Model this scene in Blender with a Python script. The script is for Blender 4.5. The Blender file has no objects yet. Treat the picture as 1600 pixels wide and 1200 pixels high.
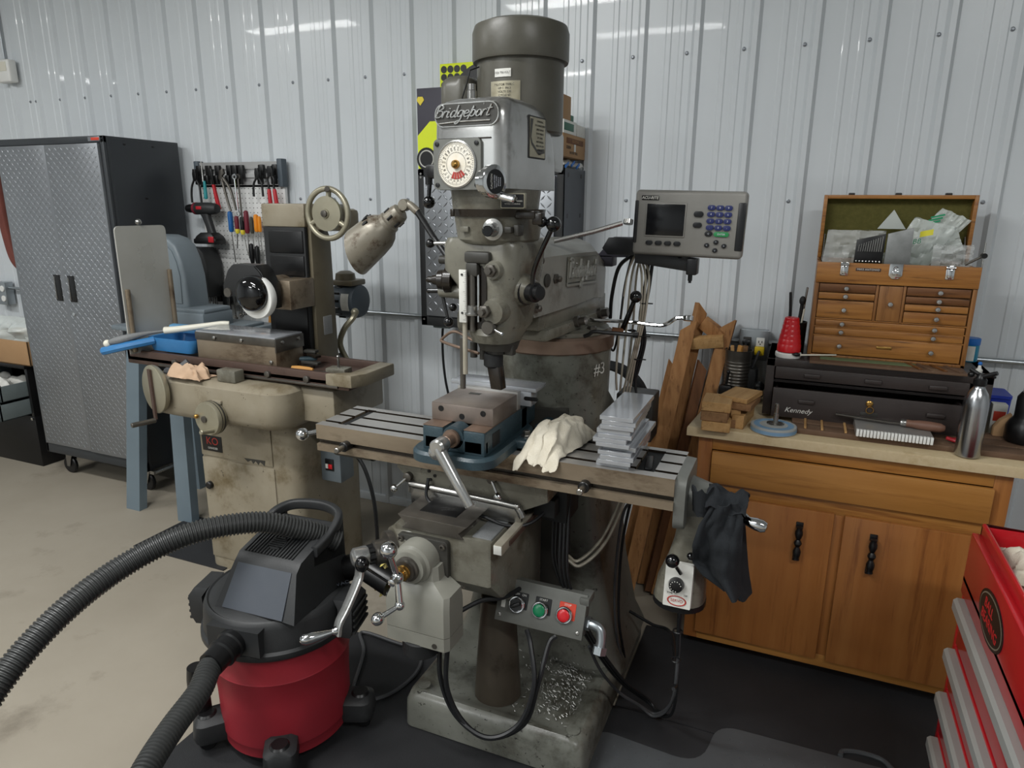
import bpy, bmesh, math, random
from math import sin, cos, pi, radians as rad
from mathutils import Vector as V, Matrix as MX, noise as NZ
C = bpy.context.scene.collection
SC = bpy.context.scene
random.seed(7)

# ---------------------------------------------------------------- camera, light, exposure
cam = bpy.data.cameras.new('camera'); camo = bpy.data.objects.new('camera', cam); C.objects.link(camo)
cam.sensor_fit = 'HORIZONTAL'; cam.sensor_width = 36; cam.lens = 24.125; cam.clip_start = .05
YAW, PIT, ROL = .39675, .25483, .008045
_f = V((-sin(YAW)*cos(PIT), cos(YAW)*cos(PIT), -sin(PIT))); _r0 = V((cos(YAW), sin(YAW), 0)); _u0 = _r0.cross(_f)
_r = _r0*cos(ROL) + _u0*sin(ROL); _u = _u0*cos(ROL) - _r0*sin(ROL)
camo.matrix_world = MX(((_r.x, _u.x, -_f.x, 0), (_r.y, _u.y, -_f.y, -3.16827), (_r.z, _u.z, -_f.z, 1.70), (0, 0, 0, 1)))
SC.camera = camo
SC.view_settings.view_transform = 'Standard'; SC.view_settings.look = 'None'
SC.view_settings.gamma = 1; SC.view_settings.use_curve_mapping = False
SC.view_settings.exposure = 0.0
w = bpy.data.worlds.new('world'); SC.world = w; w.use_nodes = True
w.node_tree.nodes['Background'].inputs[0].default_value = (.75, .82, .9, 1); w.node_tree.nodes['Background'].inputs[1].default_value = .15
LAMPS = [(-4.6, -2.6, 46), (-1.9, -2.7, 62), (1.3, -3.4, 48), (-3.25, -5.7, 84), (-1.5, -3.9, 34)]   # x, y, watts of the ceiling strip lights; the bench-corner one is added for fill
for lx, ly, lw in LAMPS:
    la = bpy.data.lights.new('strip_lamp', 'AREA'); la.shape = 'RECTANGLE'; la.size = 1.2; la.size_y = .22; la.energy = lw; la.color = (.99, 1.0, .99)
    lo = bpy.data.objects.new('strip_lamp', la); C.objects.link(lo); lo.location = (lx, ly, 3.30); lo['kind'] = 'structure'

# ---------------------------------------------------------------- helpers
def lin(h):
    if isinstance(h, tuple): return h + (1,) if len(h) == 3 else h
    h = h.lstrip('#'); c = [int(h[i:i+2], 16)/255 for i in (0, 2, 4)]
    return tuple(x/12.92 if x <= .04045 else ((x+.055)/1.055)**2.4 for x in c) + (1,)
MATS = {}
def M(name, col, rough=.5, metal=0., col2=None, var=.5, vs=6., bump=0., bs=80., spot=None, ss=9., st=.62, stretch=(1,1,1), rv=0., alpha=1., trans=0., coat=0., spot2=None, s2=30., t2=.66, ior=1.45, aniso=0):
    m = bpy.data.materials.new(name); m.use_nodes = True; MATS[name] = m
    n = m.node_tree.nodes; l = m.node_tree.links; b = n['Principled BSDF']
    b.inputs['Base Color'].default_value = lin(col); b.inputs['Roughness'].default_value = rough; b.inputs['Metallic'].default_value = metal
    b.inputs['Alpha'].default_value = alpha; b.inputs['Transmission Weight'].default_value = trans; b.inputs['Coat Weight'].default_value = coat; b.inputs['IOR'].default_value = ior
    if col2 or bump or spot or rv:
        tc = n.new('ShaderNodeTexCoord'); mp = n.new('ShaderNodeMapping'); mp.inputs['Scale'].default_value = stretch
        l.new(tc.outputs['Object'], mp.inputs[0])
        def noise(sc, det=5, ro=.6):
            x = n.new('ShaderNodeTexNoise'); x.inputs['Scale'].default_value = sc; x.inputs['Detail'].default_value = det; x.inputs['Roughness'].default_value = ro
            l.new(mp.outputs[0], x.inputs['Vector']); return x.outputs['Fac']
        def ramp(src, a, c):
            x = n.new('ShaderNodeMapRange'); x.inputs['From Min'].default_value = a; x.inputs['From Max'].default_value = c; l.new(src, x.inputs['Value']); return x.outputs[0]
        last = None
        def mix(fac, a, c):
            x = n.new('ShaderNodeMix'); x.data_type = 'RGBA'; l.new(fac, x.inputs['Factor'])
            if a is None: x.inputs['A'].default_value = lin(col)
            else: l.new(a, x.inputs['A'])
            x.inputs['B'].default_value = lin(c); return x.outputs['Result']
        if col2: last = mix(ramp(noise(vs), .5-var*.35, .5+var*.35), None, col2)
        if spot: last = mix(ramp(noise(ss, 8, .7), st-.03, st+.13), last, spot)
        if spot2: last = mix(ramp(noise(s2, 4, .7), t2, t2+.05), last, spot2)
        if last: l.new(last, b.inputs['Base Color'])
        if rv:
            x = n.new('ShaderNodeMapRange'); x.inputs['To Min'].default_value = max(0, rough-rv); x.inputs['To Max'].default_value = min(1, rough+rv)
            l.new(noise(vs*1.7), x.inputs['Value']); l.new(x.outputs[0], b.inputs['Roughness'])
        if bump:
            bp = n.new('ShaderNodeBump'); bp.inputs['Strength'].default_value = bump; bp.inputs['Distance'].default_value = .003
            l.new(noise(bs, 3), bp.inputs['Height']); l.new(bp.outputs[0], b.inputs['Normal'])
    return m
def wood(name, a, b_, c, axis='x', rough=.45, sc=1.):
    st = {'x': (1.2*sc, 22*sc, 22*sc), 'y': (22*sc, 1.2*sc, 22*sc), 'z': (22*sc, 22*sc, 1.2*sc)}[axis]
    return M(name, a, rough, 0, b_, .5, 1.7, .12, 12, c, 2.6, .565, st, .08, spot2=c, s2=1.1, t2=.64)

def rr(cx, cy, hx, hy, r, k=5):
    r = min(r, hx, hy); o = []
    for q, (sx, sy) in enumerate(((1, 1), (-1, 1), (-1, -1), (1, -1))):
        for i in range(k+1):
            a = pi/2*q + pi/2*i/k; o.append((cx+sx*(hx-r)+r*cos(a), cy+sy*(hy-r)+r*sin(a)))
    return o
def circ(cx, cy, r, k=24, ry=None): return [(cx+r*cos(2*pi*i/k), cy+(ry or r)*sin(2*pi*i/k)) for i in range(k)]
def smooth_path(pts, n=8):
    P = [V(p) for p in pts]; P = [P[0]*2-P[1]] + P + [P[-1]*2-P[-2]]; o = []
    for i in range(1, len(P)-2):
        for j in range(n):
            t = j/n; a, b, c, d = P[i-1], P[i], P[i+1], P[i+2]
            o.append(.5*((2*b)+(c-a)*t+(2*a-5*b+4*c-d)*t*t+(3*b-a-3*c+d)*t**3))
    o.append(P[-2]); return o
def resample(P, step):
    o = [P[0]]; acc = 0
    for a, b in zip(P, P[1:]):
        L = (b-a).length
        while L > 1e-9 and acc+L >= step:
            a = a+(b-a)*((step-acc)/L); o.append(a); L = (b-a).length; acc = 0
        acc += L
    return o
class G:
    def __init__(s): s.b = bmesh.new(); s.k = 0; s.mi = 0
    def _fin(s, nf):
        for f in s.b.faces[nf:] if False else []: pass
    def add(s, vs, fs):
        v = [s.b.verts.new(x) for x in vs]
        for f in fs:
            try: s.b.faces.new([v[i] for i in f]).material_index = s.mi
            except ValueError: pass
        return v
    def loft(s, secs, cap=True, close=True):
        n = len(secs[0]); vs = [p for q in secs for p in q]; fs = []
        for i in range(len(secs)-1):
            for j in range(n if close else n-1):
                k = (j+1) % n; fs.append((i*n+j, i*n+k, (i+1)*n+k, (i+1)*n+j))
        if cap: fs.append(tuple(range(n))[::-1]); fs.append(tuple(range((len(secs)-1)*n, len(secs)*n)))
        return s.add(vs, fs)
    def box(s, x0, x1, y0, y1, z0, z1, bev=0, seg=2, M4=None):
        t = bmesh.new(); P = [(x, y, z) for z in (z0, z1) for y in (y0, y1) for x in (x0, x1)]
        v = [t.verts.new(p) for p in P]
        for f in ((0, 2, 3, 1), (4, 5, 7, 6), (0, 1, 5, 4), (1, 3, 7, 5), (3, 2, 6, 7), (2, 0, 4, 6)): t.faces.new([v[i] for i in f])
        if bev: bmesh.ops.bevel(t, geom=t.edges[:], offset=min(bev, .49*min(abs(x1-x0), abs(y1-y0), abs(z1-z0))), segments=seg, profile=.5, affect='EDGES')
        return s.join(t, M4)
    def join(s, t, M4=None):
        if M4: bmesh.ops.transform(t, matrix=M4, verts=t.verts[:])
        t.verts.index_update(); r = s.add([v.co.copy() for v in t.verts], [[v.index for v in f.verts] for f in t.faces]); t.free(); return r
    def obox(s, c, size, rot=(0, 0, 0), bev=0, seg=2):
        from mathutils import Euler
        a, b, d = [x/2 for x in size]
        return s.box(-a, a, -b, b, -d, d, bev, seg, MX.Translation(c) @ Euler(rot).to_matrix().to_4x4())
    def prism(s, pts, ax, a, b, bev=0, seg=2, M4=None):
        t = bmesh.new()
        def p3(p, h): return {'x': (h, p[0], p[1]), 'y': (p[0], h, p[1]), 'z': (p[0], p[1], h)}[ax]
        A = [t.verts.new(p3(p, a)) for p in pts]; B = [t.verts.new(p3(p, b)) for p in pts]; n = len(pts)
        t.faces.new(A[::-1]); t.faces.new(B)
        for i in range(n): t.faces.new((A[i], A[(i+1) % n], B[(i+1) % n], B[i]))
        bmesh.ops.recalc_face_normals(t, faces=t.faces[:])
        if bev:
            E = [e for f in t.faces if len(f.verts) == n for e in f.edges] if n > 4 else t.edges[:]
            bmesh.ops.bevel(t, geom=list(set(E)), offset=bev, segments=seg, profile=.5, affect='EDGES')
        return s.join(t, M4)
    def frame(s, d):
        d = V(d).normalized(); a = V((0, 0, 1)) if abs(d.z) < .95 else V((1, 0, 0)); x = a.cross(d).normalized(); return x, d.cross(x), d
    def lathe(s, prof, p, d=(0, 0, 1), n=24, cap=True):
        x, y, z = s.frame(d); p = V(p)
        return s.loft([[p+z*h+(x*cos(2*pi*i/n)+y*sin(2*pi*i/n))*max(r, 1e-5) for i in range(n)] for r, h in prof], cap)
    def cyl(s, p, q, r, r2=None, n=20, bev=0):
        p, q = V(p), V(q); L = (q-p).length; r2 = r if r2 is None else r2
        pr = [(r, 0), (r2, L)] if not bev else [(r-bev, 0), (r, bev), (r2, L-bev), (r2-bev, L)]
        return s.lathe(pr, p, q-p, n)
    def ball(s, c, r, n=16, sc=(1, 1, 1)):
        c = V(c); m = n//2
        return s.loft([[c+V((sc[0]*r*sin(pi*(i+.02)/(m+.04))*cos(2*pi*j/n), sc[1]*r*sin(pi*(i+.02)/(m+.04))*sin(2*pi*j/n), -sc[2]*r*cos(pi*(i+.02)/(m+.04)))) for j in range(n)] for i in range(m+1)])
    def tube(s, P, r, n=8, rf=None):
        P = [V(p) for p in P]; x = None; secs = []
        for i, p in enumerate(P):
            d = (P[min(i+1, len(P)-1)]-P[max(i-1, 0)]).normalized()
            if x is None: x = s.frame(d)[0]
            x = (x-d*x.dot(d)).normalized(); y = d.cross(x); q = rf(i) if rf else r
            secs.append([p+(x*cos(2*pi*j/n)+y*sin(2*pi*j/n))*q for j in range(n)])
        return s.loft(secs)
    def torus(s, c, R, r, d=(0, 0, 1), n=32, m=8):
        x, y, z = s.frame(d); c = V(c); secs = []
        for i in range(n+1):
            a = 2*pi*i/n; e = x*cos(a)+y*sin(a); secs.append([c+e*(R+r*cos(2*pi*j/m))+z*(r*sin(2*pi*j/m)) for j in range(m)])
        return s.loft(secs, False)
    def grid(s, fn, nu, nv, thick=0):
        P = [[V(fn(i/nu, j/nv)) for i in range(nu+1)] for j in range(nv+1)]; W = nu+1
        fs = [(j*W+i, j*W+i+1, (j+1)*W+i+1, (j+1)*W+i) for j in range(nv) for i in range(nu)]
        if not thick: return s.add([p for r in P for p in r], fs)
        N = []
        for j in range(nv+1):
            for i in range(nu+1):
                a = P[j][min(i+1, nu)]-P[j][max(i-1, 0)]; b = P[min(j+1, nv)][i]-P[max(j-1, 0)][i]; N.append(a.cross(b).normalized())
        fl = [p for r in P for p in r]; k = len(fl); vs = fl+[p-q*thick for p, q in zip(fl, N)]
        F = fs+[tuple(x+k for x in f[::-1]) for f in fs]
        rim = [i for i in range(W)]+[j*W+nu for j in range(1, nv+1)]+[nv*W+i for i in range(nu-1, -1, -1)]+[j*W for j in range(nv-1, 0, -1)]
        F += [(a, a+k, b+k, b) for a, b in zip(rim, rim[1:]+rim[:1])]
        return s.add(vs, F)
    def xf(s, M4): bmesh.ops.transform(s.b, matrix=M4, verts=s.b.verts[:]); return s
    def mesh(s, name, mat, smooth=38, topmat=None):
        bmesh.ops.recalc_face_normals(s.b, faces=s.b.faces[:])
        me = bpy.data.meshes.new(name); s.b.to_mesh(me); s.b.free()
        for m in (mat if isinstance(mat, (list, tuple)) else [mat]): me.materials.append(MATS[m])
        if smooth:
            for p in me.polygons: p.use_smooth = True
            me.set_sharp_from_angle(angle=rad(smooth))
        return me
    def obj(s, name, mat, parent=None, smooth=38, fix=None):
        me = s.mesh(name, mat, smooth)
        if fix: fix(me)
        o = bpy.data.objects.new(name, me); C.objects.link(o)
        if parent:
            me.transform(world(parent).inverted()); o.parent = parent
        else:
            if len(me.vertices):
                xs = [v.co for v in me.vertices]; c = V(((min(v.x for v in xs)+max(v.x for v in xs))/2, (min(v.y for v in xs)+max(v.y for v in xs))/2, min(v.z for v in xs)))
                me.transform(MX.Translation(-c)); o.location = c
        return o
def world(o):
    m = o.matrix_basis.copy()
    while o.parent: o = o.parent; m = o.matrix_basis @ m
    return m
def thing(name, label, cat, loc=(0, 0, 0), rz=0, group=None):
    o = bpy.data.objects.new(name, None); C.objects.link(o); o.location = loc; o.rotation_euler = (0, 0, rz); o.empty_display_size = .1
    return tag(o, label, cat, group)
def tag(o, label, cat, group=None):
    o['label'] = label; o['category'] = cat
    if group: o['group'] = group
    return o
def struct(o): o['kind'] = 'structure'; return o
def stuff(o): o['kind'] = 'stuff'; return o
def copy(o, loc=None, rot=None, label=None):
    c = o.copy(); C.objects.link(c)
    if loc is not None: c.location = loc
    if rot is not None: c.rotation_euler = rot
    if label: c['label'] = label
    for ch in o.children:
        d = copy(ch); d.parent = c
    return c
def dup(o, M4, name=None):                       # another child beside o: same mesh, moved by M4 (in its parent's space)
    c = o.copy(); C.objects.link(c); c.matrix_basis = M4 @ o.matrix_basis; return c
def text(name, s, mat, parent, M4, size, ext=.0004, shear=0, align='CENTER', spacing=1., label=None, bev=0, offs=0):
    cu = bpy.data.curves.new(name, 'FONT'); cu.body = s; cu.size = size; cu.extrude = ext; cu.shear = shear; cu.align_x = align; cu.align_y = 'CENTER'; cu.space_character = spacing; cu.bevel_depth = bev; cu.offset = offs; cu.resolution_u = 3
    t = bpy.data.objects.new(name, cu); C.objects.link(t)
    me = bpy.data.meshes.new_from_object(t.evaluated_get(bpy.context.evaluated_depsgraph_get())); bpy.data.objects.remove(t); bpy.data.curves.remove(cu)
    me.materials.clear(); me.materials.append(MATS[mat]); me.transform(M4); me.transform(world(parent).inverted()) if parent else None
    o = bpy.data.objects.new(name, me); C.objects.link(o)
    if parent: o.parent = parent
    if label: o['label'] = label
    return o
def face(p, right, up):                          # matrix that lays text on a face at p, given its right and up directions
    r = V(right).normalized(); u = V(up).normalized(); u = (u-r*u.dot(r)).normalized(); n = r.cross(u)
    return MX(((r.x, u.x, n.x, p[0]), (r.y, u.y, n.y, p[1]), (r.z, u.z, n.z, p[2]), (0, 0, 0, 1)))

SCRIPT = {'B': (.50, [[(.05, 0), (.12, .95)], [(0, .86), (.15, .98), (.36, .93), (.38, .72), (.14, .54)], [(.14, .54), (.42, .48), (.44, .18), (.28, .02), (.0, .03)]]), 'r': (.30, [[(0, 0), (.06, .5)], [(.05, .32), (.15, .5), (.27, .44)]]), 'i': (.19, [[(.02, .5), (.0, .1), (.06, 0), (.14, .06)], [(.03, .70), (.04, .74)]]), 'd': (.45, [[(.30, .45), (.18, .5), (.04, .3), (.06, .05), (.2, 0), (.33, .2)], [(.40, .95), (.33, .1), (.38, 0), (.45, .06)]]), 'g': (.42, [[(.32, .45), (.18, .5), (.04, .3), (.06, .05), (.2, .02), (.33, .2)], [(.36, .5), (.28, -.25), (.12, -.55), (0, -.48), (.08, -.34), (.26, -.28)]]), 'e': (.36, [[(.04, .22), (.28, .3), (.27, .46), (.13, .48), (.03, .25), (.08, .02), (.22, 0), (.34, .1)]]), 'p': (.40, [[(.16, .82), (-.02, -.22)], [(.07, .3), (.2, .5), (.34, .4), (.32, .1), (.18, 0), (.05, .08)]]), 'o': (.38, [[(.2, .5), (.05, .35), (.06, .08), (.18, 0), (.32, .15), (.3, .42), (.2, .5)]]), 't': (.28, [[(.15, .88), (.05, .12), (.1, 0), (.24, .06)], [(-.02, .55), (.30, .60)]])}
def script_text(name, s, mat, parent, M4, em, r, shear=.25):            # brush-script lettering cast as raised strokes
    W_ = sum(SCRIPT[ch][0] for ch in s)*em; x = -W_/2; g = G()
    for ch in s:
        w_, st = SCRIPT[ch]
        for pl in st:
            P_ = smooth_path([(x+(px+shear*(py-.3))*em, py*em-.35*em, 0) for px, py in pl], 5) if len(pl) > 2 else [V((x+(px+shear*(py-.3))*em, py*em-.35*em, 0)) for px, py in pl]
            g.tube(P_, r, 6)
        x += w_*em
    g.xf(M4); return g.obj(name, mat, parent)
# ---------------------------------------------------------------- materials
M('wall_white', '#d3d8db', .30, 0, '#c9ced2', .9, 1.2, coat=.15)
M('screw', '#8d9196', .4, .6)
M('concrete', '#9c9486', .60, 0, '#8b8375', .9, 1.3, .12, 40, '#7a7265', 2.3, .60, rv=.12, spot2='#5a5248', s2=6, t2=.72)
M('ceiling', '#c9cdd0', .6)
M('galv', '#b3b8bb', .32, .9, '#9ba1a5', .8, 9)
M('rubber_mat', '#202123', .6, 0, '#29292b', .8, 5, .25, 220, '#47484a', 60, .73)
M('chair_mat', '#4b4d4f', .42, 0, '#434547', .7, 4, .15, 90)
M('cast_grey', '#7c7a6f', .29, 0, '#58554b', .7, 7, .15, 60, '#463f32', 4.5, .54, rv=.1, spot2='#2f2b24', s2=55, t2=.66)
M('screw_brown', '#5f574c', .4, .3, '#4a4339', .8, 7, 0, 60, '#33291f', 6, .6)
M('cast_green', '#797a72', .32, 0, '#595a52', .7, 5, .2, 50, '#3c382f', 5, .54, rv=.12, spot2='#282622', s2=48, t2=.625)
M('ram_grey', '#93928b', .34, 0, '#77766f', .7, 6, .12, 60, '#57524a', 4, .57, rv=.08)
M('dark_cast', '#3c3b37', .45, 0, '#2c2a26', .8, 8, .15, 60)
M('motor_grey', '#54524a', .38, 0, '#45433b', .8, 9, .1, 90, '#6b675c', 14, .68)
M('alloy', '#bcbcba', .22, .75, '#9b9b99', .7, 6, .05, 90, '#73716a', 5, .57, rv=.1)
M('chrome', '#d6d7d8', .10, 1)
M('steel', '#a9a8a5', .28, .95, '#8f8d89', .7, 12, rv=.08)
M('dark_steel', '#6d6963', .34, .7, '#504c47', .8, 10)
M('ground_steel', '#b3b1ae', .34, .55, '#96938f', .8, 5, .03, 200, '#746e65', 6, .66, rv=.1)
M('jaw_steel', '#8b8078', .36, .45, '#645952', .8, 9, .05, 80, '#463c35', 7, .58)
M('gearbox_grey', '#86857c', .36, 0, '#7a7970', .7, 9, .05, 80)
M('table_side', '#918471', .38, .4, '#6d5f4f', .6, 6, .1, 60, '#4f3f30', 9, .54, (.4, 1, 1), .1)
M('rust_brown', '#5d4a42', .5, .3, '#4a3a33', .9, 6, .12, 70, '#352c28', 8, .62)
M('black', '#121213', .35)
M('black_matte', '#191a1b', .65, bump=.08, bs=160)
M('black_gloss', '#08080a', .08, coat=.4)
M('brown_black', '#15120f', .25, 0, '#2a231c', .8, 8)
M('brass', '#b08a4c', .25, .9)
M('copper_brown', '#8a7668', .38, .6, '#6c584a', .9, 8)
M('white_paint', '#e4e4e0', .45)
M('dial_white', '#e9e6de', .4, 0, '#d9d0bb', .8, 30)
M('label_white', '#d9d8d2', .5, 0, '#c4c3bc', .8, 40)
M('ink', '#222222', .6)
M('ink_red', '#a3342c', .5)
M('vise_blue', '#36474f', .38, 0, '#2b3a40', .9, 12, .3, 160, '#55534c', 7, .67, rv=.1)
M('plate_grey', '#a3a6aa', .16, .3, '#999ca1', .6, 7, coat=.3)
M('rag_white', '#ddd6c6', .9, 0, '#cfc6b2', .8, 30, .5, 260)
M('cloth_black', '#13161a', .9, 0, '#1a1e22', .8, 20, .4, 320)
M('box_grey', '#6f706c', .45, .2, '#646560', .7, 20)
M('btn_green', '#0e7a4f', .3); M('btn_red', '#c81f27', .28); M('lbl_red', '#c9402c', .5)
M('lens_red', '#a51c22', .3)
M('dro_grey', '#8f8d88', .4, .2, '#86847f', .6, 12)
M('dro_dark', '#1a1b1e', .35); M('screen', '#16171a', .18); M('key_blue', '#272f63', .4); M('key_green', '#2c8a50', .4)
M('key_text', '#cfd3dc', .5)
M('cable_black', '#17181a', .45); M('cable_white', '#b9b2a4', .35, .3, '#96907f', .8, 20); M('cable_grey', '#4a4b4d', .5)
M('grind_paint', '#948c7b', .38, 0, '#7a705c', .7, 4, .12, 50, '#5f5239', 4, .54, rv=.1, spot2='#3d3427', s2=34, t2=.67)
M('grind_dark', '#6f6856', .42, .1, '#5e5544', .9, 6, .12, 50, '#4b3f2e', 4, .58)
M('grind_top', '#98999a', .40, .3, '#7f7f7d', .9, 6, .1, 60, '#5d5548', 5, .6)
M('dial_alu', '#a5a08e', .38, .5, '#8a846f', .9, 7, 0, 60, '#57503f', 9, .64)
M('shade_paint', '#898478', .36, .25, '#766f62', .8, 9, .1, 90, '#4a3a2c', 26, .54)
M('sheet_steel', '#b5b4ae', .3, .2, '#a19f97', .9, 4, 0, 60, '#a39d8c', 6, .66, rv=.12)
M('blue_grey', '#6f797f', .42, 0, '#666f75', .7, 4, .06, 120)
M('leg_blue', '#6d7b84', .4, 0, '#64727b', .7, 3)
M('dust_blue', '#2f6ea5', .4, 0, '#3f7fb5', .7, 8); M('white_plastic', '#dcd8c9', .4); M('light_blue', '#5f96bd', .5)
M('kraft', '#c2a68d', .85, 0, '#b29478', .8, 14, .3, 90)
M('cardboard', '#a88763', .8, 0, '#9c7a56', .8, 6, .1, 80)
M('tread_silver', '#94979b', .36, .7, '#878a8e', .6, 3)
M('cab_frame', '#3b3e41', .42, .2, '#34373a', .6, 5)
M('cab_side', '#33363a', .38, .1, '#2c2f32', .8, 2)
M('wcab_side', '#4d5157', .4, .2, '#454950', .6, 3)
M('peg_white', '#d4d4d2', .5); M('peg_rail', '#c9c9c9', .35, .5); M('rail_grey', '#4d565e', .5)
M('plastic_red', '#b0232c', .38); M('grip_red', '#b3222c', .45); M('grip_teal', '#2b8f94', .45); M('grip_blue', '#1f5c9a', .35); M('grip_orange', '#e08a1c', .4); M('grip_maroon', '#6d2330', .35); M('grip_olive', '#3c3d35', .45); M('grip_yellow', '#d8c43a', .4)
M('vac_black', '#242526', .5, 0, '#2c2d2e', .8, 7, .15, 160, '#414242', 9, .66)
M('vac_blue', '#3f444c', .35, 0, '#4a4e55', .8, 6)
M('vac_red', '#9c2530', .48, 0, '#8a2530', .8, 5, .1, 90, '#a84a4e', 6, .68)
M('hose_black', '#2c2d2d', .42, 0, '#363736', .7, 7)
wood('oak', '#a67238', '#875626', '#5e3a1a', 'x', .35, 1.6); wood('oak_v', '#96683a', '#7d5129', '#573519', 'z', .38, 1.6); wood('oak_d', '#7a4e27', '#603b1d', '#432810', 'x', .42, 1.6)
wood('cab_wood', '#a06a38', '#905a2c', '#744522', 'z', .35, .5); wood('cab_wood_x', '#ad7a3f', '#9d6b33', '#835428', 'x', .35, .5)
wood('plank', '#a87a4c', '#8f6238', '#6b4526', 'z', .7); wood('plank_dark', '#744c2e', '#5f3c22', '#452a16', 'z', .7)
wood('block', '#c09a68', '#a9814f', '#8a653c', 'y', .7); wood('block_dark', '#94704c', '#7d5b3b', '#5d4229', 'y', .75)
M('laminate', '#c6b492', .45, 0, '#b8a480', .9, 60, 0, 60, '#a8926b', 8, .62)
M('kennedy', '#3a3331', .42, 0, '#332c2a', .7, 8, .12, 200, '#6e6661', 40, .77)
M('felt', '#5f5a2c', .95, 0, '#4b481f', .9, 60, .3, 300)
M('felt_green', '#6b7a57', .95, 0, '#5d6b4b', .9, 60)
M('bag', '#eef0ef', .12, alpha=.30, bump=.9, bs=26); M('bag2', '#e4eae6', .16, alpha=.48, bump=.8, bs=30); M('bag_green', '#1d8f63', .5); M('bag_yellow', '#d7cf3a', .5)
M('index_grey', '#8f9190', .4, .5, '#7b7d7c', .8, 40)
M('cup_red', '#c4161f', .3); M('cup_white', '#e9e7e2', .5)
M('alu_bottle', '#b5b6b8', .24, 1, '#a6a7a9', .5, 5, 0, 60, None, 9, .6, (60, 60, 1))
M('data_tin', '#aaa48f', .35, .5, '#8f8873', .8, 30); M('jar_teal', '#1c7f9e', .35); M('jar_blue', '#1f68b8', .4)
M('wheel_blue', '#7d9cb5', .6, 0, '#6d90b0', .8, 20); M('wheel_grey', '#a7a9a6', .6, 0, '#999b98', .8, 60)
M('file_wood', '#7c5a4a', .5, 0, '#684a3c', .8, 12)
M('scrap_wood', '#6d5443', .75, 0, '#58422f', .9, 12, .2, 60, '#8b755c', 9, .62)
M('chest_red', '#b4141f', .28, 0, '#a3121c', .5, 3, coat=.3); M('chest_red_in', '#7c1820', .45); M('pull_grey', '#a9aaa6', .4, .3)
M('neon', '#d3e021', .5); M('case_dark', '#3a3842', .5); M('box_green', '#3d6a58', .6); M('box_white', '#dcdcd6', .6)
M('strap_brown', '#7a4136', .6, 0, '#64342b', .7, 6); M('drawer_grey', '#7a8485', .4, .3, '#6f797a', .6, 6)
M('tip_yellow', '#d9c95a', .8, 0, '#c7b98a', .8, 20); M('gold_wood', '#b98543', .6); M('plug_yellow', '#e0c01d', .5)
M('jug_blue', '#2036a0', .4); M('grey_sand', '#6d6f70', .5, 0, '#7b7d7e', .9, 90, .5, 300)
M('oil_green', '#5b5a26', .4); M('chip', '#a3a39f', .42, .7)
M('lamp_white', '#ffffff', .5)
_e = MATS['lamp_white'].node_tree.nodes['Principled BSDF']; _e.inputs['Emission Color'].default_value = (.93, .97, 1, 1); _e.inputs['Emission Strength'].default_value = 3
# woven felt / sandblasted colours above; the leather-free scene needs no image textures

# ---------------------------------------------------------------- the room
P = .2286; X0 = -4.66                              # rib pitch of the wall panels and the first screw
RX0, RX1, RY0, RY1, RH = -7.2, 3.4, -6.6, .03, 3.36
g = G(); g.box(RX0, RX1, RY0, .16, -.2, 0); floor = struct(g.obj('floor', 'concrete'))
g = G(); g.box(RX0, RX1, .03, .16, 0, RH); wall = struct(g.obj('wall_back', 'wall_white'))
g = G(); g.box(RX0-.1, RX0, RY0, .16, 0, RH); struct(g.obj('wall_left', 'wall_white'))
g = G(); g.box(RX1, RX1+.1, RY0, .16, 0, RH); struct(g.obj('wall_right', 'wall_white'))
g = G(); g.box(RX0, RX1, RY0-.1, RY0, 0, RH); struct(g.obj('wall_front', 'wall_white'))
g = G(); g.box(RX0-.1, RX1+.1, RY0-.1, .16, RH, RH+.1); struct(g.obj('ceiling', 'ceiling'))
def rib_profile(n):                               # x across one panel of n pitches, y out of the wall
    p = []
    for i in range(n):
        a = i*P
        for dx, dy in ((0, 0), (.062, 0), (.067, -.003), (.085, -.003), (.09, 0), (.118, 0), (.123, -.003), (.141, -.003), (.146, 0), (.172, 0), (.185, -.019), (.2045, -.019), (.2175, 0)):
            if dx < .2286: p.append((a+dx, dy))
    p.append((n*P, 0)); return p
pn = None; k = 0
for i in range(-3, 9):
    x = X0 + (i*4)*P - .156
    if x > RX1-.3 or x < RX0-.2: continue
    if pn is None:
        pr = rib_profile(4); g = G()
        vs = [(a, b, z) for z in (.012, RH-.02) for a, b in pr]; n = len(pr)
        g.add(vs+[(a, .004 if .1 else b, z) for z in (.012, RH-.02) for a, b in pr], [(j, j+1, n+j+1, n+j) for j in range(n-1)]+[(0, n, 3*n, 2*n), (n-1, 3*n-1, 4*n-1, 2*n-1)])
        me = g.mesh('wall_panel', 'wall_white', 20)
    o = bpy.data.objects.new('wall_panel', me); C.objects.link(o); o.parent = wall; o.matrix_basis = world(wall).inverted() @ MX.Translation((x, 0, 0))
g = G(); g.lathe([(.0085, 0), (.0085, .002), (.0055, .003), (.0052, .007), (.004, .008)], (0, 0, 0), (0, -1, 0), 8); sme = g.mesh('screw', 'screw')
def screw(x, z):
    o = bpy.data.objects.new('screw', sme); C.objects.link(o); o.parent = wall; o.matrix_basis = world(wall).inverted() @ MX.Translation((x, 0, z))
for i in range(0, 30): screw(X0+i*P, 1.70+.6216)
screw(X0-.055, 2.3216)
for i in range(0, 30):
    if i % 2 == 0 or i > 4: screw(X0+i*P+.0, 1.70+.0254)
g = G(); g.box(RX0, RX1, -.016, .03, 0, .045, .004); struct(g.obj('baseboard_back', 'wall_white'))
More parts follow.
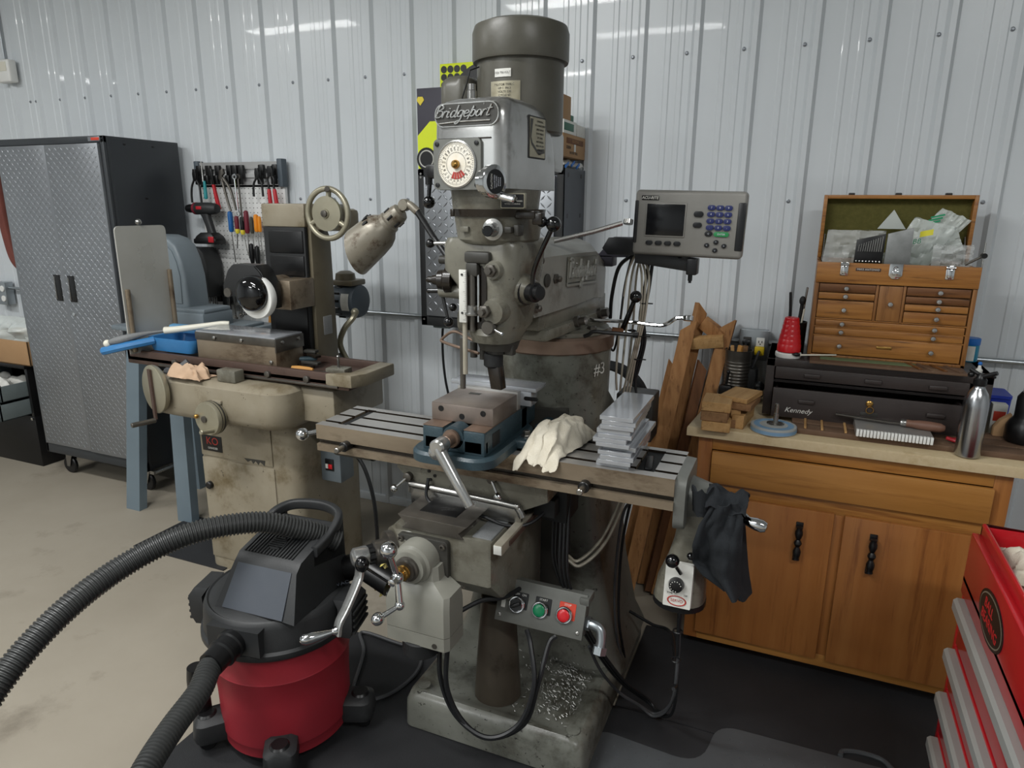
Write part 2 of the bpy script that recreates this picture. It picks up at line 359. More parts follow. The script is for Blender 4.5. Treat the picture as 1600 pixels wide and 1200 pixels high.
# strip lights on the ceiling
def strip():
    t = thing('ceiling_light', 'long white strip light fixed to the ceiling', 'lamp', (0, 0, 0), 0, 'ceiling strip lights')
    g = G(); g.box(-.62, .62, -.07, .07, 3.315, 3.36, .01); g.obj('housing', 'white_paint', t)
    g = G(); g.box(-.6, .6, -.055, .055, 3.305, 3.318, .005); g.obj('diffuser', 'lamp_white', t); return t
st0 = strip(); st0.location = (LAMPS[0][0], LAMPS[0][1], 0)
for (lx, ly, lw), nm in zip(LAMPS[1:], ('nearest the wall behind the mill', 'added over the bench corner for fill light', 'farthest behind the camera', 'between the mill and the camera')): copy(st0, (lx, ly, 0), None, 'white strip light on the ceiling '+nm)
st0['label'] = 'white strip light on the ceiling over the tall cabinet'
# ---------------------------------------------------------------- milling machine
mill = thing('milling_machine', 'large grey vertical milling machine with script lettering in the centre of the workshop', 'milling machine', (-.76, -1.1, 0))
HQ = V((-.79858, -1.4981, 0)); HA = rad(-5)
HM = MX.Translation(HQ) @ MX.Rotation(HA, 4, 'Z')           # head space: x right, y back, z up
def H(p): return HM @ V(p)
def HD(d): return HM.to_3x3() @ V(d)
def sec(c, hx, hy, r, z, k=5): return [(x, y, z) for x, y in rr(c[0], c[1], hx, hy, r, k)]
# base casting
g = G(); bc = (-.766, -1.095)
g.loft([sec(bc, .312, .418, .03, .012), sec(bc, .310, .416, .03, .10), sec(bc, .300, .406, .035, .128), sec(bc, .285, .392, .04, .138), sec(bc, .265, .372, .04, .134), sec(bc, .245, .352, .05, .118), sec(bc, .2, .3, .05, .112)])
for sx in (-1, 1):
    for sy in (-1, 1): g.cyl((bc[0]+sx*.262, bc[1]+sy*.362, .128), (bc[0]+sx*.262, bc[1]+sy*.362, .142), .022, n=14)
base = g.obj('base', 'cast_green', mill)
for sx in (-1, 1): g = G(); g.box(bc[0]+sx*.25-.05, bc[0]+sx*.25+.05, -1.49, -1.4, 0.004, .014, .003); g.obj('levelling_pad', 'dark_cast', base)
# swarf lying on the base
g = G(); R_ = random.Random(3)
for i in range(900):
    a, b = R_.gauss(-.61, .085), R_.gauss(-1.24, .12)
    if abs(a-bc[0]) > .24 or abs(b-bc[1]) > .34: continue
    t = R_.random()*pi; s = R_.uniform(.002, .0065); c_, d_ = cos(t)*s, sin(t)*s; h = .1185+R_.random()*.004
    g.add([(a-c_, b-d_, h), (a+c_, b+d_, h+.002), (a+c_+.002, b+d_+.001, h+.004), (a-c_+.002, b-d_+.001, h+.001)], [(0, 1, 2, 3), (3, 2, 1, 0)])
stuff(g.obj('metal_chips', 'chip', mill, 0))
# column
g = G(); cc = (-.765, -.92)
g.loft([sec((-.765, -.905), .325, .225, .05, .10), sec((-.765, -.905), .29, .205, .06, .19), sec((-.765, -.91), .245, .19, .05, .40), sec((-.765, -.915), .205, .185, .04, .70), sec((-.765, -.925), .18, .185, .03, .93), sec((-.765, -.94), .19, .2, .09, 1.0), sec((-.757, -1.0), .193, .193, .193, 1.085), sec((-.757, -1.0), .195, .195, .195, 1.235), sec((-.757, -1.0), .201, .201, .201, 1.247)])
g.obj('column', 'cast_green', mill)
g = G(); g.prism([(-.885, -1.05), (-.885, -1.185), (-.9, -1.2), (-.63, -1.2), (-.645, -1.185), (-.645, -1.05)], 'z', .35, 1.075, .003); g.obj('column_way', 'dark_cast', mill)
g = G(); g.lathe([(.199, 1.245), (.203, 1.25), (.203, 1.292), (.197, 1.299), (.12, 1.299)], (-.757, -1.0, 0), (0, 0, 1), 48); g.obj('turret_ring', 'copper_brown', mill)
g = G(); g.lathe([(.185, 1.297), (.185, 1.312), (.165, 1.318), (.05, 1.318)], (-.757, -1.0, 0), (0, 0, 1), 40)
g.box(-.09, .12, .18, .72, 1.315, 1.352, .01, M4=HM); g.box(-.07, .105, .16, .70, 1.35, 1.405, .004, M4=HM); g.obj('turret', 'cast_grey', mill)
for vv, uu in ((.40, .13), (.60, .13)):
    g = G(); g.lathe([(.018, 0), (.018, .012), (.013, .014), (.013, .035)], H((uu-.012, vv, 1.345)), HD((1, 0, .2)), 12); g.obj('lock_bolt', 'dark_steel', mill)
for a in (.3, 1.2, -1.0): g = G(); g.lathe([(.016, 0), (.016, .012), (.012, .016)], (-.757+.165*cos(a-.7), -1.0+.165*sin(a-.7), 1.312), (0, 0, 1), 6); g.obj('turret_bolt', 'dark_steel', mill)
# scribed #3 on the column
text('chalk_mark', '#3', 'label_white', mill, face((-.757+.1965*cos(-.36), -1.0+.1965*sin(-.36), 1.19), (cos(1.21), sin(1.21), 0), (0, 0, 1)), .055, .0003)
# ram
g = G(); prof = [(-.085, 1.405), (.12, 1.398), (.122, 1.56), (.10, 1.585), (.06, 1.602), (.02, 1.607), (-.02, 1.602), (-.06, 1.585), (-.085, 1.56)]
g.loft([[(u*.97+.0, v, 1.49+(z-1.49)*s) for u, z in prof] for v, s in ((.095, .9), (.105, 1), (.22, 1), (.42, .98), (.56, .93))] + [[(.02+(u-.02)*.9, .66, 1.46+(z-1.49)*.72) for u, z in prof], [(.02+(u-.02)*.8, .70, 1.45+(z-1.49)*.55) for u, z in prof]])
g.xf(HM); ram = g.obj('ram', 'ram_grey', mill)
lm = face(H((.1215, .435, 1.497)), HD((0, 1, -.04)), (0, 0, 1))
g = G(); g.box(-.122, .122, -.038, -.030, 0, .004, .001, M4=lm); g.box(-.122, -.117, -.038, .035, 0, .002, M4=lm); g.obj('lettering_bar', 'ram_grey', ram)
g = G(); g.box(-.122, .122, -.026, .050, -.0005, .0012, M4=lm); g.obj('lettering_field', 'cast_grey', ram); script_text('raised_lettering', 'Bridgeport', 'ram_grey', ram, lm @ MX.Translation((.002, .009, .002)) @ MX.Scale(.92, 4, (0, 1, 0)), .062, .0050, .05)
for pp_ in ((.118, .235, 1.495), (.117, .115, 1.555), (.117, .105, 1.425)): g = G(); g.lathe([(.015, 0), (.015, .006), (.010, .008), (.010, .018), (.006, .021)], H(pp_), HD((1, -.1, 0)), 6); g.obj('bolt_head', 'dark_steel', ram)
g = G(); g.lathe([(.019, 0), (.019, .004), (.015, .006)], H((.119, .175, 1.495)), HD((1, 0, 0)), 20); g.obj('cover_plug', 'dark_cast', ram)
# ram adapter (knuckle) with its protractor scale
g = G(); g.lathe([(.08, -.02), (.098, 0), (.102, .03), (.102, .085), (.09, .1)], H((.03, .0, 1.495)), HD((0, 1, 0)), 36); g.box(-.06, .10, -.03, .06, 1.36, 1.43, .02, M4=HM); g.obj('ram_adapter', 'cast_grey', mill)
g = G(); N = 14
for i in range(N):
    a0, a1 = -.75+1.5*i/N, -.75+1.5*(i+1)/N
    pr4 = [H((.03+.1035*cos(a), v, 1.495+.1035*sin(a))) for a in (a0, a1) for v in (.055, .072)]
    g.add(pr4, [(0, 1, 3, 2)])
g.obj('protractor_scale', 'label_white', mill)
# head casting
g = G()
def hs(z, u0, u1, v0, v1, r): return sec(((u0+u1)/2, (v0+v1)/2), (u1-u0)/2, (v1-v0)/2, r, z, 5)
g.loft([hs(1.352, .005, .125, -.085, .05, .055), hs(1.375, -.0, .135, -.095, .06, .06), hs(1.40, -.0, .142, -.085, .08, .05), hs(1.45, -.012, .142, -.085, .09, .04), hs(1.50, -.035, .148, -.085, .10, .04), hs(1.535, -.068, .150, -.088, .11, .04), hs(1.60, -.068, .158, -.088, .11, .04), hs(1.617, -.062, .150, -.082, .11, .04)])
g.lathe([(.022, 0), (.026, .01), (.026, .03)], (.097, -.10, 1.543), (0, 1, 0), 16); g.lathe([(.03, 0), (.034, .01), (.034, .04)], (.10, -.105, 1.44), (0, 1, 0), 16)
g.lathe([(.025, 0), (.04, .03), (.055, .07)], (.185, -.03, 1.49), (-1, 0.2, 0), 20)
g.xf(HM); head = g.obj('head_casting', 'cast_grey', mill)
g = G(); g.prism([(.010, 1.385), (.074, 1.385), (.074, 1.535), (.062, 1.552), (.022, 1.552), (.010, 1.535)], 'y', -.0885, -.05, 0); g.xf(HM); g.obj('stop_recess', 'brown_black', head)
g = G(); g.box(.016, .09, -.104, -.07, 1.558, 1.588, .008); g.box(.02, .055, -.102, -.08, 1.525, 1.56, .005); g.xf(HM); g.obj('stop_bracket', 'dark_cast', head)
g = G(); g.cyl((.037, -.094, 1.385), (.037, -.094, 1.53), .008, n=12); g.xf(HM); g.obj('stop_screw', 'dark_steel', head)
g = G(); g.cyl((.054, -.094, 1.41), (.054, -.094, 1.53), .0035, n=10); g.xf(HM); g.obj('guide_rod', 'chrome', head)
g = G(); g.lathe([(.012, 1.452), (.0165, 1.45), (.0165, 1.434)], (.037, -.094, 0), (0, 0, 1), 20); g.lathe([(.021, 1.434), (.022, 1.430), (.021, 1.427)], (.037, -.094, 0), (0, 0, 1), 24); g.xf(HM); g.obj('stop_nut', 'steel', head)
g = G(); g.box(.007, .028, -.112, -.106, 1.408, 1.542, .001); g.xf(HM); ruler = g.obj('depth_scale', 'label_white', head)
g = G()
for i in range(26): z = 1.415+i*.0048; g.box(.028-(.008 if i % 5 == 0 else .004), .0275, -.1125, -.1119, z, z+.0006)
for z in (1.53, 1.433): g.cyl((.017, -.114, z), (.017, -.111, z), .003, n=10)
g.xf(HM); g.obj('scale_mark', 'ink', ruler)
g = G(); g.cyl((.017, -.1, 1.27), (.017, -.1, 1.41), .0065, n=12); g.xf(HM); g.obj('stop_rod', 'cable_white', head)
g = G(); g.cyl((.0, -.085, 1.225), (.0, -.085, 1.36), .0075, n=12); g.xf(HM); g.obj('indicator_rod', 'dark_steel', head)
# hex nuts on the head
for (u, z, L) in ((.098, 1.543, .02), (.082, 1.441, .028)): g = G(); g.lathe([(.0165, 0), (.0165, L*.5), (.014, L*.55), (.009, L*.56), (.009, L)], (u, -.105, z), (0, -1, 0), 6); g.xf(HM); g.obj('hex_nut', 'dark_steel', head)
g = G(); g.lathe([(.016, 0), (.018, .004), (.018, .02), (.016, .023)], (.09, -.09, 1.40), (0, -1, 0), 24); g.xf(HM); qk = g.obj('quill_lock', 'dark_steel', head)
g = G(); g.cyl((.105, -.105, 1.397), (.132, -.11, 1.388), .0035, .0045, n=10); g.xf(HM); g.obj('handle', 'chrome', qk)
# quill nose, spindle and tool
g = G(); g.lathe([(.058, 1.352), (.05, 1.33), (.03, 1.326), (.03, 1.318)], (.072, -.02, 0), (0, 0, 1), 28); g.box(.10, .125, -.04, -.02, 1.318, 1.352, .003); g.xf(HM); g.obj('quill', 'dark_cast', mill)
g = G(); g.lathe([(.024, 1.318), (.026, 1.312), (.026, 1.285), (.02, 1.28)], (.062, -.03, 0), (0, 0, 1), 24); g.xf(HM); g.obj('collet_nut', 'black_matte', mill)
g = G(); g.prism([(.05, 1.285), (.085, 1.285), (.094, 1.222), (.062, 1.222)], 'y', -.045, -.015, .002); g.xf(HM); g.obj('boring_holder', 'brown_black', mill)
# wire coolant loop at the nose
g = G(); g.tube([H(p) for p in smooth_path([(.02, -.06, 1.352), (-.06, -.03, 1.365), (-.108, -.02, 1.338), (-.1, -.025, 1.331), (-.04, -.05, 1.328), (.04, -.07, 1.322)], 6)], .0042, 8); g.obj('wire_loop', 'copper_brown', mill)
g = G()
for u, v, L in ((-.035, .03, .04), (-.01, .04, .045), (.015, .03, .042)): g.cyl((u, v, 1.325-L), (u, v, 1.328), .0105, n=10)
g.xf(HM); g.obj('collet', 'dark_cast', mill)
# feed levers on the left of the head
g = G(); g.lathe([(.035, 0), (.035, .02), (.028, .025), (.026, .04), (.015, .045), (.012, .058)], (-.045, -.055, 1.507), (-1, -.25, 0), 20); g.lathe([(.008, .05), (.009, .07), (.006, .075)], (-.045, -.055, 1.507), (-1, -.25, 0), 12); g.xf(HM); g.obj('feed_knob', 'brown_black', head)
g = G(); g.cyl((0, -.05, 1.476), (-.085, -.06, 1.478), .019, .017, n=18, bev=.003); g.xf(HM); g.obj('feed_boss', 'cast_grey', head)
g = G(); g.cyl((-.085, -.06, 1.478), (-.118, -.063, 1.476), .007, n=10); g.ball((-.118, -.063, 1.476), .008, 10, (1.2, 1, 1)); g.xf(HM); g.obj('feed_pin', 'black_gloss', head)
def blever(name, a, b, r, br, parent, mat='black', bm='black_gloss'):
    g = G(); g.cyl(H(a), H(b), r, r*.8, n=12); o = g.obj(name, mat, parent)
    g = G(); g.ball(H(b), br, 18); g.obj('ball_knob', bm, o); return o
blever('trip_lever', (-.076, -.06, 1.462), (-.054, -.068, 1.397), .0048, .0135, head)
blever('gear_lever', (-.055, -.03, 1.602), (-.12, -.05, 1.600), .006, .0125, mill, 'alloy')
g = G(); g.ball((-.045, -.06, 1.436), .011, 12); g.xf(HM); g.obj('pin_knob', 'black_gloss', head)
# quill feed lever on the right
g = G(); g.lathe([(.034, 0), (.034, .006), (.025, .008), (.025, .035), (.018, .037), (.018, .05), (.01, .052)], (.158, -.03, 1.488), (1, -.35, 0), 26); g.xf(HM); hubq = g.obj('quill_hub', 'black', mill)
g = G(); g.tube([H(p) for p in smooth_path([(.185, -.045, 1.495), (.186, -.05, 1.53), (.20, -.055, 1.57), (.238, -.06, 1.645)], 6)], .0062, 10); g.obj('quill_lever', 'black_gloss', hubq)
g = G(); g.ball(H((.243, -.06, 1.657)), .0185, 20); g.obj('ball_knob', 'black_gloss', hubq)
g = G(); g.lathe([(.02, 0), (.021, .002), (.021, .009), (.02, .011)], (.171, -.034, 1.488), (1, -.35, 0), 26); g.xf(HM); g.obj('hub_band', 'steel', hubq)
# gear housing
g = G(); g.loft([hs(1.606, -.02, .15, -.10, .09, .08), hs(1.616, -.035, .162, -.108, .10, .085), hs(1.672, -.042, .168, -.112, .105, .085)]); g.xf(HM); gh = g.obj('gear_housing', 'cast_grey', mill)
g = G(); g.lathe([(.026, 0), (.026, .004), (.018, .006), (.014, .03)], (.107, -.112, 1.643), (.15, -1, 0), 26); g.xf(HM); g.obj('speed_lever_hub', 'alloy', gh)
g = G(); g.cyl(H((.112, -.136, 1.643)), H((.125, -.172, 1.641)), .010, .013, n=16, bev=.002); g.obj('lever_knob', 'black_gloss', gh)
g = G(); g.box(.015, .038, -.1155, -.108, 1.6355, 1.6485, .001); g.xf(HM); g.obj('cast_label', 'cast_grey', gh)
g = G(); g.box(.135, .155, -.11, -.09, 1.635, 1.65, .003); g.box(.155, .17, -.10, -.07, 1.628, 1.655, .004); g.xf(HM); g.obj('latch', 'dark_cast', gh)
g = G(); g.loft([hs(1.672, -.045, .172, -.116, .11, .088), hs(1.690, -.048, .176, -.119, .11, .09)]); g.box(.15, .205, -.085, -.055, 1.668, 1.688, .004); g.box(.195, .222, -.082, -.06, 1.655, 1.684, .004); g.box(-.01, .0, -.121, -.116, 1.672, 1.69, .001); g.xf(HM); rim = g.obj('speed_change_ring', 'brown_black', mill)
g = G(); g.ball(H((.215, -.065, 1.663)), .014, 16); g.obj('ball_knob', 'black_gloss', rim)
# belt housing
g = G(); g.loft([hs(1.690, -.036, .148, -.118, .11, .07), hs(1.742, -.040, .150, -.12, .12, .07)]); g.xf(HM); g.obj('lower_housing', 'cast_grey', mill)
def ds(z, s, v1): return hs(z, -.052+s, .152-s*.6, -.135+s, v1-s, max(.034-s*.2, .02))
g = G(); g.loft([ds(1.738, 0, .17), ds(1.80, 0, .165), ds(1.86, 0, .15), ds(1.90, .001, .13), ds(1.925, .006, .10), ds(1.938, .018, .07), ds(1.945, .038, .05), ds(1.948, .06, .03)]); g.xf(HM); dome = g.obj('belt_housing', 'alloy', mill)
g = G(); g.prism([(-.03, .03), (.148, .03), (.150, .10), (.138, .225), (-.02, .235)], 'z', 1.785, 1.893, .012); g.prism([(-.03, -.05), (.145, -.05), (.15, .02), (.14, .15), (-.02, .16)], 'z', 1.742, 1.79, .006); g.xf(HM); g.obj('motor_mount', 'alloy', mill)
# nameplate with cast lettering
pm = face(H((.049, -.1365, 1.904)), HD((1, 0, 0)), (0, 0, 1))
def plaque(w_, h_, r, t0, t1): g = G(); g.loft([[(x, y, t0) for x, y in rr(0, 0, w_/2, h_/2, r, 6)], [(x, y, t1) for x, y in rr(0, 0, w_/2-.001, h_/2-.001, r, 6)]]); return g
npl = plaque(.176, .055, .024, -.006, .0025).xf(pm).obj('nameplate', 'alloy', dome)
plaque(.171, .050, .0225, 0, .0032).xf(pm).obj('nameplate_field', 'dark_cast', npl)
script_text('nameplate_lettering', 'Bridgeport', 'alloy', npl, pm @ MX.Translation((-.006, .0045, .0045)) @ MX.Scale(.64, 4, (0, 1, 0)), .0425, .0026)
g = G(); g.tube([pm @ V(p) for p in ((-.076, -.0185, .0045), (-.02, -.0155, .0045), (.066, -.0155, .0045))], .0016, 6); g.obj('underline', 'alloy', npl)
text('nameplate_mark', 'R', 'alloy', npl, pm @ MX.Translation((.05, .02, .004)), .006, .0003)
g = G(); g.box(-.03, .115, -.1385, -.12, 1.8495, 1.853, .001); g.xf(HM); g.obj('cover_gap', 'brown_black', dome)
# speed dial
dm = face(H((.025, -.137, 1.793)), HD((1, 0, 0)), (0, 0, 1))
dp = plaque(.134, .118, .012, -.004, .006).xf(dm).obj('dial_plate', 'box_grey', mill)
g = G(); g.lathe([(.055, .005), (.055, .009), (.0515, .011), (.0515, .008)], (0, 0, 0), (0, 0, 1), 48, False); g.xf(dm); g.obj('dial_bezel', 'alloy', dp)
g = G(); g.lathe([(.0515, .006), (.0515, .0085)], (0, 0, 0), (0, 0, 1), 48); g.xf(dm); df = g.obj('dial_face', 'dial_white', dp)
g = G()
for i in range(72):
    a = i*pi/36; r0 = .044 if i % 3 else .040
    for ra, rb in ((r0, .049), (.026, .0285)):
        x, y = V((cos(a), sin(a), 0)), V((-sin(a), cos(a), 0)); b = .0004
        g.add([x*ra-y*b+V((0, 0, .0089)), x*rb-y*b+V((0, 0, .0089)), x*rb+y*b+V((0, 0, .0089)), x*ra+y*b+V((0, 0, .0089))], [(0, 1, 2, 3)])
g.xf(dm); stuff(g.obj('dial_mark', 'ink', df, 0))
for i in range(24):
    a = i*pi/12+.1
    text('dial_numeral', str((60, 80, 110, 135, 175, 210, 270, 325, 500, 660, 910, 1115)[i % 12]), 'ink', df, dm @ MX.Translation((.0355*cos(a), .0355*sin(a), .009)) @ MX.Rotation(a, 4, 'Z'), .0062, .0001)
g = G()
for i in range(5):
    a = -1.9+i*.26; x = V((cos(a), sin(a), 0)); y = V((-sin(a), cos(a), 0)); z = V((0, 0, .0091))
    g.add([x*.018-y*.002+z, x*.034-y*.0035+z, x*.034+y*.0035+z, x*.018+y*.002+z], [(0, 1, 2, 3)])
g.xf(dm); g.obj('red_sector', 'ink_red', df, 0)
g = G(); g.lathe([(.010, .008), (.0105, .012), (.009, .018), (.004, .022)], (0, 0, 0), (0, 0, 1), 24); g.xf(dm); g.obj('dial_knob', 'brass', dp)
g = G()
for sx, sy in ((-.055, .047), (.055, .047), (-.055, -.047), (.055, -.047)): g.lathe([(.0055, .005), (.0055, .0085), (.003, .009)], (sx, sy, 0), (0, 0, 1), 12)
g.xf(dm); g.obj('dial_screw', 'black', dp)
# caution badge crank on the dial
cm = face(H((.138, -.165, 1.752)), HD((.3, .95, 0)), (0, 0, 1))
g = G(); g.lathe([(.03, -.03), (.03, -.014), (.037, -.012), (.038, .003), (.034, .006)], (0, 0, 0), (0, 0, 1), 36); g.xf(cm); cb = g.obj('speed_crank', 'chrome', mill)
g = G(); g.lathe([(.0275, .004), (.0275, .0068)], (0, 0, 0), (0, 0, 1), 36); g.xf(cm); cl = g.obj('caution_disc', 'black', cb)
text('caution_lettering', 'CAUTION', 'label_white', cl, cm @ MX.Translation((-.013, 0, .0072)) @ MX.Rotation(pi/2, 4, 'Z'), .0075, .0002)
for i, s in enumerate(('CHANGE SPEED', 'ONLY WHEN', 'SPINDLE IS', 'RUNNING')): text('caution_lettering', s, 'key_text', cl, cm @ MX.Translation((-.004+i*.0062, 0, .0072)) @ MX.Rotation(pi/2, 4, 'Z'), .0042, .0002)
g = G(); g.cyl(cm @ V((.018, -.03, -.004)), cm @ V((.035, -.04, .035)), .0085, .011, n=16, bev=.003); g.obj('crank_handle', 'chrome', cb)
# data plates
am = face(H((.163, -.118, 1.71)), HD((1, 0.25, 0)), (0, 0, 1))
ap = plaque(.06, .036, .002, -.012, .002).xf(am).obj('warning_plate', 'dial_alu', mill)
plaque(.056, .032, .002, 0, .0026).xf(am).obj('plate_field', 'black', ap)
for i, s in enumerate(('WARNING', 'DO NOT SHIFT GEARS', 'WHILE RUNNING')): text('plate_lettering', s, 'label_white', ap, am @ MX.Translation((0, .006-i*.0065, .003)), .0048, .0002)
sm_ = face(H((.1535, .028, 1.862)), HD((0, 1, 0)), (0, 0, 1))
sp = plaque(.094, .10, .002, -.002, .001).xf(sm_).obj('instruction_plate', 'ink', dome)
plaque(.088, .094, .002, 0, .0014).xf(sm_).obj('instruction_field', 'data_tin', sp)
g = G(); g.add([sm_ @ V(p) for p in ((-.042, .042, .002), (-.026, .042, .002), (-.037, .0, .002), (-.030, -.012, .002), (-.004, -.028, .002), (.038, -.024, .002), (.040, -.034, .002), (.005, -.040, .002), (-.034, -.018, .002), (-.043, .0, .002))], [(0, 1, 2, 9), (9, 2, 3, 8), (8, 3, 4, 7), (7, 4, 5, 6)]); g.obj('worn_patch', 'dark_cast', sp, 0)
for i in range(9): text('instruction_text', ('OPERATING', 'TO CHANGE SPEED', 'SPEED RANGE', 'STOP SPINDLE', 'SET LEVER', 'AND ENGAGE', 'HIGH OR LOW', 'LUBRICATE', 'DAILY')[i], 'ink', sp, sm_ @ MX.Translation((.012, .038-i*.0095, .0022)), .0065, .0001)
# motor
mc = H((.05, .135, 0)); mc.z = 0
g = G(); g.lathe([(.108, 1.88), (.114, 1.885), (.114, 2.07)], mc, (0, 0, 1), 44); motor = g.obj('motor', 'motor_grey', mill)
g = G(); g.lathe([(.10, 2.058), (.124, 2.056), (.126, 2.062), (.126, 2.125), (.120, 2.142), (.10, 2.150), (.03, 2.153)], mc, (0, 0, 1), 44); g.ball((mc.x, mc.y, 2.153), .006, 8); g.obj('motor_cap', 'motor_grey', motor)
def onmotor(a, z): d = V((sin(a), -cos(a), 0)); return face(mc+d*.1145+V((0, 0, z)), (cos(a), sin(a), 0), (0, 0, 1))
def curved(w_, h_, z, a, r, n=8):
    g = G(); da = w_/r/2; g.grid(lambda u, v: mc+V((sin(a-da+2*da*u)*r, -cos(a-da+2*da*u)*r, z-h_/2+h_*v)), n, 2, .0015); return g
ma = .04
mp = curved(.080, .092, 1.953, ma, .1158).obj('data_plate', 'dial_alu', motor)
curved(.074, .050, 1.970, ma, .1165).obj('data_table', 'data_tin', mp); curved(.074, .032, 1.927, ma, .1165).obj('data_emblem', 'black', mp)
for i in range(6): text('data_line', ('MOTOR TYPE C', 'HP 1  PH 3', 'VOLTS 220', 'CYCLE 60', 'RPM 1740', 'FRAME NO.')[i], 'ink', mp, onmotor(ma, 1.990-i*.0082) @ MX.Translation((0, 0, .003)), .0075, .0001)
st = curved(.044, .019, 2.018, ma-.05, .1158).obj('voltage_sticker', 'label_white', motor)
text('sticker_text', '230V TRI VOLT', 'ink', st, onmotor(ma-.05, 2.018) @ MX.Translation((0, 0, .003)), .0068, .0001)
g = G(); g.loft([[(-.105+x, .10+y, z) for x, y in rr(0, 0, .045*s, .06*s, .03*s, 5)] for z, s in ((1.93, .95), (1.95, 1), (2.00, 1), (2.018, .9), (2.028, .65), (2.031, .3))]); g.xf(HM); g.obj('terminal_box', 'motor_grey', motor)
g = G(); g.tube([H(p) for p in ((-.07, .03, 1.955), (-.045, .02, 2.0), (-.035, .02, 2.03), (-.02, .04, 2.04))], .002, 6); g.obj('wire', 'black', motor)
g = G(); g.lathe([(.012, 1.94), (.012, 1.972), (.010, 1.974), (.010, 1.988), (.004, 1.989)], H((.0, -.03, 0)), (0, 0, 1), 16); g.obj('drawbar_cap', 'steel', mill)
# brake lever hanging on the left of the belt housing
g = G(); g.box(-.125, -.09, -.06, -.03, 1.765, 1.80, .006); g.lathe([(.016, 0), (.016, .05)], (-.04, -.05, 1.785), (-1, 0, 0), 16); g.lathe([(.010, 0), (.010, .03)], (-.12, -.05, 1.75), (0, 0, 1), 10); g.xf(HM); bl = g.obj('brake_lever', 'black', mill)
g = G(); g.cyl(H((-.115, -.05, 1.775)), H((-.118, -.055, 1.715)), .007, .005, n=12); g.ball(H((-.118, -.055, 1.706)), .0165, 18); g.obj('ball_knob', 'black_gloss', bl)
# ---- knee, saddle, table
g = G(); g.prism([(-1.6, .795), (-1.6, .655), (-1.53, .585), (-1.19, .36), (-1.19, .795)], 'x', -1.03, -.715, .012, 2); knee = g.obj('knee', 'cast_grey', mill)
g = G(); g.prism([(-1.0, .79), (-.985, .805), (-1.012, .83), (-.788, .83), (-.815, .805), (-.80, .79)], 'y', -1.605, -1.2, .0015); g.obj('knee_way', 'dark_steel', knee)
g = G(); g.box(-.965, -.845, -1.56, -1.40, .8295, .8315, .0008); g.obj('way_relief', 'black', knee)
g = G(); g.box(-.782, -.722, -1.585, -1.40, .79, .798, .003); g.obj('drip_tray', 'grey_sand', knee)
g = G(); g.cyl((-.80, -1.36, .112), (-.80, -1.36, .48), .078, .055, n=32, bev=.004); g.obj('screw_column', 'screw_brown', mill)
# saddle
g = G(); g.prism([(-1.105, .935), (-1.105, .905), (-1.035, .85), (-1.035, .832), (-.69, .832), (-.605, .875), (-.605, .935)], 'y', -1.455, -1.20, .004); saddle = g.obj('saddle', 'cast_grey', mill)
g = G(); g.tube(smooth_path([(-1.05, -1.46, .838), (-1.045, -1.463, .856), (-1.02, -1.466, .863), (-.72, -1.47, .858), (-.69, -1.47, .85), (-.675, -1.47, .825)], 5), .011, 10); g.box(-1.05, -.68, -1.468, -1.455, .80, .856, .003); g.obj('way_wiper', 'steel', saddle)
g = G()
for x, z in ((-.985, .885), (-.97, .90), (-.99, .912)): g.cyl((x, -1.458, z), (x, -1.452, z), .005, n=10)
g.obj('screw_hole', 'black', saddle)
def slock(x, z, dx, dz):
    g = G(); g.lathe([(.014, 0), (.014, .02), (.011, .022)], (x, -1.452, z), (0, -1, 0), 18); o = g.obj('saddle_lock', 'dark_steel', saddle)
    g = G(); a, b = V((x, -1.468, z)), V((x+dx, -1.478, z+dz)); g.cyl(a, b, .0055, .0035, n=10); g.ball(b, .0125, 16); g.obj('handle', 'chrome', o)
slock(-1.06, .885, -.042, -.04); slock(-.775, .925, .025, -.045)
# table: end, pocket, middle, pocket, end, each a run of the same section
TX0, TX1, TY0, TY1, TZ = -1.382, -.248, -1.487, -1.262, 1.02
SL = (TY0+.043, (TY0+TY1)/2+.004, TY1-.035)
def tsec(pocket):
    p = [(TY0, .932), (TY0+.0, .955), (TY0+.014, .955), (TY0+.014, .972), (TY0, .972), (TY0, TZ)]
    if pocket: p += [(SL[0]-.012, TZ), (SL[0]-.012, TZ-.016), (SL[2]+.012, TZ-.016), (SL[2]+.012, TZ)]
    else:
        for y in SL: p += [(y-.0075, TZ), (y-.0075, TZ-.014), (y-.013, TZ-.014), (y-.013, TZ-.024), (y+.013, TZ-.024), (y+.013, TZ-.014), (y+.0075, TZ-.014), (y+.0075, TZ)]
    return p + [(TY1, TZ), (TY1, .972), (TY1-.014, .972), (TY1-.014, .955), (TY1, .955), (TY1, .932), (TY1-.05, .915), (TY0+.05, .915)]
PX = (TX0+.062, TX0+.095, TX1-.112, TX1-.060)
g = G()
for a, b, pk in ((TX0, PX[0], 0), (PX[0], PX[1], 1), (PX[1], PX[2], 0), (PX[2], PX[3], 1), (PX[3], TX1, 0)): g.prism(tsec(pk), 'x', a, b)
def topm(me):
    for p in me.polygons:
        if p.normal.z > .9 and p.center.z+world(mill).translation.z*0 > TZ-.001: p.material_index = 1
table = g.obj('work_table', ['table_side', 'ground_steel', 'brown_black'], mill, 30, topm)
for p in table.data.polygons:
    z = p.center.z
    if p.normal.z > .9 and z > TZ-.002: p.material_index = 1
    elif z > TZ-.03 and z < TZ-.004 and (abs(p.normal.z) > .5 or (abs(p.normal.y) > .5 and TY0+.02 < p.center.y-1.1 < TY1-.02)): p.material_index = 2  # slot and pocket insides get the darkest of the table materials
    elif abs(z-.9635) < .007 and abs(p.center.y+1.1) < 1 and abs(p.normal.y) > .9 and p.area < .05: p.material_index = 2
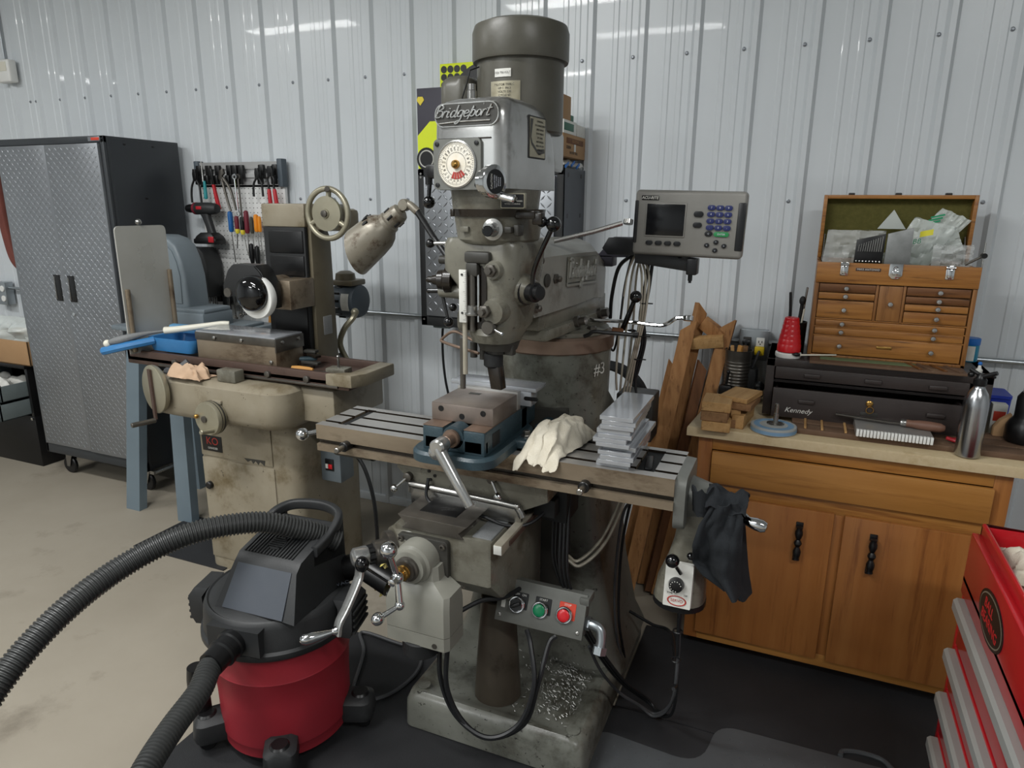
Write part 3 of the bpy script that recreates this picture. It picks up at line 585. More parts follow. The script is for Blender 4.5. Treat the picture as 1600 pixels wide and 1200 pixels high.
for a, b in ((PX[0], PX[1]), (PX[2], PX[3])): g = G(); g.box(a+.001, b-.001, SL[0]-.010, SL[2]+.010, TZ-.017, TZ-.006, .003); g.obj('swarf_filler', 'black_matte', table)
g = G(); g.obox(((PX[2]+PX[3])/2, SL[1]-.02, TZ-.002), (.02, .1, .01), (0, 0, .15), .004); g.obj('rubber_plug', 'black', table)
for x in (-1.265, -.485):
    g = G(); g.cyl((x, TY0+.012, .975-.01), (x, TY0-.022, .975-.01), .016, n=16, bev=.002); o = g.obj('table_stop', 'black', table)
    g = G(); g.lathe([(.009, 0), (.009, .035), (.007, .037)], (x, TY0-.02, .965), (0, -1, 0), 12); g.obj('stop_bolt', 'steel', o)
# left end of the table
g = G(); g.prism(rr(-1.375, .955, .05, .045, .02), 'x', TX0-.012, TX0, 0) if False else None
g.lathe([(.03, 0), (.026, .01), (.018, .013), (.018, .035), (.024, .04), (.022, .055)], (TX0, -1.385, .962), (-1, 0, 0), 18); g.obj('left_bearing', 'steel', table)
g = G(); g.cyl((TX0-.05, -1.385, .962), (TX0-.09, -1.42, .955), .010, .008, n=12); g.ball((TX0-.105, -1.43, .953), .022, 20); g.obj('ball_handle', 'chrome', table)
g = G(); g.cyl((TX0+.02, -1.40, .93), (TX0+.16, -1.40, .93), .04, n=24); g.obj('screw_housing', 'dark_cast', table)
# right end bracket, power feed
g = G(); g.loft([[(TX1, y, z) for y, z in rr(-1.375, .945, .105, .075, .03, 5)], [(TX1+.028, y, z) for y, z in rr(-1.375, .945, .103, .073, .03, 5)], [(TX1+.03, y, z) for y, z in rr(-1.375, .93, .06, .06, .05, 5)], [(TX1+.085, y, z) for y, z in rr(-1.375, .92, .055, .055, .05, 5)]]); g.obj('end_bracket', 'box_grey', table)
g = G(); g.loft([sec((-.190, -1.385), .045, .04, .03, .955), sec((-.19, -1.385), .05, .045, .03, .90), sec((-.205, -1.39), .045, .045, .03, .82), sec((-.215, -1.395), .05, .05, .03, .76), sec((-.222, -1.40), .066, .062, .055, .70), sec((-.225, -1.40), .070, .068, .06, .645)]); pf = g.obj('power_feed', 'cast_grey', mill)
g = G(); g.loft([sec((-.225, -1.40), .072, .07, .062, .645), sec((-.225, -1.40), .072, .07, .062, .63), sec((-.225, -1.40), .06, .058, .05, .622)]); g.obj('feed_base', 'black', pf)
fm = face((-.222, -1.468, .712), (1, .0, 0), (0, .12, 1))
fp = plaque(.075, .125, .003, -.014, .003).xf(fm).obj('feed_panel', 'label_white', pf)
g = G(); g.lathe([(.02, 0), (.021, .004), (.018, .018), (.016, .019)], (-.004, .004, .003), (0, 0, 1), 24); g.xf(fm); g.obj('speed_knob', 'black', fp)
g = G()
for i in range(10): a = i*.5+.3; g.cyl(fm @ V((-.004+.014*cos(a), .004+.014*sin(a), .0225)), fm @ V((-.004+.014*cos(a), .004+.014*sin(a), .0228)), .0014, n=6)
g.obj('knob_mark', 'label_white', fp)
g = G(); g.torus((0, 0, 0), .024, .0022, (0, 0, 1), 28, 6); g.xf(fm @ MX.Translation((0, -.043, .003)) @ MX.Scale(.55, 4, (0, 1, 0))); g.obj('logo_ring', 'ink_red', fp)
text('feed_logo', 'SERVO', 'ink_red', fp, fm @ MX.Translation((0, -.043, .0035)), .011, .0003); text('feed_text', 'TYPE', 'ink', fp, fm @ MX.Translation((-.02, -.024, .0035)), .007, .0002); text('feed_text', '150', 'ink', fp, fm @ MX.Translation((.022, -.024, .0035)), .007, .0002)
g = G(); g.cyl((-.218, -1.47, .75), (-.232, -1.50, .79), .0055, n=10); g.ball((-.236, -1.508, .802), .0185, 18); g.obj('feed_lever', 'black_gloss', pf)
g = G(); g.ball((-.195, -1.47, .805), .011, 12); g.obj('rapid_button', 'black_gloss', pf)
g = G(); g.lathe([(.05, 0), (.052, .004), (.052, .014), (.03, .02), (.018, .022), (.018, .06)], (-.165, -1.385, .925), (1, 0, 0), 32); g.obj('graduated_dial', 'steel', table)
g = G(); g.cyl((-.105, -1.385, .925), (-.095, -1.41, .93), .018, n=16, bev=.003); g.cyl((-.10, -1.39, .925), (-.085, -1.44, .945), .009, n=12); g.cyl((-.09, -1.43, .94), (-.055, -1.455, .925), .010, .008, n=12); g.lathe([(.009, 0), (.012, .012), (.0165, .032), (.017, .048), (.012, .058), (.004, .061)], (-.075, -1.455, .928), (1, -.1, -.15), 18); g.obj('crank_handle', 'chrome', table)
# ---- knee front: flange, shaft, gearbox and ball crank
fg = (-.925, -1.605, .712)
g = G(); g.prism(rr(fg[0], fg[2], .082, .066, .012), 'y', -1.618, -1.598, .002); fl = g.obj('feed_flange', 'dark_cast', mill)
g = G()
for sx in (-.068, .068):
    for sz in (-.052, .052): g.lathe([(.009, 0), (.009, .008), (.005, .009), (.005, .004)], (fg[0]+sx, -1.618, fg[2]+sz), (0, -1, 0), 14)
g.obj('cap_screw', 'dark_steel', fl)
g = G(); g.lathe([(.062, 0), (.062, .035), (.058, .05), (.05, .055), (.048, .07), (.03, .073)], (fg[0]-.005, -1.618, fg[2]+.005), (0, -1, 0), 36); g.obj('feed_boss', 'gearbox_grey', mill)
g = G(); g.lathe([(.036, 0), (.036, .014), (.03, .016), (.03, .026)], (fg[0]-.005, -1.685, fg[2]+.005), (0, -1, 0), 30); g.obj('feed_dial', 'dark_steel', mill)
g = G(); g.lathe([(.021, 0), (.021, .006), (.017, .008), (.021, .012), (.021, .018), (.014, .02), (.014, .03)], (fg[0]-.005, -1.708, fg[2]+.005), (0, -1, 0), 20); g.obj('clutch', 'brass', mill)
g = G(); hb = V((-.912, -1.745, .745)); hb = V((fg[0]-.004, -1.745, .718))
g.ball(hb, .018, 18); g.lathe([(.012, 0), (.012, .02), (.009, .022)], hb+V((0, -.012, 0)), (0, -1, 0), 6)
t1 = hb+V((-.014, -.01, .068)); t2 = hb+V((.012, -.012, -.075)); t3 = hb+V((-.028, -.06, -.098))
g.cyl(hb, t1, .0095, .0085, n=14); g.ball(t1+V((-.004, 0, .016)), .0245, 22); g.cyl(hb, t2, .0085, .0105, n=14); g.ball(t2, .014, 16); g.cyl(t2, t3, .006, .008, n=12); g.ball(t3, .0175, 18, (1, 1.15, 1)); g.obj('ball_crank', 'chrome', mill)
gx0, gx1, gy0, gy1 = -1.0, -.815, -1.70, -1.605
def gsec(z, x0, x1, y0, y1, r=.008): return [(x, y, z) for x, y in ((x0, y0), (x1, y0), (x1+.012, y0+.014), (x1+.012, y1), (x0, y1))]
g = G(); g.loft([gsec(.528, gx0, gx1, gy0, gy1), gsec(.615, gx0, gx1, gy0, gy1), gsec(.645, gx0+.01, gx1-.005, gy0+.012, gy1), gsec(.675, gx0+.045, gx1-.05, gy0+.035, gy1), gsec(.715, gx0+.05, gx1-.055, gy0+.04, gy1)]); gb = g.obj('feed_gearbox', 'gearbox_grey', mill, 25)
g = G(); g.loft([gsec(.485, gx0, gx1, gy0, gy1), gsec(.526, gx0, gx1, gy0, gy1)]); g.obj('gearbox_lid', 'gearbox_grey', gb, 25)
g = G(); g.cyl((-.915, -1.652, .438), (-.915, -1.652, .487), .056, n=30, bev=.004); g.obj('motor_stub', 'black_matte', gb)
g = G(); g.cyl((-.845, -1.702, .498), (-.845, -1.699, .498), .008, n=12); g.obj('lid_screw', 'dark_steel', gb)
g = G(); g.cyl((gx0-.018, -1.66, .60), (gx0, -1.66, .60), .014, n=16); g.obj('side_knob', 'black', gb)
g = G(); kb = V((-1.055, -1.71, .70)); g.cyl((-.985, -1.66, .625), kb, .004, n=10); g.ball(kb+V((-.01, -.005, .012)), .02, 18, (1, 1, 1.2)); g.obj('engage_lever', 'black_gloss', gb)
# knee elevating shaft at 45 degrees and its crank
sa = V((-.985, -1.54, .715)); sd = V((-.62, -.78, -.02)).normalized()
g = G(); g.lathe([(.095, -.03), (.085, .03), (.068, .06), (.064, .075)], sa, sd, 32); g.obj('shaft_boss', 'cast_grey', mill)
g = G(); g.lathe([(.054, .075), (.056, .08), (.056, .098), (.045, .10), (.036, .102), (.036, .135), (.03, .138)], sa, sd, 32); g.obj('elevating_dial', 'dark_steel', mill)
g = G()
for i in range(7):
    a = i*2*pi/7; x, y, z = g.frame(sd); p = sa+sd*.136+(x*cos(a)+y*sin(a))*.022; g.cyl(p, p+sd*.02, .008, n=8)
g.cyl(sa+sd*.13, sa+sd*.16, .02, n=18); g.obj('dog_clutch', 'black', mill)
ce = sa+sd*.155
g = G(); g.lathe([(.026, 0), (.029, .006), (.029, .04), (.02, .048), (.012, .05)], ce, sd, 22); hub = g.obj('elevating_crank', 'alloy', mill)
arm = smooth_path([ce+sd*.022, V((-1.094, -1.69, .665)), V((-1.094, -1.705, .64)), V((-1.105, -1.745, .58)), V((-1.113, -1.772, .545)), V((-1.113, -1.783, .515))], 6)
g = G(); secs = []
wd = V((.88, -.47, 0)).normalized()
for i, p in enumerate(arm):
    d = (arm[min(i+1, len(arm)-1)]-arm[max(0, i-1)]).normalized(); n_ = wd.cross(d).normalized(); ww = .021-.005*i/len(arm)
    secs.append([p+wd*x*ww+n_*y*.007 for x, y in rr(0, 0, 1, 1, .5, 2)])
g.loft(secs); g.obj('crank_arm', 'alloy', hub)
he = V((-1.113, -1.783, .528)); hd_ = V((-.66, -.75, -.03)).normalized()
g = G(); g.lathe([(.013, 0), (.011, .01), (.008, .014), (.009, .02), (.013, .045), (.0165, .07), (.016, .088), (.010, .1), (.003, .104)], he, hd_, 20); g.obj('crank_handle', 'chrome', hub)
# readout scale bar under the saddle
g = G(); g.box(-.70, -.675, -1.62, -1.25, .775, .805, .002); sb_ = g.obj('readout_scale', 'cable_white', mill)
g = G(); g.box(-.6995, -.6755, -1.6215, -1.619, .777, .803, .001); g.obj('scale_cap', 'label_white', sb_)
g = G(); g.box(-.674, -.671, -1.57, -1.30, .782, .798, .001); g.obj('scale_strip', 'rust_brown', sb_)
g = G(); g.box(-.655, -.575, -1.36, -1.24, .77, .91, .01); g.box(-.67, -.60, -1.40, -1.33, .80, .86, .008); g.obj('reader_head', 'black_matte', mill)
# control box
XM = face((-.627, -1.435, .522), (1, .03, -.02), (.03, .42, 1))
g = G(); g.box(-.135, .135, -.062, .062, -.07, 0, .004); g.xf(XM); cbx = g.obj('control_box', 'box_grey', mill)
g = G(); g.box(-.139, .139, -.066, .066, -.004, .002, .0015); g.xf(XM); g.obj('control_lid', 'box_grey', cbx)
g = G()
for sx in (-.124, .124):
    for sy in (-.048, .052): g.lathe([(.0055, .002), (.0055, .0045), (.003, .0055)], (sx, sy, 0), (0, 0, 1), 12)
g.xf(XM); g.obj('lid_screw', 'steel', cbx)
def pushb(x, y, mat, lbl, lm_, kind):
    pl = plaque(.052, .05, .003, .0015, .0035).xf(XM @ MX.Translation((x+.006, y+.012, 0))).obj('button_label', lm_, cbx)
    text('button_text', lbl, 'label_white', pl, XM @ MX.Translation((x+.006, y+.030, .0038)), .009, .0002)
    g = G(); g.lathe([(.0255, .002), (.0255, .012), (.0235, .014), (.0235, .010), (.021, .010), (.021, .018), (.019, .020), (.019, .014)], (0, 0, 0), (0, 0, 1), 32); g.xf(XM @ MX.Translation((x, y, 0))); rg = g.obj('button_ring', 'chrome', cbx)
    g = G()
    if kind == 'knob': g.lathe([(.0185, .012), (.0185, .02)], (0, 0, 0), (0, 0, 1), 28); g.obox((0, 0, .026), (.034, .010, .014), (0, 0, .5), .003)
    else: g.lathe([(.0185, .012), (.0185, .0205), (.016, .0225), (.006, .0232)], (0, 0, 0), (0, 0, 1), 28)
    g.xf(XM @ MX.Translation((x, y, 0))); g.obj('selector_knob' if kind == 'knob' else 'push_button', mat, rg)
pushb(-.072, -.006, 'black', 'OFF   ON', 'black', 'knob'); pushb(.002, -.006, 'btn_green', 'START', 'black', 'b'); pushb(.078, -.004, 'btn_red', 'STOP', 'lbl_red', 'b')
pl = plaque(.014, .062, .002, .0015, .003).xf(XM @ MX.Translation((-.118, .006, 0))).obj('emblem_strip', 'label_white', cbx)
g = G(); g.tube([XM @ V(p) for p in smooth_path([(.135, -.02, -.035), (.165, -.02, -.03), (.185, -.03, -.03), (.192, -.06, -.03), (.19, -.085, -.03)], 5)], .015, 14); g.cyl(XM @ V((.137, -.02, -.035)), XM @ V((.152, -.02, -.033)), .021, n=6); g.cyl(XM @ V((.191, -.075, -.03)), XM @ V((.19, -.098, -.03)), .021, n=6); g.obj('conduit_elbow', 'galv', cbx)
g = G(); g.box(-.51, -.48, -1.42, -1.36, .55, .575, .004); g.box(-.72, -.50, -1.40, -1.37, .54, .57, .004); g.obj('box_bracket', 'box_grey', cbx)
# cables of the machine
def cable(name, pts, r, mat, parent=None, n=7, k=8):
    g = G(); g.tube(smooth_path(pts, k), r, n); return g.obj(name, mat, parent)
cable('feed_cable', [(-.86, -1.64, .485), (-.85, -1.66, .36), (-.80, -1.66, .25), (-.70, -1.66, .21), (-.62, -1.62, .25), (-.59, -1.58, .36), (-.62, -1.53, .45), (-.645, -1.50, .48)], .0075, 'cable_black', mill)
cable('feed_cable', [(-.825, -1.66, .485), (-.825, -1.67, .35), (-.78, -1.66, .24), (-.70, -1.65, .20), (-.61, -1.60, .24), (-.585, -1.56, .35), (-.575, -1.50, .45), (-.56, -1.48, .47)], .0075, 'cable_black', mill)
cable('feed_cable', [(-.82, -1.62, .56), (-.77, -1.55, .575), (-.72, -1.5, .57), (-.70, -1.42, .56)], .007, 'cable_black', mill)
cable('reader_cable', [(-.985, -1.47, .895), (-.98, -1.49, .84), (-.93, -1.495, .82), (-.80, -1.49, .815), (-.72, -1.49, .80), (-.66, -1.45, .80), (-.62, -1.36, .83)], .005, 'cable_black', mill)
for k, dx in enumerate((0, .012, .024)):
    cable('readout_cable', [(-.60+dx, -1.33, .86), (-.595+dx, -1.36, .74), (-.585+dx, -1.38, .62), (-.555+dx, -1.36, .50), (-.50+dx, -1.30, .34), (-.43+dx, -1.2, .16), (-.36+dx, -1.12, .05), (-.30, -1.13-.01*k, .03), (-.25, -1.2, .08), (-.225, -1.3, .25), (-.223, -1.38, .50), (-.225+.004*k, -1.39, .625)], .0048, 'cable_black', mill)
for k, dx in enumerate((0, .012)):
    cable('power_cable', [(-.475, -1.42, .42), (-.45, -1.36, .30), (-.41, -1.26, .16), (-.36, -1.17, .06), (-.31, -1.16+dx, .025), (-.26, -1.2+dx, .10), (-.225, -1.33, .3), (-.222, -1.38, .60)], .005, 'cable_grey', mill)
g = G()
for z in (.52, .42): g.torus((-.224, -1.385+.006*(.5-z)*10, z), .0125, .0025, (0, 0, 1), 14, 5)
g.obj('cable_tie', 'black', mill)
# ---------------------------------------------------------------- bench along the wall: cabinet, worktop
cab = thing('base_cabinet', 'orange-brown wooden base cabinet with two doors under the speckled worktop', 'cabinet', (.2, -.38, 0))
g = G(); g.box(-.288, -.27, -.67, -.085, .05, .889); g.box(.662, .68, -.67, -.085, .05, .889); g.box(-.27, .662, -.67, -.085, .05, .068); g.box(-.27, .662, -.10, -.085, .068, .889); g.box(-.24, .64, -.62, -.12, .002, .05)
g.obj('carcass', 'cab_wood', cab)
g = G(); g.box(-.29, -.24, -.69, -.67, .05, .889, .002); g.box(.632, .682, -.69, -.67, .05, .889, .002); g.box(.165, .235, -.69, -.67, .1, .66, .002); g.obj('stile', 'cab_wood', cab)
for z0, z1 in ((.84, .889), (.66, .72), (.05, .10)):
    g = G(); g.box(-.24, .632, -.69, -.67, z0, z1, .002); g.obj('rail', 'cab_wood_x', cab)
g = G(); g.box(-.238, .635, -.708, -.688, .715, .838, .004); g.obj('drawer_front', 'cab_wood_x', cab)
def pull(x, z, parent):
    g = G(); yy = -.71
    g.lathe([(.003, 0), (.012, .004), (.010, .012), (.013, .02), (.014, .035), (.010, .045), (.007, .052), (.011, .058), (.014, .066), (.011, .074), (.007, .08), (.010, .087), (.014, .1), (.013, .112), (.010, .12), (.012, .128), (.003, .132)], (x, yy-.016, z-.066), (0, 0, 1), 12)
    g.box(x-.012, x+.012, yy-.004, yy+.002, z-.075, z-.05, .002); g.box(x-.012, x+.012, yy-.004, yy+.002, z+.05, z+.075, .002); g.obj('handle', 'black', parent)
for x0, x1, hx in ((-.247, .19, .083), (.222, .655, .318)):
    g = G(); g.box(x0, x1, -.708, -.6895, .088, .668, .004); d = g.obj('door', 'cab_wood', cab); pull(hx, .545, d)
g = G()
for z in (.19,): g.box(-.256, -.243, -.697, -.688, z-.03, z+.03, .002); g.cyl((-.25, -.699, z-.03), (-.25, -.699, z+.03), .005, n=8)
g.obj('hinge', 'black', cab)
g = G(); g.loft([[(x, y, z) for x, y in ((-.332+e, -.715+e), (.86, -.715+e), (.86, -.07), (-.280+e, -.07))] for z, e in ((.889, 0), (.917, 0), (.923, .002), (.925, .006))])
wt = g.obj('worktop', 'laminate'); tag(wt, 'pale speckled laminate worktop on the wooden base cabinet', 'worktop')
CT = .925
# offcuts of wood
def blk(name, c, size, rz, mat, label):
    g = G(); g.obox((0, 0, size[2]/2), size, (0, 0, 0), .0015, 1); o = g.obj(name, mat); o.location = c; o.rotation_euler = (0, 0, rz); return tag(o, label, 'wood block', 'wood offcuts on the worktop')
blk('wood_block', (-.232, -.69, CT), (.098, .11, .034), .03, 'block', 'rough pale wood offcut at the bottom of the left stack on the worktop corner')
blk('wood_block', (-.238, -.69, CT+.035), (.092, .10, .034), -.02, 'block_dark', 'dark end-grain wood offcut in the middle of the left stack')
blk('wood_block', (-.236, -.67, CT+.070), (.10, .13, .034), .02, 'block', 'light wood offcut topmost of the left stack beside the can')
blk('wood_block', (-.150, -.58, CT), (.042, .20, .05), -.12, 'block', 'tall narrow wood offcut under the right-hand pile')
blk('wood_block', (-.185, -.60, CT), (.034, .16, .032), .0, 'block_dark', 'short dark wood offcut hidden between both piles')
o = blk('wood_block', (-.178, -.635, CT+.034), (.035, .05, .03), .3, 'block', 'small crooked wood cube wedged between both piles')
blk('wood_block', (-.155, -.585, CT+.066), (.092, .16, .024), -.15, 'block_dark', 'flat brown wood offcut below the topmost board of the right pile')
blk('wood_block', (-.165, -.575, CT+.091), (.105, .16, .018), -.28, 'block', 'thin pale wood board lying topmost on the right pile')
# can with offcuts, black cord
can = thing('metal_can', 'dark ribbed metal can holding wood scraps behind the wood offcuts', 'can', (-.215, -.17, CT))
prf = [(.052, 0)]
for i in range(9): prf += [(.055, .03+i*.014), (.0525, .037+i*.014)]
g = G(); g.lathe(prf+[(.055, .16), (.055, .19), (.057, .192), (.054, .192), (.053, .05), (.0, .05)], (-.215, -.17, CT+.001), (0, 0, 1), 28, False); g.lathe([(.052, 0), (.052, .004)], (-.215, -.17, CT+.001)); g.obj('can_body', 'dark_steel', can)
for i, (dx, dy, L, m) in enumerate(((-.02, -.01, .20, 'block'), (.0, -.02, .205, 'gold_wood'), (.02, 0, .20, 'block_dark'))):
    g = G(); g.obox((-.215+dx, -.17+dy, CT+.055+L/2-.02), (.014, .02, L*.75), (.1, .1*(i-1), i), .002); o = g.obj('wood_scrap', m); tag(o, ('pale', 'yellowish', 'brown')[i]+' wood scrap sticking out of the ribbed can', 'wood scrap')
g = G(); g.loft([sec((-.16, -.16), .028, .035, .01, z) for z in (CT+.0, CT+.10)]+[sec((-.155, -.16), .02, .03, .01, CT+.115)]); g.obox((-.14, -.15, CT+.02), (.05, .08, .05), (0, 0, .3), .01); o = g.obj('spray_trigger', 'black_matte'); tag(o, 'black plastic box standing behind the ribbed can under the outlet', 'plastic box')
g = G(); g.cyl((-.255, -.235, CT+.012), (-.245, -.235, CT+.10), .006, n=10); g.box(-.28, -.225, -.25, -.22, CT, CT+.05, .012); g.ball((-.245, -.235, CT+.105), .009, 10); o = g.obj('black_clamp', 'black'); tag(o, 'small black clamp with upright screw in front of the ribbed can', 'clamp')
g = G(); g.tube(smooth_path([(-.20, -.25, CT+.018), (-.16, -.26, CT+.02), (-.12, -.24, CT+.02), (-.115, -.28, CT+.045), (-.13, -.3, CT+.02), (-.17, -.29, CT+.02), (-.2, -.28, CT+.018)], 6), .016, 8); g.ball((-.118, -.25, CT+.06), .022, 12); o = g.obj('cord_bundle', 'black'); tag(o, 'black cord bundle lying between the ribbed can and the brown steel chest', 'cord')
# polishing disc on a steel arbor
dc = thing('grinding_disc', 'blue and grey grinding disc with upright steel arbor on the worktop', 'grinding disc', (-.04, -.645, CT))
g = G(); g.lathe([(.074, 0), (.078, .002), (.078, .021), (.076, .023), (.05, .0235)], (-.04, -.645, CT), (0, 0, 1), 44); g.obj('disc', 'wheel_grey', dc)
g = G(); g.lathe([(.077, .0225), (.05, .0245), (.048, .0235)], (-.04, -.645, CT), (0, 0, 1), 44, False); g.lathe([(.0785, .004), (.0785, .016)], (-.04, -.645, CT), (0, 0, 1), 44, False); g.obj('blue_band', 'wheel_blue', dc)
g = G(); g.lathe([(.03, .0235), (.03, .026), (.012, .027), (.009, .03), (.009, .062), (.007, .064), (.007, .098), (.005, .1)], (-.035, -.635, CT), (0, 0, 1), 18); g.obj('arbor', 'steel', dc)
# scrap boards under the steel comb block
sb = thing('scrap_board', 'weathered brown slatted wooden board lying along the front of the steel chest', 'board', (.36, -.55, CT))
for i, (y0, y1) in enumerate(((-.645, -.575), (-.572, -.505), (-.50, -.44))):
    g = G(); g.box(.015+i*.004, .73, y0, y1, CT, CT+.02+.002*i, .002); g.obj('slat', 'scrap_wood', sb)
g = G()
for x in (.06, .115, .19): g.box(x, x+.008, -.64, -.45, CT+.02, CT+.0255, .001)
stuff(g.obj('batten', 'block', sb))
cb_ = thing('serrated_block', 'flat grey steel block with a toothed front edge lying on the slatted board', 'steel block', (.335, -.56, CT+.0245))
g = G(); g.box(.222, .452, -.665, -.45, CT+.0245, CT+.048, .0015); g.obj('plate', 'ground_steel', cb_)
g = G()
for i in range(22): x = .2225+i*.01045; g.box(x+.0012, x+.009, -.673, -.66, CT+.0245, CT+.0485, .0008)
stuff(g.obj('tooth', 'white_paint', cb_))
fl_ = thing('hand_file', 'flat hand file with a worn wooden handle lying on the toothed steel block', 'file', (.38, -.57, CT+.049))
fm_ = MX.Translation((.375, -.575, CT+.063)) @ MX.Rotation(-.02, 4, 'Z')
g = G(); g.lathe([(.010, 0), (.013, .004), (.0125, .02), (.016, .045), (.017, .075), (.0155, .105), (.009, .118), (.002, .12)], (0, 0, 0), (1, -.12, .0), 20); g.xf(fm_); g.obj('handle', 'file_wood', fl_)
g = G(); g.lathe([(.0125, -.012), (.0135, -.008), (.0135, .004), (.012, .006)], (0, 0, 0), (1, -.12, 0), 18); g.xf(fm_); g.obj('ferrule', 'steel', fl_)
g = G(); g.prism([(-.012, -.004), (-.012, .006), (-.05, .012), (-.215, .035), (-.215, .02), (-.05, -.008)], 'z', -.0055, -.001, .0005); g.xf(fm_); g.obj('blade', 'dark_steel', fl_)
g = G()
for s in (-1, 1): g.tube(smooth_path([(.50, -.60, CT+.034), (.52, -.60+s*.006, CT+.03), (.545, -.60+s*.018, CT+.029), (.57, -.6+s*.014, CT+.029)], 5), .006, 8)
o = g.obj('red_snips', 'grip_red'); tag(o, 'pair of red-handled snips on the slatted board behind the aluminium bottle', 'snips')
# brown steel machinist chest
kn = thing('steel_chest', 'dark brown steel tool chest with two drawers ajar below the oak chest', 'tool chest', (.27, -.32, CT))
K0, K1, KY0, KY1, KT = -.09, .63, -.48, -.16, 1.155
g = G(); g.box(K0, K0+.03, KY0, KY1, CT+.012, KT, .002); g.box(K1-.03, K1, KY0, KY1, CT+.012, KT, .002); g.box(K0, K1, KY0, KY1, KT-.03, KT, .002); g.box(K0, K1, KY0+.01, KY1, CT+.012, CT+.03, .002); g.box(K0, K1, KY1-.006, KY1, CT+.012, KT, .001); g.box(K0, K1, KY0+.02, KY1, 1.062, 1.072)
for sx in (K0+.05, K1-.05):
    for sy in (KY0+.05, KY1-.05): g.cyl((sx, sy, CT), (sx, sy, CT+.014), .014, n=12)
g.obj('body', 'kennedy', kn)
def kdrawer(z0, z1, yf, pulls):
    g = G(); g.box(K0+.033, K1-.068, yf, yf+.012, z0, z1, .0025); g.box(K0+.04, K1-.075, yf+.012, KY1-.03, z0+.004, z0+.008); g.box(K0+.04, K0+.046, yf+.01, KY1-.03, z0+.004, z1-.012); g.box(K1-.081, K1-.075, yf+.01, KY1-.03, z0+.004, z1-.012); d = g.obj('drawer', 'kennedy', kn)
    for x, z in pulls:
        g = G(); g.box(x-.028, x+.028, yf-.009, yf+.001, z-.008, z+.008, .004); g.obj('pull', 'kennedy', d)
    return d
kdrawer(1.083, 1.128, KY0-.012, ((.07, 1.103), (.27, 1.103), (.47, 1.103)))
kd = kdrawer(.945, 1.055, KY0-.045, ((.06, 1.012), (.47, 1.012)))
g = G(); g.lathe([(.011, 0), (.012, .003), (.009, .006), (.003, .007)], (.265, KY0-.045, 1.03), (0, -1, 0), 20); g.torus((.268, KY0-.052, 1.008), .012, .0016, (0, 1, 0), 20, 6); g.obj('lock', 'brass', kd)
g = G(); g.box(.24, .295, KY0-.0465, KY0-.044, .985, .997, .001); g.obj('badge', 'dark_cast', kd)
text('maker_script', 'Kennedy', 'label_white', kd, face((.035, KY0-.0458, .975), (1, 0, 0), (0, 0, 1)), .026, .0002, .35)
# oak chest
ok = thing('oak_chest', 'oak machinist chest with eleven small drawers and its lid propped open', 'tool chest', (.3, -.27, KT))
A0, A1, AY0, AY1, AZ0, AZ1 = .045, .553, -.40, -.13, KT+.004, 1.51
g = G(); g.box(A0, A0+.014, AY0-.006, AY1, AZ0, AZ1-.006, .002); g.box(A1-.014, A1, AY0-.006, AY1, AZ0, AZ1-.006, .002); g.box(A0, A1, AY1-.01, AY1, AZ0, AZ1, .001); g.box(A0, A1, AY0-.006, AY1, AZ0, AZ0+.012, .002); g.box(A0+.01, A1-.01, AY0+.01, AY1, AZ0, 1.435); g.obj('carcass', 'oak_v', ok)
g = G(); g.box(A0, A1, AY0-.012, AY0+.006, 1.437, AZ1, .002); g.obj('front_band', 'oak', ok)
for z in (1.402, 1.302, 1.272, 1.240):
    if z < 1.31: g = G(); g.box(A0+.012, A1-.012, AY0-.003, AY0+.02, z, z+.005, .001); g.obj('rail', 'oak', ok)
for x in (.252, .338): g = G(); g.box(x-.006, x+.003, AY0-.004, AY0+.02, 1.305, 1.437, .001); g.obj('divider', 'oak_v', ok)
def odr(x0, x1, z0, z1, knobs, m='oak'):
    g = G(); g.box(x0, x1, AY0-.007, AY0+.012, z0, z1, .0025); d = g.obj('drawer', m, ok)
    for x in knobs:
        g = G(); zz = (z0+z1)/2; g.lathe([(.0045, 0), (.004, .006), (.008, .009), (.009, .014), (.007, .018), (.002, .019)], (x, AY0-.007, zz), (0, -1, 0), 16); g.obj('knob', 'alloy', d)
odr(A0+.016, .245, 1.404, 1.433, (.15,), 'oak_d'); odr(A0+.016, .245, 1.378, 1.401, (.15,)); odr(A0+.016, .245, 1.308, 1.373, (.15,))
odr(.257, .331, 1.308, 1.433, (.296,), 'oak_v')
odr(.343, A1-.018, 1.404, 1.433, (.443,), 'oak_d'); odr(.343, A1-.018, 1.377, 1.400, (.443,), 'oak_d'); odr(.343, A1-.018, 1.350, 1.373, (.443,)); odr(.343, A1-.018, 1.308, 1.346, (.443,))
odr(A0+.016, A1-.018, 1.277, 1.301, (.15, .443)); odr(A0+.016, A1-.018, 1.246, 1.272, (.15, .443)); odr(A0+.016, A1-.018, AZ0+.016, 1.241, (.15, .443))
g = G(); g.box(.272, .322, AY0-.0105, AY0-.006, 1.207, 1.217, .002); g.obj('escutcheon', 'brass', ok)
for x, big in ((.135, 0), (.298, 1), (.462, 0)):
    g = G()
    if big: g.prism([(x-.021, 1.512), (x+.021, 1.512), (x+.021, 1.472), (x+.010, 1.460), (x-.010, 1.460), (x-.021, 1.472)], 'y', AY0-.017, AY0-.011, .001); g.box(x-.010, x+.010, AY0-.024, AY0-.016, 1.474, 1.488, .002); g.torus((x, AY0-.018, 1.496), .006, .002, (0, 1, 0), 14, 5)
    else: g.box(x-.013, x+.013, AY0-.016, AY0-.011, 1.465, 1.512, .002); g.box(x-.008, x+.008, AY0-.024, AY0-.015, 1.470, 1.50, .003); g.cyl((x-.014, AY0-.018, 1.505), (x+.014, AY0-.018, 1.505), .005, n=10)
    g.obj('latch', 'chrome', ok)
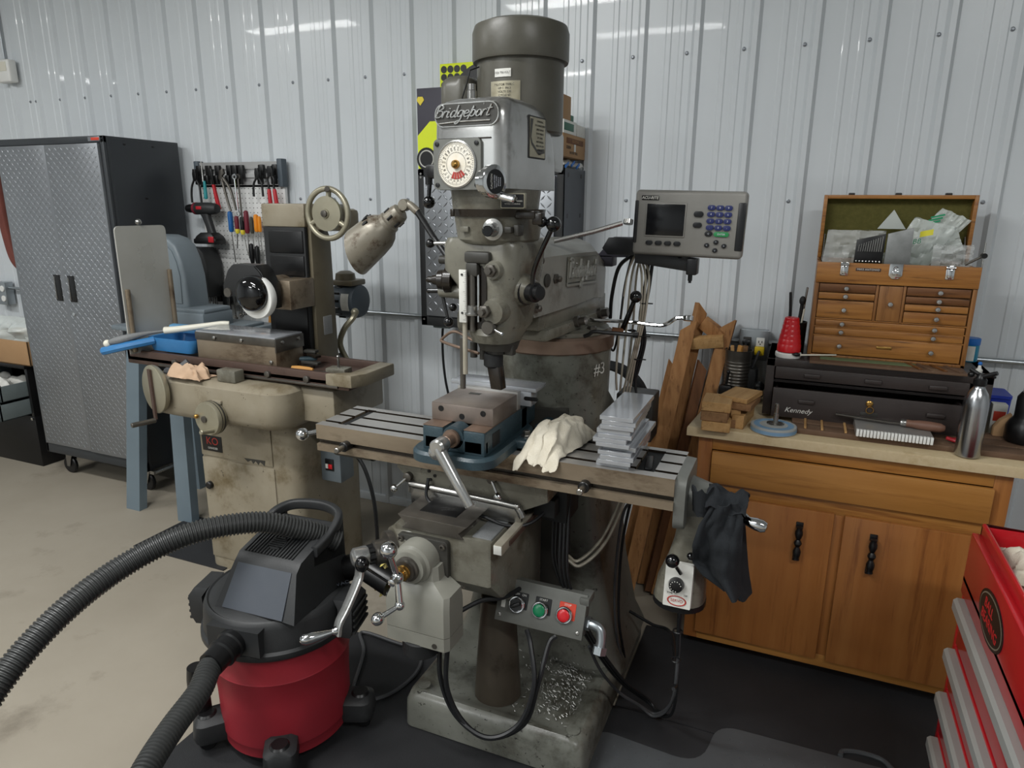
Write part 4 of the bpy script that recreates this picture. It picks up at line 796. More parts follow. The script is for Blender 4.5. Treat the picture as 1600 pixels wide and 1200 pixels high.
g = G(); g.box(.172, .252, AY0-.0135, AY0-.011, 1.483, 1.494, .0005); np_ = g.obj('name_strip', 'rust_brown', ok)
text('name_text', 'MIKE ANTONIO', 'label_white', np_, face((.212, AY0-.0137, 1.4885), (1, 0, 0), (0, 0, 1)), .0092, .0002, spacing=1.1)
g = G(); LY = -.135
g.box(A0, A1, LY, LY+.012, 1.505, 1.748, .001); g.obj('lid_panel', 'oak', ok)
for b in ((A0, A0+.013, 1.512, 1.748), (A1-.013, A1, 1.512, 1.748), (A0+.013, A1-.013, 1.734, 1.748)):
    g = G(); g.box(b[0], b[1], LY-.045, LY+.002, b[2], b[3], .0015); g.obj('lid_side', 'oak', ok)
g = G(); g.box(A0+.013, A1-.013, LY-.004, LY, 1.512, 1.734); g.obj('lid_felt', 'felt', ok)
for x in (.14, .298, .46): g = G(); g.box(x-.011, x+.011, LY-.03, LY-.012, 1.746, 1.756, .003); g.obj('lid_catch', 'black', ok)
g = G(); g.box(A0+.014, A1-.014, AY0+.006, AY1-.01, 1.47, 1.478); g.obj('till_floor', 'felt_green', ok)
g = G(); g.tube([(A0+.018, -.20, 1.50), (A0+.018, -.15, 1.60)], .003, 6); g.tube([(A1-.018, -.20, 1.50), (A1-.018, -.15, 1.60)], .003, 6); stuff(g.obj('lid_stay', 'steel', ok))
# panel lying in front of the oak chest
op = thing('drop_front', 'oak drop-front panel with green felt lying before the oak chest drawers', 'panel', (.3, -.455, KT))
g = G(); g.box(.055, .545, -.515, -.415, KT, KT+.009, .001); g.obj('panel', 'scrap_wood', op)
g = G(); g.box(.09, .40, -.47, -.418, KT+.009, KT+.011, .0005); g.obj('felt', 'felt_green', op)
for i, x in enumerate((.39, .425, .465, .51)): g = G(); g.obox((x, -.465, KT+.011), (.012, .095, .005), (0, 0, .35), .001); g.obj('groove_strip', 'scrap_wood' if i % 2 else 'oak_d', op)
# red cup on white tub, black cup with markers, brush
tub = thing('white_tub', 'flat round white lid under the red ribbed cup', 'lid', (-.02, -.425, KT))
g = G(); g.lathe([(.044, 0), (.046, .003), (.046, .016), (.043, .019), (.03, .019)], (-.02, -.425, KT), (0, 0, 1), 32); g.obj('tub_body', 'cup_white', tub)
g = G(); pr_ = [(.0455, .004), (.0455, .028), (.044, .030)]
for i in range(5): h = .036+i*.018; r0 = .0432-i*.0032; pr_ += [(r0, h), (r0-.0008, h+.012), (r0-.0026, h+.0145)]
g.lathe([(p[0]*.92, p[1]) for p in pr_]+[(.026, .127), (.024, .131), (.004, .131)], (-.02, -.425, KT+.018), (0, 0, 1), 32)
o = g.obj('party_cup', 'cup_red'); tag(o, 'upturned red ribbed plastic cup beside the oak chest', 'cup')
pc = thing('pen_cup', 'black cup of pens and brushes behind the red cup', 'pen cup', (-.005, -.32, KT))
g = G(); g.lathe([(.038, 0), (.040, .12), (.037, .12), (.035, .02), (.001, .02)], (-.005, -.32, KT), (0, 0, 1), 24, False); g.lathe([(.038, 0), (.038, .003)], (-.005, -.32, KT)); g.obj('cup', 'black', pc)
for i, (dx, dy, L, r, m, nm) in enumerate(((-.026, -.012, .21, .006, 'black', 'black pen with grey clip standing left in the pen cup'), (.012, -.018, .18, .0075, 'black_matte', 'black brush standing in the middle of the pen cup'), (.022, .0, .23, .005, 'steel', 'metal scriber leaning right in the pen cup'), (.02, -.02, .15, .004, 'white_plastic', 'white cotton-tipped stick in the pen cup'))):
    g = G(); a = V((-.005+dx*.5, -.32+dy*.5, KT+.022)); b = a+V((dx*.7, dy*.4, L)); g.cyl(a, b, r, r*.85, n=10, bev=r*.3)
    if i == 1: g.ball(b, .012, 12, (1, 1, 1.5))
    tag(g.obj(('pen', 'brush', 'scriber', 'stick')[i], m), nm, ('pen', 'brush', 'scriber', 'stick')[i])
pb = thing('paint_brush', 'thin white-handled brush with dark bristles lying on the oak drop-front', 'brush', (.06, -.44, KT+.012))
g = G(); g.cyl((.02, -.462, KT+.0165), (.145, -.405, KT+.0165), .0035, .0025, n=10); g.obj('handle', 'white_plastic', pb)
g = G(); g.lathe([(.005, 0), (.008, .012), (.005, .022), (.002, .028)], (.02, -.462, KT+.0175), (-1, -.45, .1), 10); g.obj('bristles', 'black', pb)
# contents of the oak chest
def bagmesh(x0, x1, z0, z1, y, th, seed, skew=0., n=16, rot=0.):
    g = G(); cx, cz = (x0+x1)/2, (z0+z1)/2
    def f(s):
        def q(u, v):
            e = (1-(2*u-1)**4)*(1-(2*v-1)**4); nn = NZ.noise((u*5+seed, v*5, s*2.)); n2 = NZ.noise((u*13+seed, v*11, s*3.))
            x = (u-.5)*(x1-x0)+skew*(v-.5); z = (v-.5)*(z1-z0); c_, s_ = cos(rot), sin(rot)
            return (cx+x*c_-z*s_, y+s*th*e*(.7+.8*nn)+.012*n2, cz+x*s_+z*c_+.006*nn)
        return q
    g.grid(f(-1), n, n); g.grid(f(1), n, n); bmesh.ops.remove_doubles(g.b, verts=g.b.verts[:], dist=.0001); return g
tag(bagmesh(.065, .26, 1.482, 1.62, -.27, .04, 1, .01).obj('plastic_bag', 'bag'), 'wrinkled clear plastic bag bulging at the left of the open oak chest', 'plastic bag', 'bags in the oak chest')
b2 = thing('plastic_bag', 'milky plastic bag with green lettering right of the drill index', 'plastic bag', (.37, -.29, 1.48), 0, 'bags in the oak chest')
bagmesh(.31, .45, 1.48, 1.66, -.24, .03, 4, .04, rot=-.25).obj('film', 'bag2', b2)
text('bag_print', 'JBB', 'bag_green', b2, face((.36, -.292, 1.585), (1, 0, .12), (0, 0, 1)), .024, .0003, .2)
g = G(); g.grid(lambda u, v: (.37+.04*u, -.295+.004*sin(u*5), 1.60+.02*v+.01*u), 4, 3); g.obj('yellow_patch', 'bag_yellow', b2)
b3 = thing('plastic_bag', 'upright milky plastic bag with green stripes against the felt lid', 'plastic bag', (.43, -.22, 1.48), 0, 'bags in the oak chest')
bagmesh(.37, .475, 1.49, 1.70, -.205, .012, 9, .05, rot=-.42).obj('film', 'bag2', b3)
for i in range(3): g = G(); g.obox((.415+.006*i, -.225, 1.652+.011*i), (.045, .001, .006), (0, -.25, 0)); g.obj('green_stripe', 'bag_green', b3)
tag(bagmesh(.42, .545, 1.482, 1.575, -.28, .04, 14, .0).obj('plastic_bag', 'bag'), 'crumpled clear plastic bag at the right end of the open oak chest', 'plastic bag', 'bags in the oak chest')
tag(bagmesh(.25, .52, 1.50, 1.585, -.215, .02, 21, .0, rot=.42).obj('plastic_bag', 'bag2'), 'long folded milky bag slanting up behind the green-lettered bag', 'plastic bag', 'bags in the oak chest')
g = G(); g.prism([(.24, 1.625), (.335, 1.625), (.288, 1.695)], 'y', -.19, -.186, .001); o = g.obj('paper_sign', 'bag2'); tag(o, 'triangular paper card sticking up behind the bags in the oak chest', 'card')
di = thing('drill_index', 'opened metal drill index standing in the oak chest', 'drill index', (.255, -.33, 1.478))
g = G(); g.prism([(.165, 1.479), (.258, 1.479), (.260, 1.612), (.168, 1.588)], 'y', -.338, -.325, .001); ib = g.obj('bit_panel', 'black', di)
g = G(); g.prism([(.263, 1.479), (.345, 1.479), (.343, 1.634), (.265, 1.612)], 'y', -.350, -.334, .001); g.obj('cover', 'index_grey', di)
for i in range(11): x = .176+i*.0073; g = G(); g.cyl((x, -.342, 1.548), (x+.002, -.342, 1.558+i*.003+.014), .0016+.0001*i, n=6); g.obj('drill_bit', 'steel', ib)
for i in range(8): x = .174+i*.0108; g = G(); g.ball((x, -.341, 1.512), .0042, 8); g.obj('drill_shank', 'steel', ib)
ts = thing('test_stand', 'slim steel gauge stand with black knob at the right corner of the oak chest', 'gauge stand', (.556, -.33, 1.478))
g = G(); g.cyl((.545, -.33, 1.478), (.545, -.33, 1.50), .012, n=14); g.cyl((.5645, -.34, 1.462), (.5645, -.34, 1.588), .003, n=8); g.obj('post', 'steel', ts)
g = G(); g.cyl((.515, -.335, 1.512), (.566, -.336, 1.545), .0045, n=8); g.obj('arm', 'dark_steel', ts)
g = G(); g.cyl((.5645, -.355, 1.545), (.5645, -.33, 1.545), .009, n=14); g.obj('knob', 'black', ts)
# jar, dropper, bottle, jug and boxes at the right end
jr = thing('storage_jar', 'teal plastic jar with blue screw cap and paper label right of the oak chest', 'jar', (.612, -.24, KT))
g = G(); g.lathe([(.026, 0), (.028, .003), (.028, .07)], (.598, -.22, KT), (0, 0, 1), 26); g.obj('body', 'jar_teal', jr)
g = G(); g.lathe([(.0285, .062), (.0295, .064), (.0295, .085), (.027, .087), (.0, .087)], (.598, -.22, KT), (0, 0, 1), 26, False); g.obj('cap', 'jar_blue', jr)
g = G(); g.grid(lambda u, v: (.598+.0284*sin(-1.3+1.7*u), -.22-.0284*cos(-1.3+1.7*u), KT+.004+.055*v), 8, 1); g.obj('label', 'label_white', jr)
db = thing('dropper_bottle', 'tiny bottle with a blue tip beside the foot of the oak chest', 'bottle', (.585, -.44, KT))
g = G(); g.lathe([(.010, 0), (.011, .012), (.006, .018), (.004, .03)], (.59, -.44, KT), (0, 0, 1), 14); g.obj('body', 'label_white', db); g = G(); g.ball((.59, -.44, KT+.034), .007, 12); g.obj('tip', 'jar_blue', db)
ab = thing('aluminium_bottle', 'tall brushed aluminium bottle with black pump head on the worktop edge', 'bottle', (.55, -.665, CT))
g = G(); g.lathe([(.030, 0), (.036, .004), (.037, .01), (.037, .168), (.035, .19), (.028, .212), (.019, .226), (.016, .232), (.016, .24)], (.55, -.665, CT), (0, 0, 1), 36); g.obj('body', 'alu_bottle', ab)
g = G(); g.lathe([(.018, .236), (.019, .24), (.019, .256), (.013, .262), (.011, .275)], (.55, -.665, CT), (0, 0, 1), 20); g.cyl((.548, -.665, CT+.262), (.585, -.69, CT+.285), .009, .007, n=10); g.cyl((.55, -.665, CT+.268), (.52, -.655, CT+.285), .006, n=8); g.ball((.525, -.655, CT+.268), .010, 10); g.cyl((.553, -.665, CT+.27), (.59, -.66, CT+.265), .004, n=8); g.obj('pump_head', 'black', ab)
jg = thing('black_jug', 'black plastic oil bottle with metal cap at the right end of the worktop', 'bottle', (.71, -.47, CT+.0))
jz = CT+.0245
g = G(); g.lathe([(.054, 0), (.058, .006), (.058, .05), (.05, .068), (.043, .078), (.040, .085), (.040, .15), (.034, .16), (.030, .168)], (.738, -.50, jz), (0, 0, 1), 32); g.obj('body', 'black', jg); g = G(); g.lathe([(.024, .166), (.025, .17), (.025, .186), (.02, .19)], (.738, -.50, jz), (0, 0, 1), 24); g.obj('cap', 'steel', jg); jg.location = (.738, -.50, jz); 
for ch in jg.children: ch.data.transform(MX.Translation((.71-.738, -.47+.50, CT-jz)))
bt_ = thing('blue_bin', 'dark blue plastic bin behind the white carton near the right end', 'bin', (.70, -.25, CT))
g = G(); g.loft([sec((.695, -.25), .036, .05, .008, CT), sec((.695, -.25), .039, .06, .008, CT+.125)]); g.obj('bin_body', 'jug_blue', bt_); g = G(); g.loft([sec((.695, -.25), .0395, .064, .01, CT+.119), sec((.695, -.25), .0395, .064, .01, CT+.13)]); g.obj('rim', 'jug_blue', bt_)
wc = thing('white_carton', 'small white carton with an orange panel beside the aluminium bottle', 'carton', (.685, -.365, CT))
g = G(); g.box(.662, .708, -.385, -.345, CT, CT+.115, .003); g.obj('carton', 'box_white', wc); g = G(); g.box(.668, .703, -.3865, -.385, CT+.055, CT+.09, .0005); g.obj('print', 'lbl_red', wc)
g = G(); g.prism([(.655, CT+.0245), (.70, CT+.0245), (.70, CT+.105), (.672, CT+.082), (.655, CT+.055)], 'y', -.475, -.445, .002); o = g.obj('cardboard_scrap', 'cardboard'); tag(o, 'grey-brown cardboard scrap leaning beside the black oil bottle', 'cardboard')
# outlet and conduit on the wall
ob = thing('outlet_box', 'galvanised double outlet box on the wall above the ribbed can', 'outlet', (-.165, -.045, 1.06))
g = G(); g.box(-.222, -.108, -.075, -.018, 1.062, 1.186, .004); g.obj('box', 'galv', ob)
g = G(); g.box(-.226, -.104, -.079, -.074, 1.058, 1.19, .003); pl = g.obj('cover', 'galv', ob)
for x in (-.192, -.138):
    g = G(); g.box(x-.017, x+.017, -.083, -.078, 1.09, 1.158, .003); rc = g.obj('receptacle', 'white_paint' if x > -.17 else 'dark_cast', ob)
    g = G()
    for z in (1.108, 1.14): g.box(x-.008, x-.005, -.0838, -.0828, z-.005, z+.005); g.box(x+.005, x+.008, -.0838, -.0828, z-.005, z+.005); g.cyl((x, -.0838, z-.01), (x, -.0828, z-.01), .003, n=8)
    stuff(g.obj('slot', 'ink', rc))
g = G(); g.box(-.21, -.176, -.115, -.083, 1.125, 1.15, .008); g.tube(smooth_path([(-.193, -.112, 1.135), (-.197, -.135, 1.12), (-.205, -.14, 1.06), (-.205, -.12, 1.0), (-.20, -.10, .945)], 6), .0055, 8); o = g.obj('black_plug', 'black'); tag(o, 'black plug with cord in the left socket of the outlet box', 'plug')
g = G(); g.box(-.212, -.178, -.118, -.083, 1.092, 1.117, .008); g.tube(smooth_path([(-.195, -.115, 1.1), (-.19, -.14, 1.08), (-.17, -.13, 1.0), (-.165, -.11, .945)], 6), .005, 8); o = g.obj('grey_plug', 'cable_grey'); tag(o, 'grey plug below the black plug in the outlet box', 'plug')
yp = thing('yellow_plug', 'yellow plug with a dark cord in the right socket of the outlet box', 'plug', (-.138, -.1, 1.09))
g = G(); g.box(-.158, -.118, -.112, -.0835, 1.085, 1.122, .006); g.obj('plug_body', 'plug_yellow', yp); g = G(); g.tube(smooth_path([(-.138, -.11, 1.103), (-.142, -.15, 1.09), (-.16, -.16, 1.03), (-.175, -.13, .96), (-.17, -.12, .935)], 6), .006, 8); g.obj('cord', 'cable_grey', yp)
cd = thing('conduit', 'thin galvanised conduit pipe running along the wall', 'conduit', (-.8, -.04, 1.1))
for a, b in ((-4.6, -.225), (-.105, 3.0)):
    g = G(); g.cyl((a, -.034, 1.129), (b, -.034, 1.129), .0105, n=14); g.obj('pipe', 'galv', cd)
for x in (-2.33, -1.75, -.36, -.08, 1.1, -4.45):
    g = G(); g.box(x-.012, x+.012, -.05, -.0, 1.112, 1.118, .002); g.cyl((x-.012, -.034, 1.129), (x+.012, -.034, 1.129), .0135, n=14); g.box(x-.010, x+.010, -.03, -.0, 1.085, 1.115, .003); g.obj('strap', 'galv', cd)
for x in (-2.33, .12): g = G(); g.cyl((x+.1, -.034, 1.129), (x+.16, -.034, 1.129), .014, n=14); g.obj('coupling', 'galv', cd)
# boards leaning on the wall
def plank(a, b, wd_, th, mat, label, tipdir=1, tw=0.):
    a, b = V(a), V(b); d = (b-a).normalized(); xx = V((cos(tw), sin(tw), 0)); xx = (xx-d*xx.dot(d)).normalized(); yy = d.cross(xx); L = (b-a).length; n = 6
    g = G(); secs = []
    for i in range(n+1):
        t = i/n; c = a+d*L*t; secs.append([c+xx*wd_/2*s+yy*th/2*q for s, q in ((1, 1), (-1, 1), (-1, -1), (1, -1))])
    for k in (0, 3): secs[-1][k] = secs[-1][k]-d*wd_*.9*(tipdir > 0)
    for k in (1, 2): secs[-1][k] = secs[-1][k]-d*wd_*.9*(tipdir < 0)
    secs[0] = [V((p.x, p.y, max(p.z, .001))) for p in secs[0]]
    g.loft(secs); o = g.obj('wood_plank', mat); return tag(o, label, 'plank', 'planks leaning on the wall')
plank((-.545, -.30, .013), (-.395, -.075, 1.29), .045, .05, 'plank', 'tallest leaning plank with an angled top end', 1, .5)
plank((-.585, -.40, .013), (-.432, -.14, 1.225), .060, .05, 'plank', 'thick leaning plank before the tallest plank', -1, .15)
plank((-.495, -.355, .013), (-.362, -.15, 1.05), .042, .045, 'plank_dark', 'dark plank standing for the shaded side of the thick leaning plank, top below the wedged offcuts', 1, .3)  # no separate board: dark colour stands for the thick plank's shaded right side
plank((-.64, -.30, .013), (-.495, -.09, 1.03), .05, .03, 'plank', 'shortest leaning plank at the left beside the column', 1, .2)
plank((-.455, -.37, .013), (-.275, -.10, 1.235), .055, .055, 'plank', 'rightmost leaning plank close to the bench with a pointed top', -1, .2)
plank((-.475, -.30, .013), (-.268, -.042, 1.225), .045, .03, 'plank_dark', 'dark plank standing for the shaded side of the rightmost leaning plank, right behind it', -1, .2)  # added dark strip, the shaded side of the rightmost plank put into colour
g = G(); g.obox((-.352, -.15, 1.135), (.14, .04, .05), (.2, -.15, 0), .003); o = g.obj('wood_offcut', 'block'); tag(o, 'short offcut wedged level between the leaning planks', 'wood offcut')
g = G(); g.obox((-.335, -.12, 1.185), (.11, .04, .055), (.2, .6, 0), .003); o = g.obj('wood_offcut', 'plank'); tag(o, 'short offcut slanting above the level one between the leaning planks', 'wood offcut')
# ---------------------------------------------------------------- red roller chest
rc = thing('red_tool_chest', 'glossy red roller tool chest with grey drawer pulls in the right corner', 'tool chest', (.9, -1.5, 0))
RXa, RXb, RYa, RYb = .505, 1.0, -1.95, -1.075
g = G(); g.box(RXa+.02, RXb, RYa, RYb, .06, .69, .006); g.box(RXa+.0, RXb, RYa, RYb, .69, .705, .002); g.box(RXa+.02, RXa+.03, RYa, RYb, .70, .86, .002); g.box(RXa, RXa+.022, RYa, RYb, .652, .835, .004); g.box(RXb-.012, RXb, RYa, RYb, .70, .86, .002); g.box(RXa+.02, RXb, RYb-.012, RYb, .70, .86, .002); g.box(RXa+.02, RXb, RYa, RYa+.012, .70, .86, .002)
g.box(RXa+.005, RXa+.03, RYb-.028, RYb, .06, .70, .004); g.box(RXa+.005, RXa+.03, RYa, RYa+.028, .06, .70, .004); g.obj('chest_body', 'chest_red', rc)
g = G(); g.tube([(RXa+.026, RYa, .861), (RXa+.026, RYb-.006, .861), (RXb-.006, RYb-.006, .861), (RXb-.006, RYa, .861)], .007, 8); g.obj('rim', 'chest_red', rc)
for i, (z0, z1) in enumerate(((.505, .655), (.36, .495), (.205, .35), (.075, .195))):
    g = G(); g.box(RXa+.004, RXa+.025, RYa+.03, RYb-.03, z0, z1, .003); d = g.obj('drawer', 'chest_red', rc)
    g = G(); zz = z1-.022; g.prism([(RXa-.022, zz-.018), (RXa-.022, zz+.008), (RXa-.014, zz+.016), (RXa+.006, zz+.016), (RXa+.006, zz-.004), (RXa-.012, zz-.004), (RXa-.014, zz-.018)], 'y', RYa+.03, RYb-.035, .002); g.obj('drawer_pull', 'pull_grey', d)
om = face((RXa-.001, -1.375, .742), (0, -1, 0), (0, 0, 1))
g = G(); g.loft([[(x, y, z) for x, y in circ(0, 0, .112, 40, .060)] for z in (-.001, .001)]); g.xf(om); ov = g.obj('oval_badge', 'black', rc)
g = G(); g.loft([[(x, y, z) for x, y in circ(0, 0, .103, 40, .053)] for z in (0, .0014)]); g.xf(om); g.obj('badge_ring', 'dial_alu', ov)
g = G(); g.loft([[(x, y, z) for x, y in circ(0, 0, .099, 40, .049)] for z in (0, .0018)]); g.xf(om); g.obj('badge_field', 'black', ov)
text('badge_text', 'BALL', 'btn_red', ov, om @ MX.Translation((-.022, .018, .002)), .036, .0003); text('badge_text', 'BEARING', 'btn_red', ov, om @ MX.Translation((0, -.016, .002)), .036, .0003)
g = G(); g.box(.03+RXa, RXb-.012, RYa+.012, RYb-.012, .705, .709); g.obj('tray_floor', 'chest_red_in', rc)
for x in (RXa+.08, RXb-.08):
    for y in (RYa+.08, RYb-.08): g = G(); g.cyl((x, y-.012, .032), (x, y+.012, .032), .031, n=20, bev=.004); g.box(x-.02, x+.02, y-.018, y+.018, .05, .062, .002); g.obj('caster', 'black', rc)
def rag(name, mat, label, c, sx, sy, h, seed, n=34, cat='rag', th=.004):
    g = G()
    def f(u, v):
        e = 1-max(abs(2*u-1), abs(2*v-1))**3; a = NZ.noise((u*3+seed, v*3, 0)); b_ = NZ.noise((u*8+seed, v*8, 5)); c_ = NZ.noise((u*19, v*19+seed, 9))
        return (c[0]+(u-.5)*sx*(1+.25*a)+.012*b_, c[1]+(v-.5)*sy*(1+.25*b_)+.012*a, c[2]+.006+max(0, h*(.45*e+.55*a*e+.35*b_*e)+.006*c_))
    g.grid(f, n, n, th); o = g.obj(name, mat, None, 80); sm = o.modifiers.new('soften', 'SMOOTH'); sm.factor = .5; sm.iterations = 3; tag(o, label, cat); return o
rag('cotton_rag', 'rag_white', 'heap of white cotton rags in the open top of the red chest', (.73, -1.48, .709), .36, .66, .30, 2.2, 50)
for i in range(3): rag('cotton_rag', 'rag_white', ('frayed white rag nearest the far end of the red chest tray', 'knotted white cotton strip lying over the rag heap', 'stringy white rag at the front of the red chest tray')[i], ((.64, .68, .67)[i], (-1.18, -1.32, -1.52)[i], (.79, .845, .86)[i]), .16, .20, .10, 7.1+i*3.3)
# ---------------------------------------------------------------- mats on the floor
def flat(name, pts, z0, z1, mat, label, cat, bev=.002):
    g = G(); g.prism(pts, 'z', z0, z1, 0); o = g.obj(name, mat); return tag(o, label, cat)
flat('rubber_mat', [(-.448, -1.139), (1.35, -1.139), (1.35, -.622), (-.448, -.622)], 0, .008, 'rubber_mat', 'black rubber floor mat in front of the wooden base cabinet', 'mat')
flat('rubber_mat', [(-1.70, -3.0), (1.35, -3.0), (1.35, -1.143), (-1.70, -1.143)], 0, .008, 'rubber_mat', 'large black rubber floor mat under the vacuum and the machine front', 'mat')
cmat = thing('chair_mat', 'grey translucent studded chair mat on the black rubber mat', 'mat', (0, -1.8, .008))
def fillet(pts, rs, k=6):
    o = []; n = len(pts)
    for i in range(n):
        p, a, b = V(pts[i]+(0,)), V(pts[i-1]+(0,)), V(pts[(i+1) % n]+(0,)); r = rs[i]; d1 = (a-p).normalized(); d2 = (b-p).normalized()
        for j in range(k+1): t = j/k; q = (p+d1*r)*(1-t)**2+p*2*t*(1-t)+(p+d2*r)*t*t; o.append((q.x, q.y))
    return o
cpts = fillet([(-.47, -1.275), (-.135, -1.30), (-.105, -1.095), (.48, -1.085), (.48, -2.6), (-.47, -2.6)], [.05, .09, .07, .04, .05, .05])
g = G(); g.prism(cpts, 'z', .008, .0115); g.obj('mat_sheet', 'chair_mat', cmat)
g = G(); R_ = random.Random(5)
for i in range(26):
    for j in range(26):
        x, y = -.44+i*.036+(.018 if j % 2 else 0), -2.05+j*.036
        if (y < -1.32 or (x > -.08 and y < -1.12)) and x < .46: g.lathe([(.0035, .0112), (.002, .0135)], (x, y, 0), (0, 0, 1), 5)
stuff(g.obj('stud', 'chair_mat', cmat))
g = G(); g.tube(smooth_path([(.27, -1.085, .013), (.28, -1.06, .013), (.33, -1.045, .013), (.39, -1.05, .013), (.42, -1.085, .013)], 6), .008, 8); g.obj('grip_loop', 'chair_mat', cmat)
flat('drip_mat', [(-3.0, -.985), (-2.40, -.985), (-2.40, -.60), (-3.0, -.60)], 0, .006, 'rubber_mat', 'thin dark mat poking out under the left side of the grinder', 'mat')
# ---------------------------------------------------------------- diamond tread: raised bars laid in alternating directions
def tread(x0, x1, z0, z1, y, pitch, ln, wd_, hh, seed=0):
    g = G(); nx, nz = int((x1-x0)/pitch), int((z1-z0)/pitch); ox, oz = (x1-x0-(nx-1)*pitch)/2, (z1-z0-(nz-1)*pitch)/2
    for j in range(nz):
        for i in range(nx):
            a = pi/4 if (i+j) % 2 else -pi/4; cx, cz = x0+ox+i*pitch, z0+oz+j*pitch; d = (cos(a)*ln/2, sin(a)*ln/2); n_ = (-sin(a)*wd_/2, cos(a)*wd_/2)
            g.add([(cx-d[0], y, cz-d[1]), (cx+n_[0], y, cz+n_[1]), (cx+d[0], y, cz+d[1]), (cx-n_[0], y, cz-n_[1]), (cx-d[0]*.5, y-hh, cz-d[1]*.5), (cx+d[0]*.5, y-hh, cz+d[1]*.5)], [(0, 1, 4), (1, 5, 4), (1, 2, 5), (2, 3, 5), (3, 4, 5), (3, 0, 4)])
    return g
# tall steel cabinet on casters
tc = thing('tall_cabinet', 'tall black and silver tread-plate steel cabinet on casters by the wall', 'cabinet', (-3.87, -.28, 0))
T0, T1, TYF, TYB, Tz0, Tz1 = -4.305, -3.425, -.52, -.045, .165, 2.035
g = G(); g.box(T0, T1, TYF+.012, TYB, Tz0, Tz1, .003); g.box(T0, T1, TYF, TYF+.02, Tz1-.035, Tz1, .003); g.box(T0, T1, TYF, TYF+.02, Tz0, Tz0+.06, .003); g.box(T0, T0+.02, TYF, TYF+.02, Tz0, Tz1, .002); g.box(T1-.03, T1, TYF, TYF+.02, Tz0, Tz1, .003)
g.obj('cabinet_body', 'cab_frame', tc)
g = G(); g.box(T1-.001, T1+.002, TYF+.03, TYB-.01, Tz0+.03, Tz1-.01, .001); sp_ = g.obj('side_panel', 'cab_side', tc)
for y, z in ((-.40, 2.0), (-.22, 2.0), (-.30, 1.72)): g = G(); g.box(T1+.001, T1+.004, y-.008, y+.008, z-.005, z+.005, .001); g.obj('slot', 'black', sp_)
xs = T0+.02+.41
for a, b, dy in ((T0+.02, xs-.002, 0), (xs+.002, T1-.03, -.004)):
    g = G(); g.box(a, b, TYF-.012+dy, TYF+.004, Tz0+.066, Tz1-.038-.0*dy, .003); d = g.obj('door', 'tread_silver', tc)
    stuff(tread(a+.006, b-.006, Tz0+.075, Tz1-.045, TYF-.012+dy, .0235, .024, .0065, .0011).obj('tread_pattern', 'tread_silver', d, 0))
    hx = b-.06 if a < T0+.1 else a+.06
    g = G(); g.box(hx-.028, hx+.028, TYF-.016+dy, TYF-.010+dy, 1.145, 1.295, .004); g.obj('handle_recess', 'black', d)
    g = G(); g.box(hx-.022, hx-.014, TYF-.019+dy, TYF-.014+dy, 1.155, 1.285, .002); g.obj('handle_lip', 'steel', d)
g = G(); g.cyl((xs+.045, TYF-.022, 1.075), (xs+.045, TYF-.014, 1.075), .010, n=18, bev=.001); g.obj('lock', 'chrome', tc)
g = G(); g.box(-3.535, -3.445, TYF-.003, TYF+.001, 2.008, 2.03, .0005); lg = g.obj('logo_plate', 'tread_silver', tc); g = G(); g.box(-3.51, -3.45, TYF-.0045, TYF-.002, 2.012, 2.026, .0005); g.obj('logo_field', 'lbl_red', lg)
for x in (-3.435, -3.44): g = G(); g.lathe([(.006, 0), (.006, .003)], (x, TYF, 2.02-.012*(x < -3.437)), (0, -1, 0), 10); g.obj('bolt', 'black', tc)
for x in (T0+.09, T1-.10):
    for y in (TYF+.09, TYB-.09):
        g = G(); g.cyl((x-.02, y-.012, .058), (x-.02, y+.012, .058), .057, n=24, bev=.006); cs = g.obj('caster', 'black', tc)
        g = G(); g.box(x-.04, x+.04, y-.035, y+.035, .145, .168, .003); g.prism([(x-.03, .148), (x+.03, .148), (x-.005, .05), (x-.03, .05)], 'y', y-.021, y-.017); g.prism([(x-.03, .148), (x+.03, .148), (x-.005, .05), (x-.03, .05)], 'y', y+.017, y+.021); g.obj('fork', 'steel', cs)
g = G(); g.tube([(T1+.02, TYF+.03, .155), (T1+.02, TYB, .155)], .012, 8); g.box(T1-.01, T1+.025, TYF+.02, TYF+.045, .145, .165); g.box(T1-.01, T1+.025, TYB-.03, TYB-.01, .145, .165); g.obj('side_rail', 'steel', tc)
# far left: low drawer cabinet, box, bags, outlet, strap
lc = thing('drawer_cabinet', 'low black cabinet with open grey drawers at the left edge', 'cabinet', (-4.8, -.28, 0))
g = G(); g.box(-5.25, -4.505, -.44, -.06, .0, .345, .003); g.box(-5.25, -5.23, -.44, -.06, .345, .665, .002); g.box(-4.53, -4.505, -.44, -.06, .345, .665, .002); g.box(-5.25, -4.505, -.08, -.06, .345, .665, .002); g.box(-5.27, -4.495, -.46, -.06, .665, .69, .003); g.obj('cabinet_body', 'black', lc)
for z0, z1, yf in ((.355, .47, -.62), (.475, .585, -.60)):
    g = G(); g.box(-5.21, -4.545, yf, yf+.015, z0, z1, .002); g.box(-5.21, -4.545, yf, -.12, z0, z0+.006, .001); g.box(-4.555, -4.545, yf, -.12, z0, z1-.01, .001); g.box(-5.21, -5.2, yf, -.12, z0, z1-.01, .001); g.box(-5.22, -4.54, yf-.012, yf+.004, z1-.014, z1+.004, .003); g.obj('drawer', 'drawer_grey', lc)
g = G(); g.cyl((-4.52, -.452, .33), (-4.52, -.44, .33), .010, n=14); g.obj('lock', 'chrome', lc)
rag('paper_sheets', 'label_white', 'crumpled white papers in the upper grey drawer at the left edge', (-4.83, -.40, .484), .42, .26, .17, 4.4, 22, 'paper', .002)
kb_ = thing('cardboard_box', 'open brown cardboard box on the low black cabinet', 'box', (-4.75, -.28, .69))
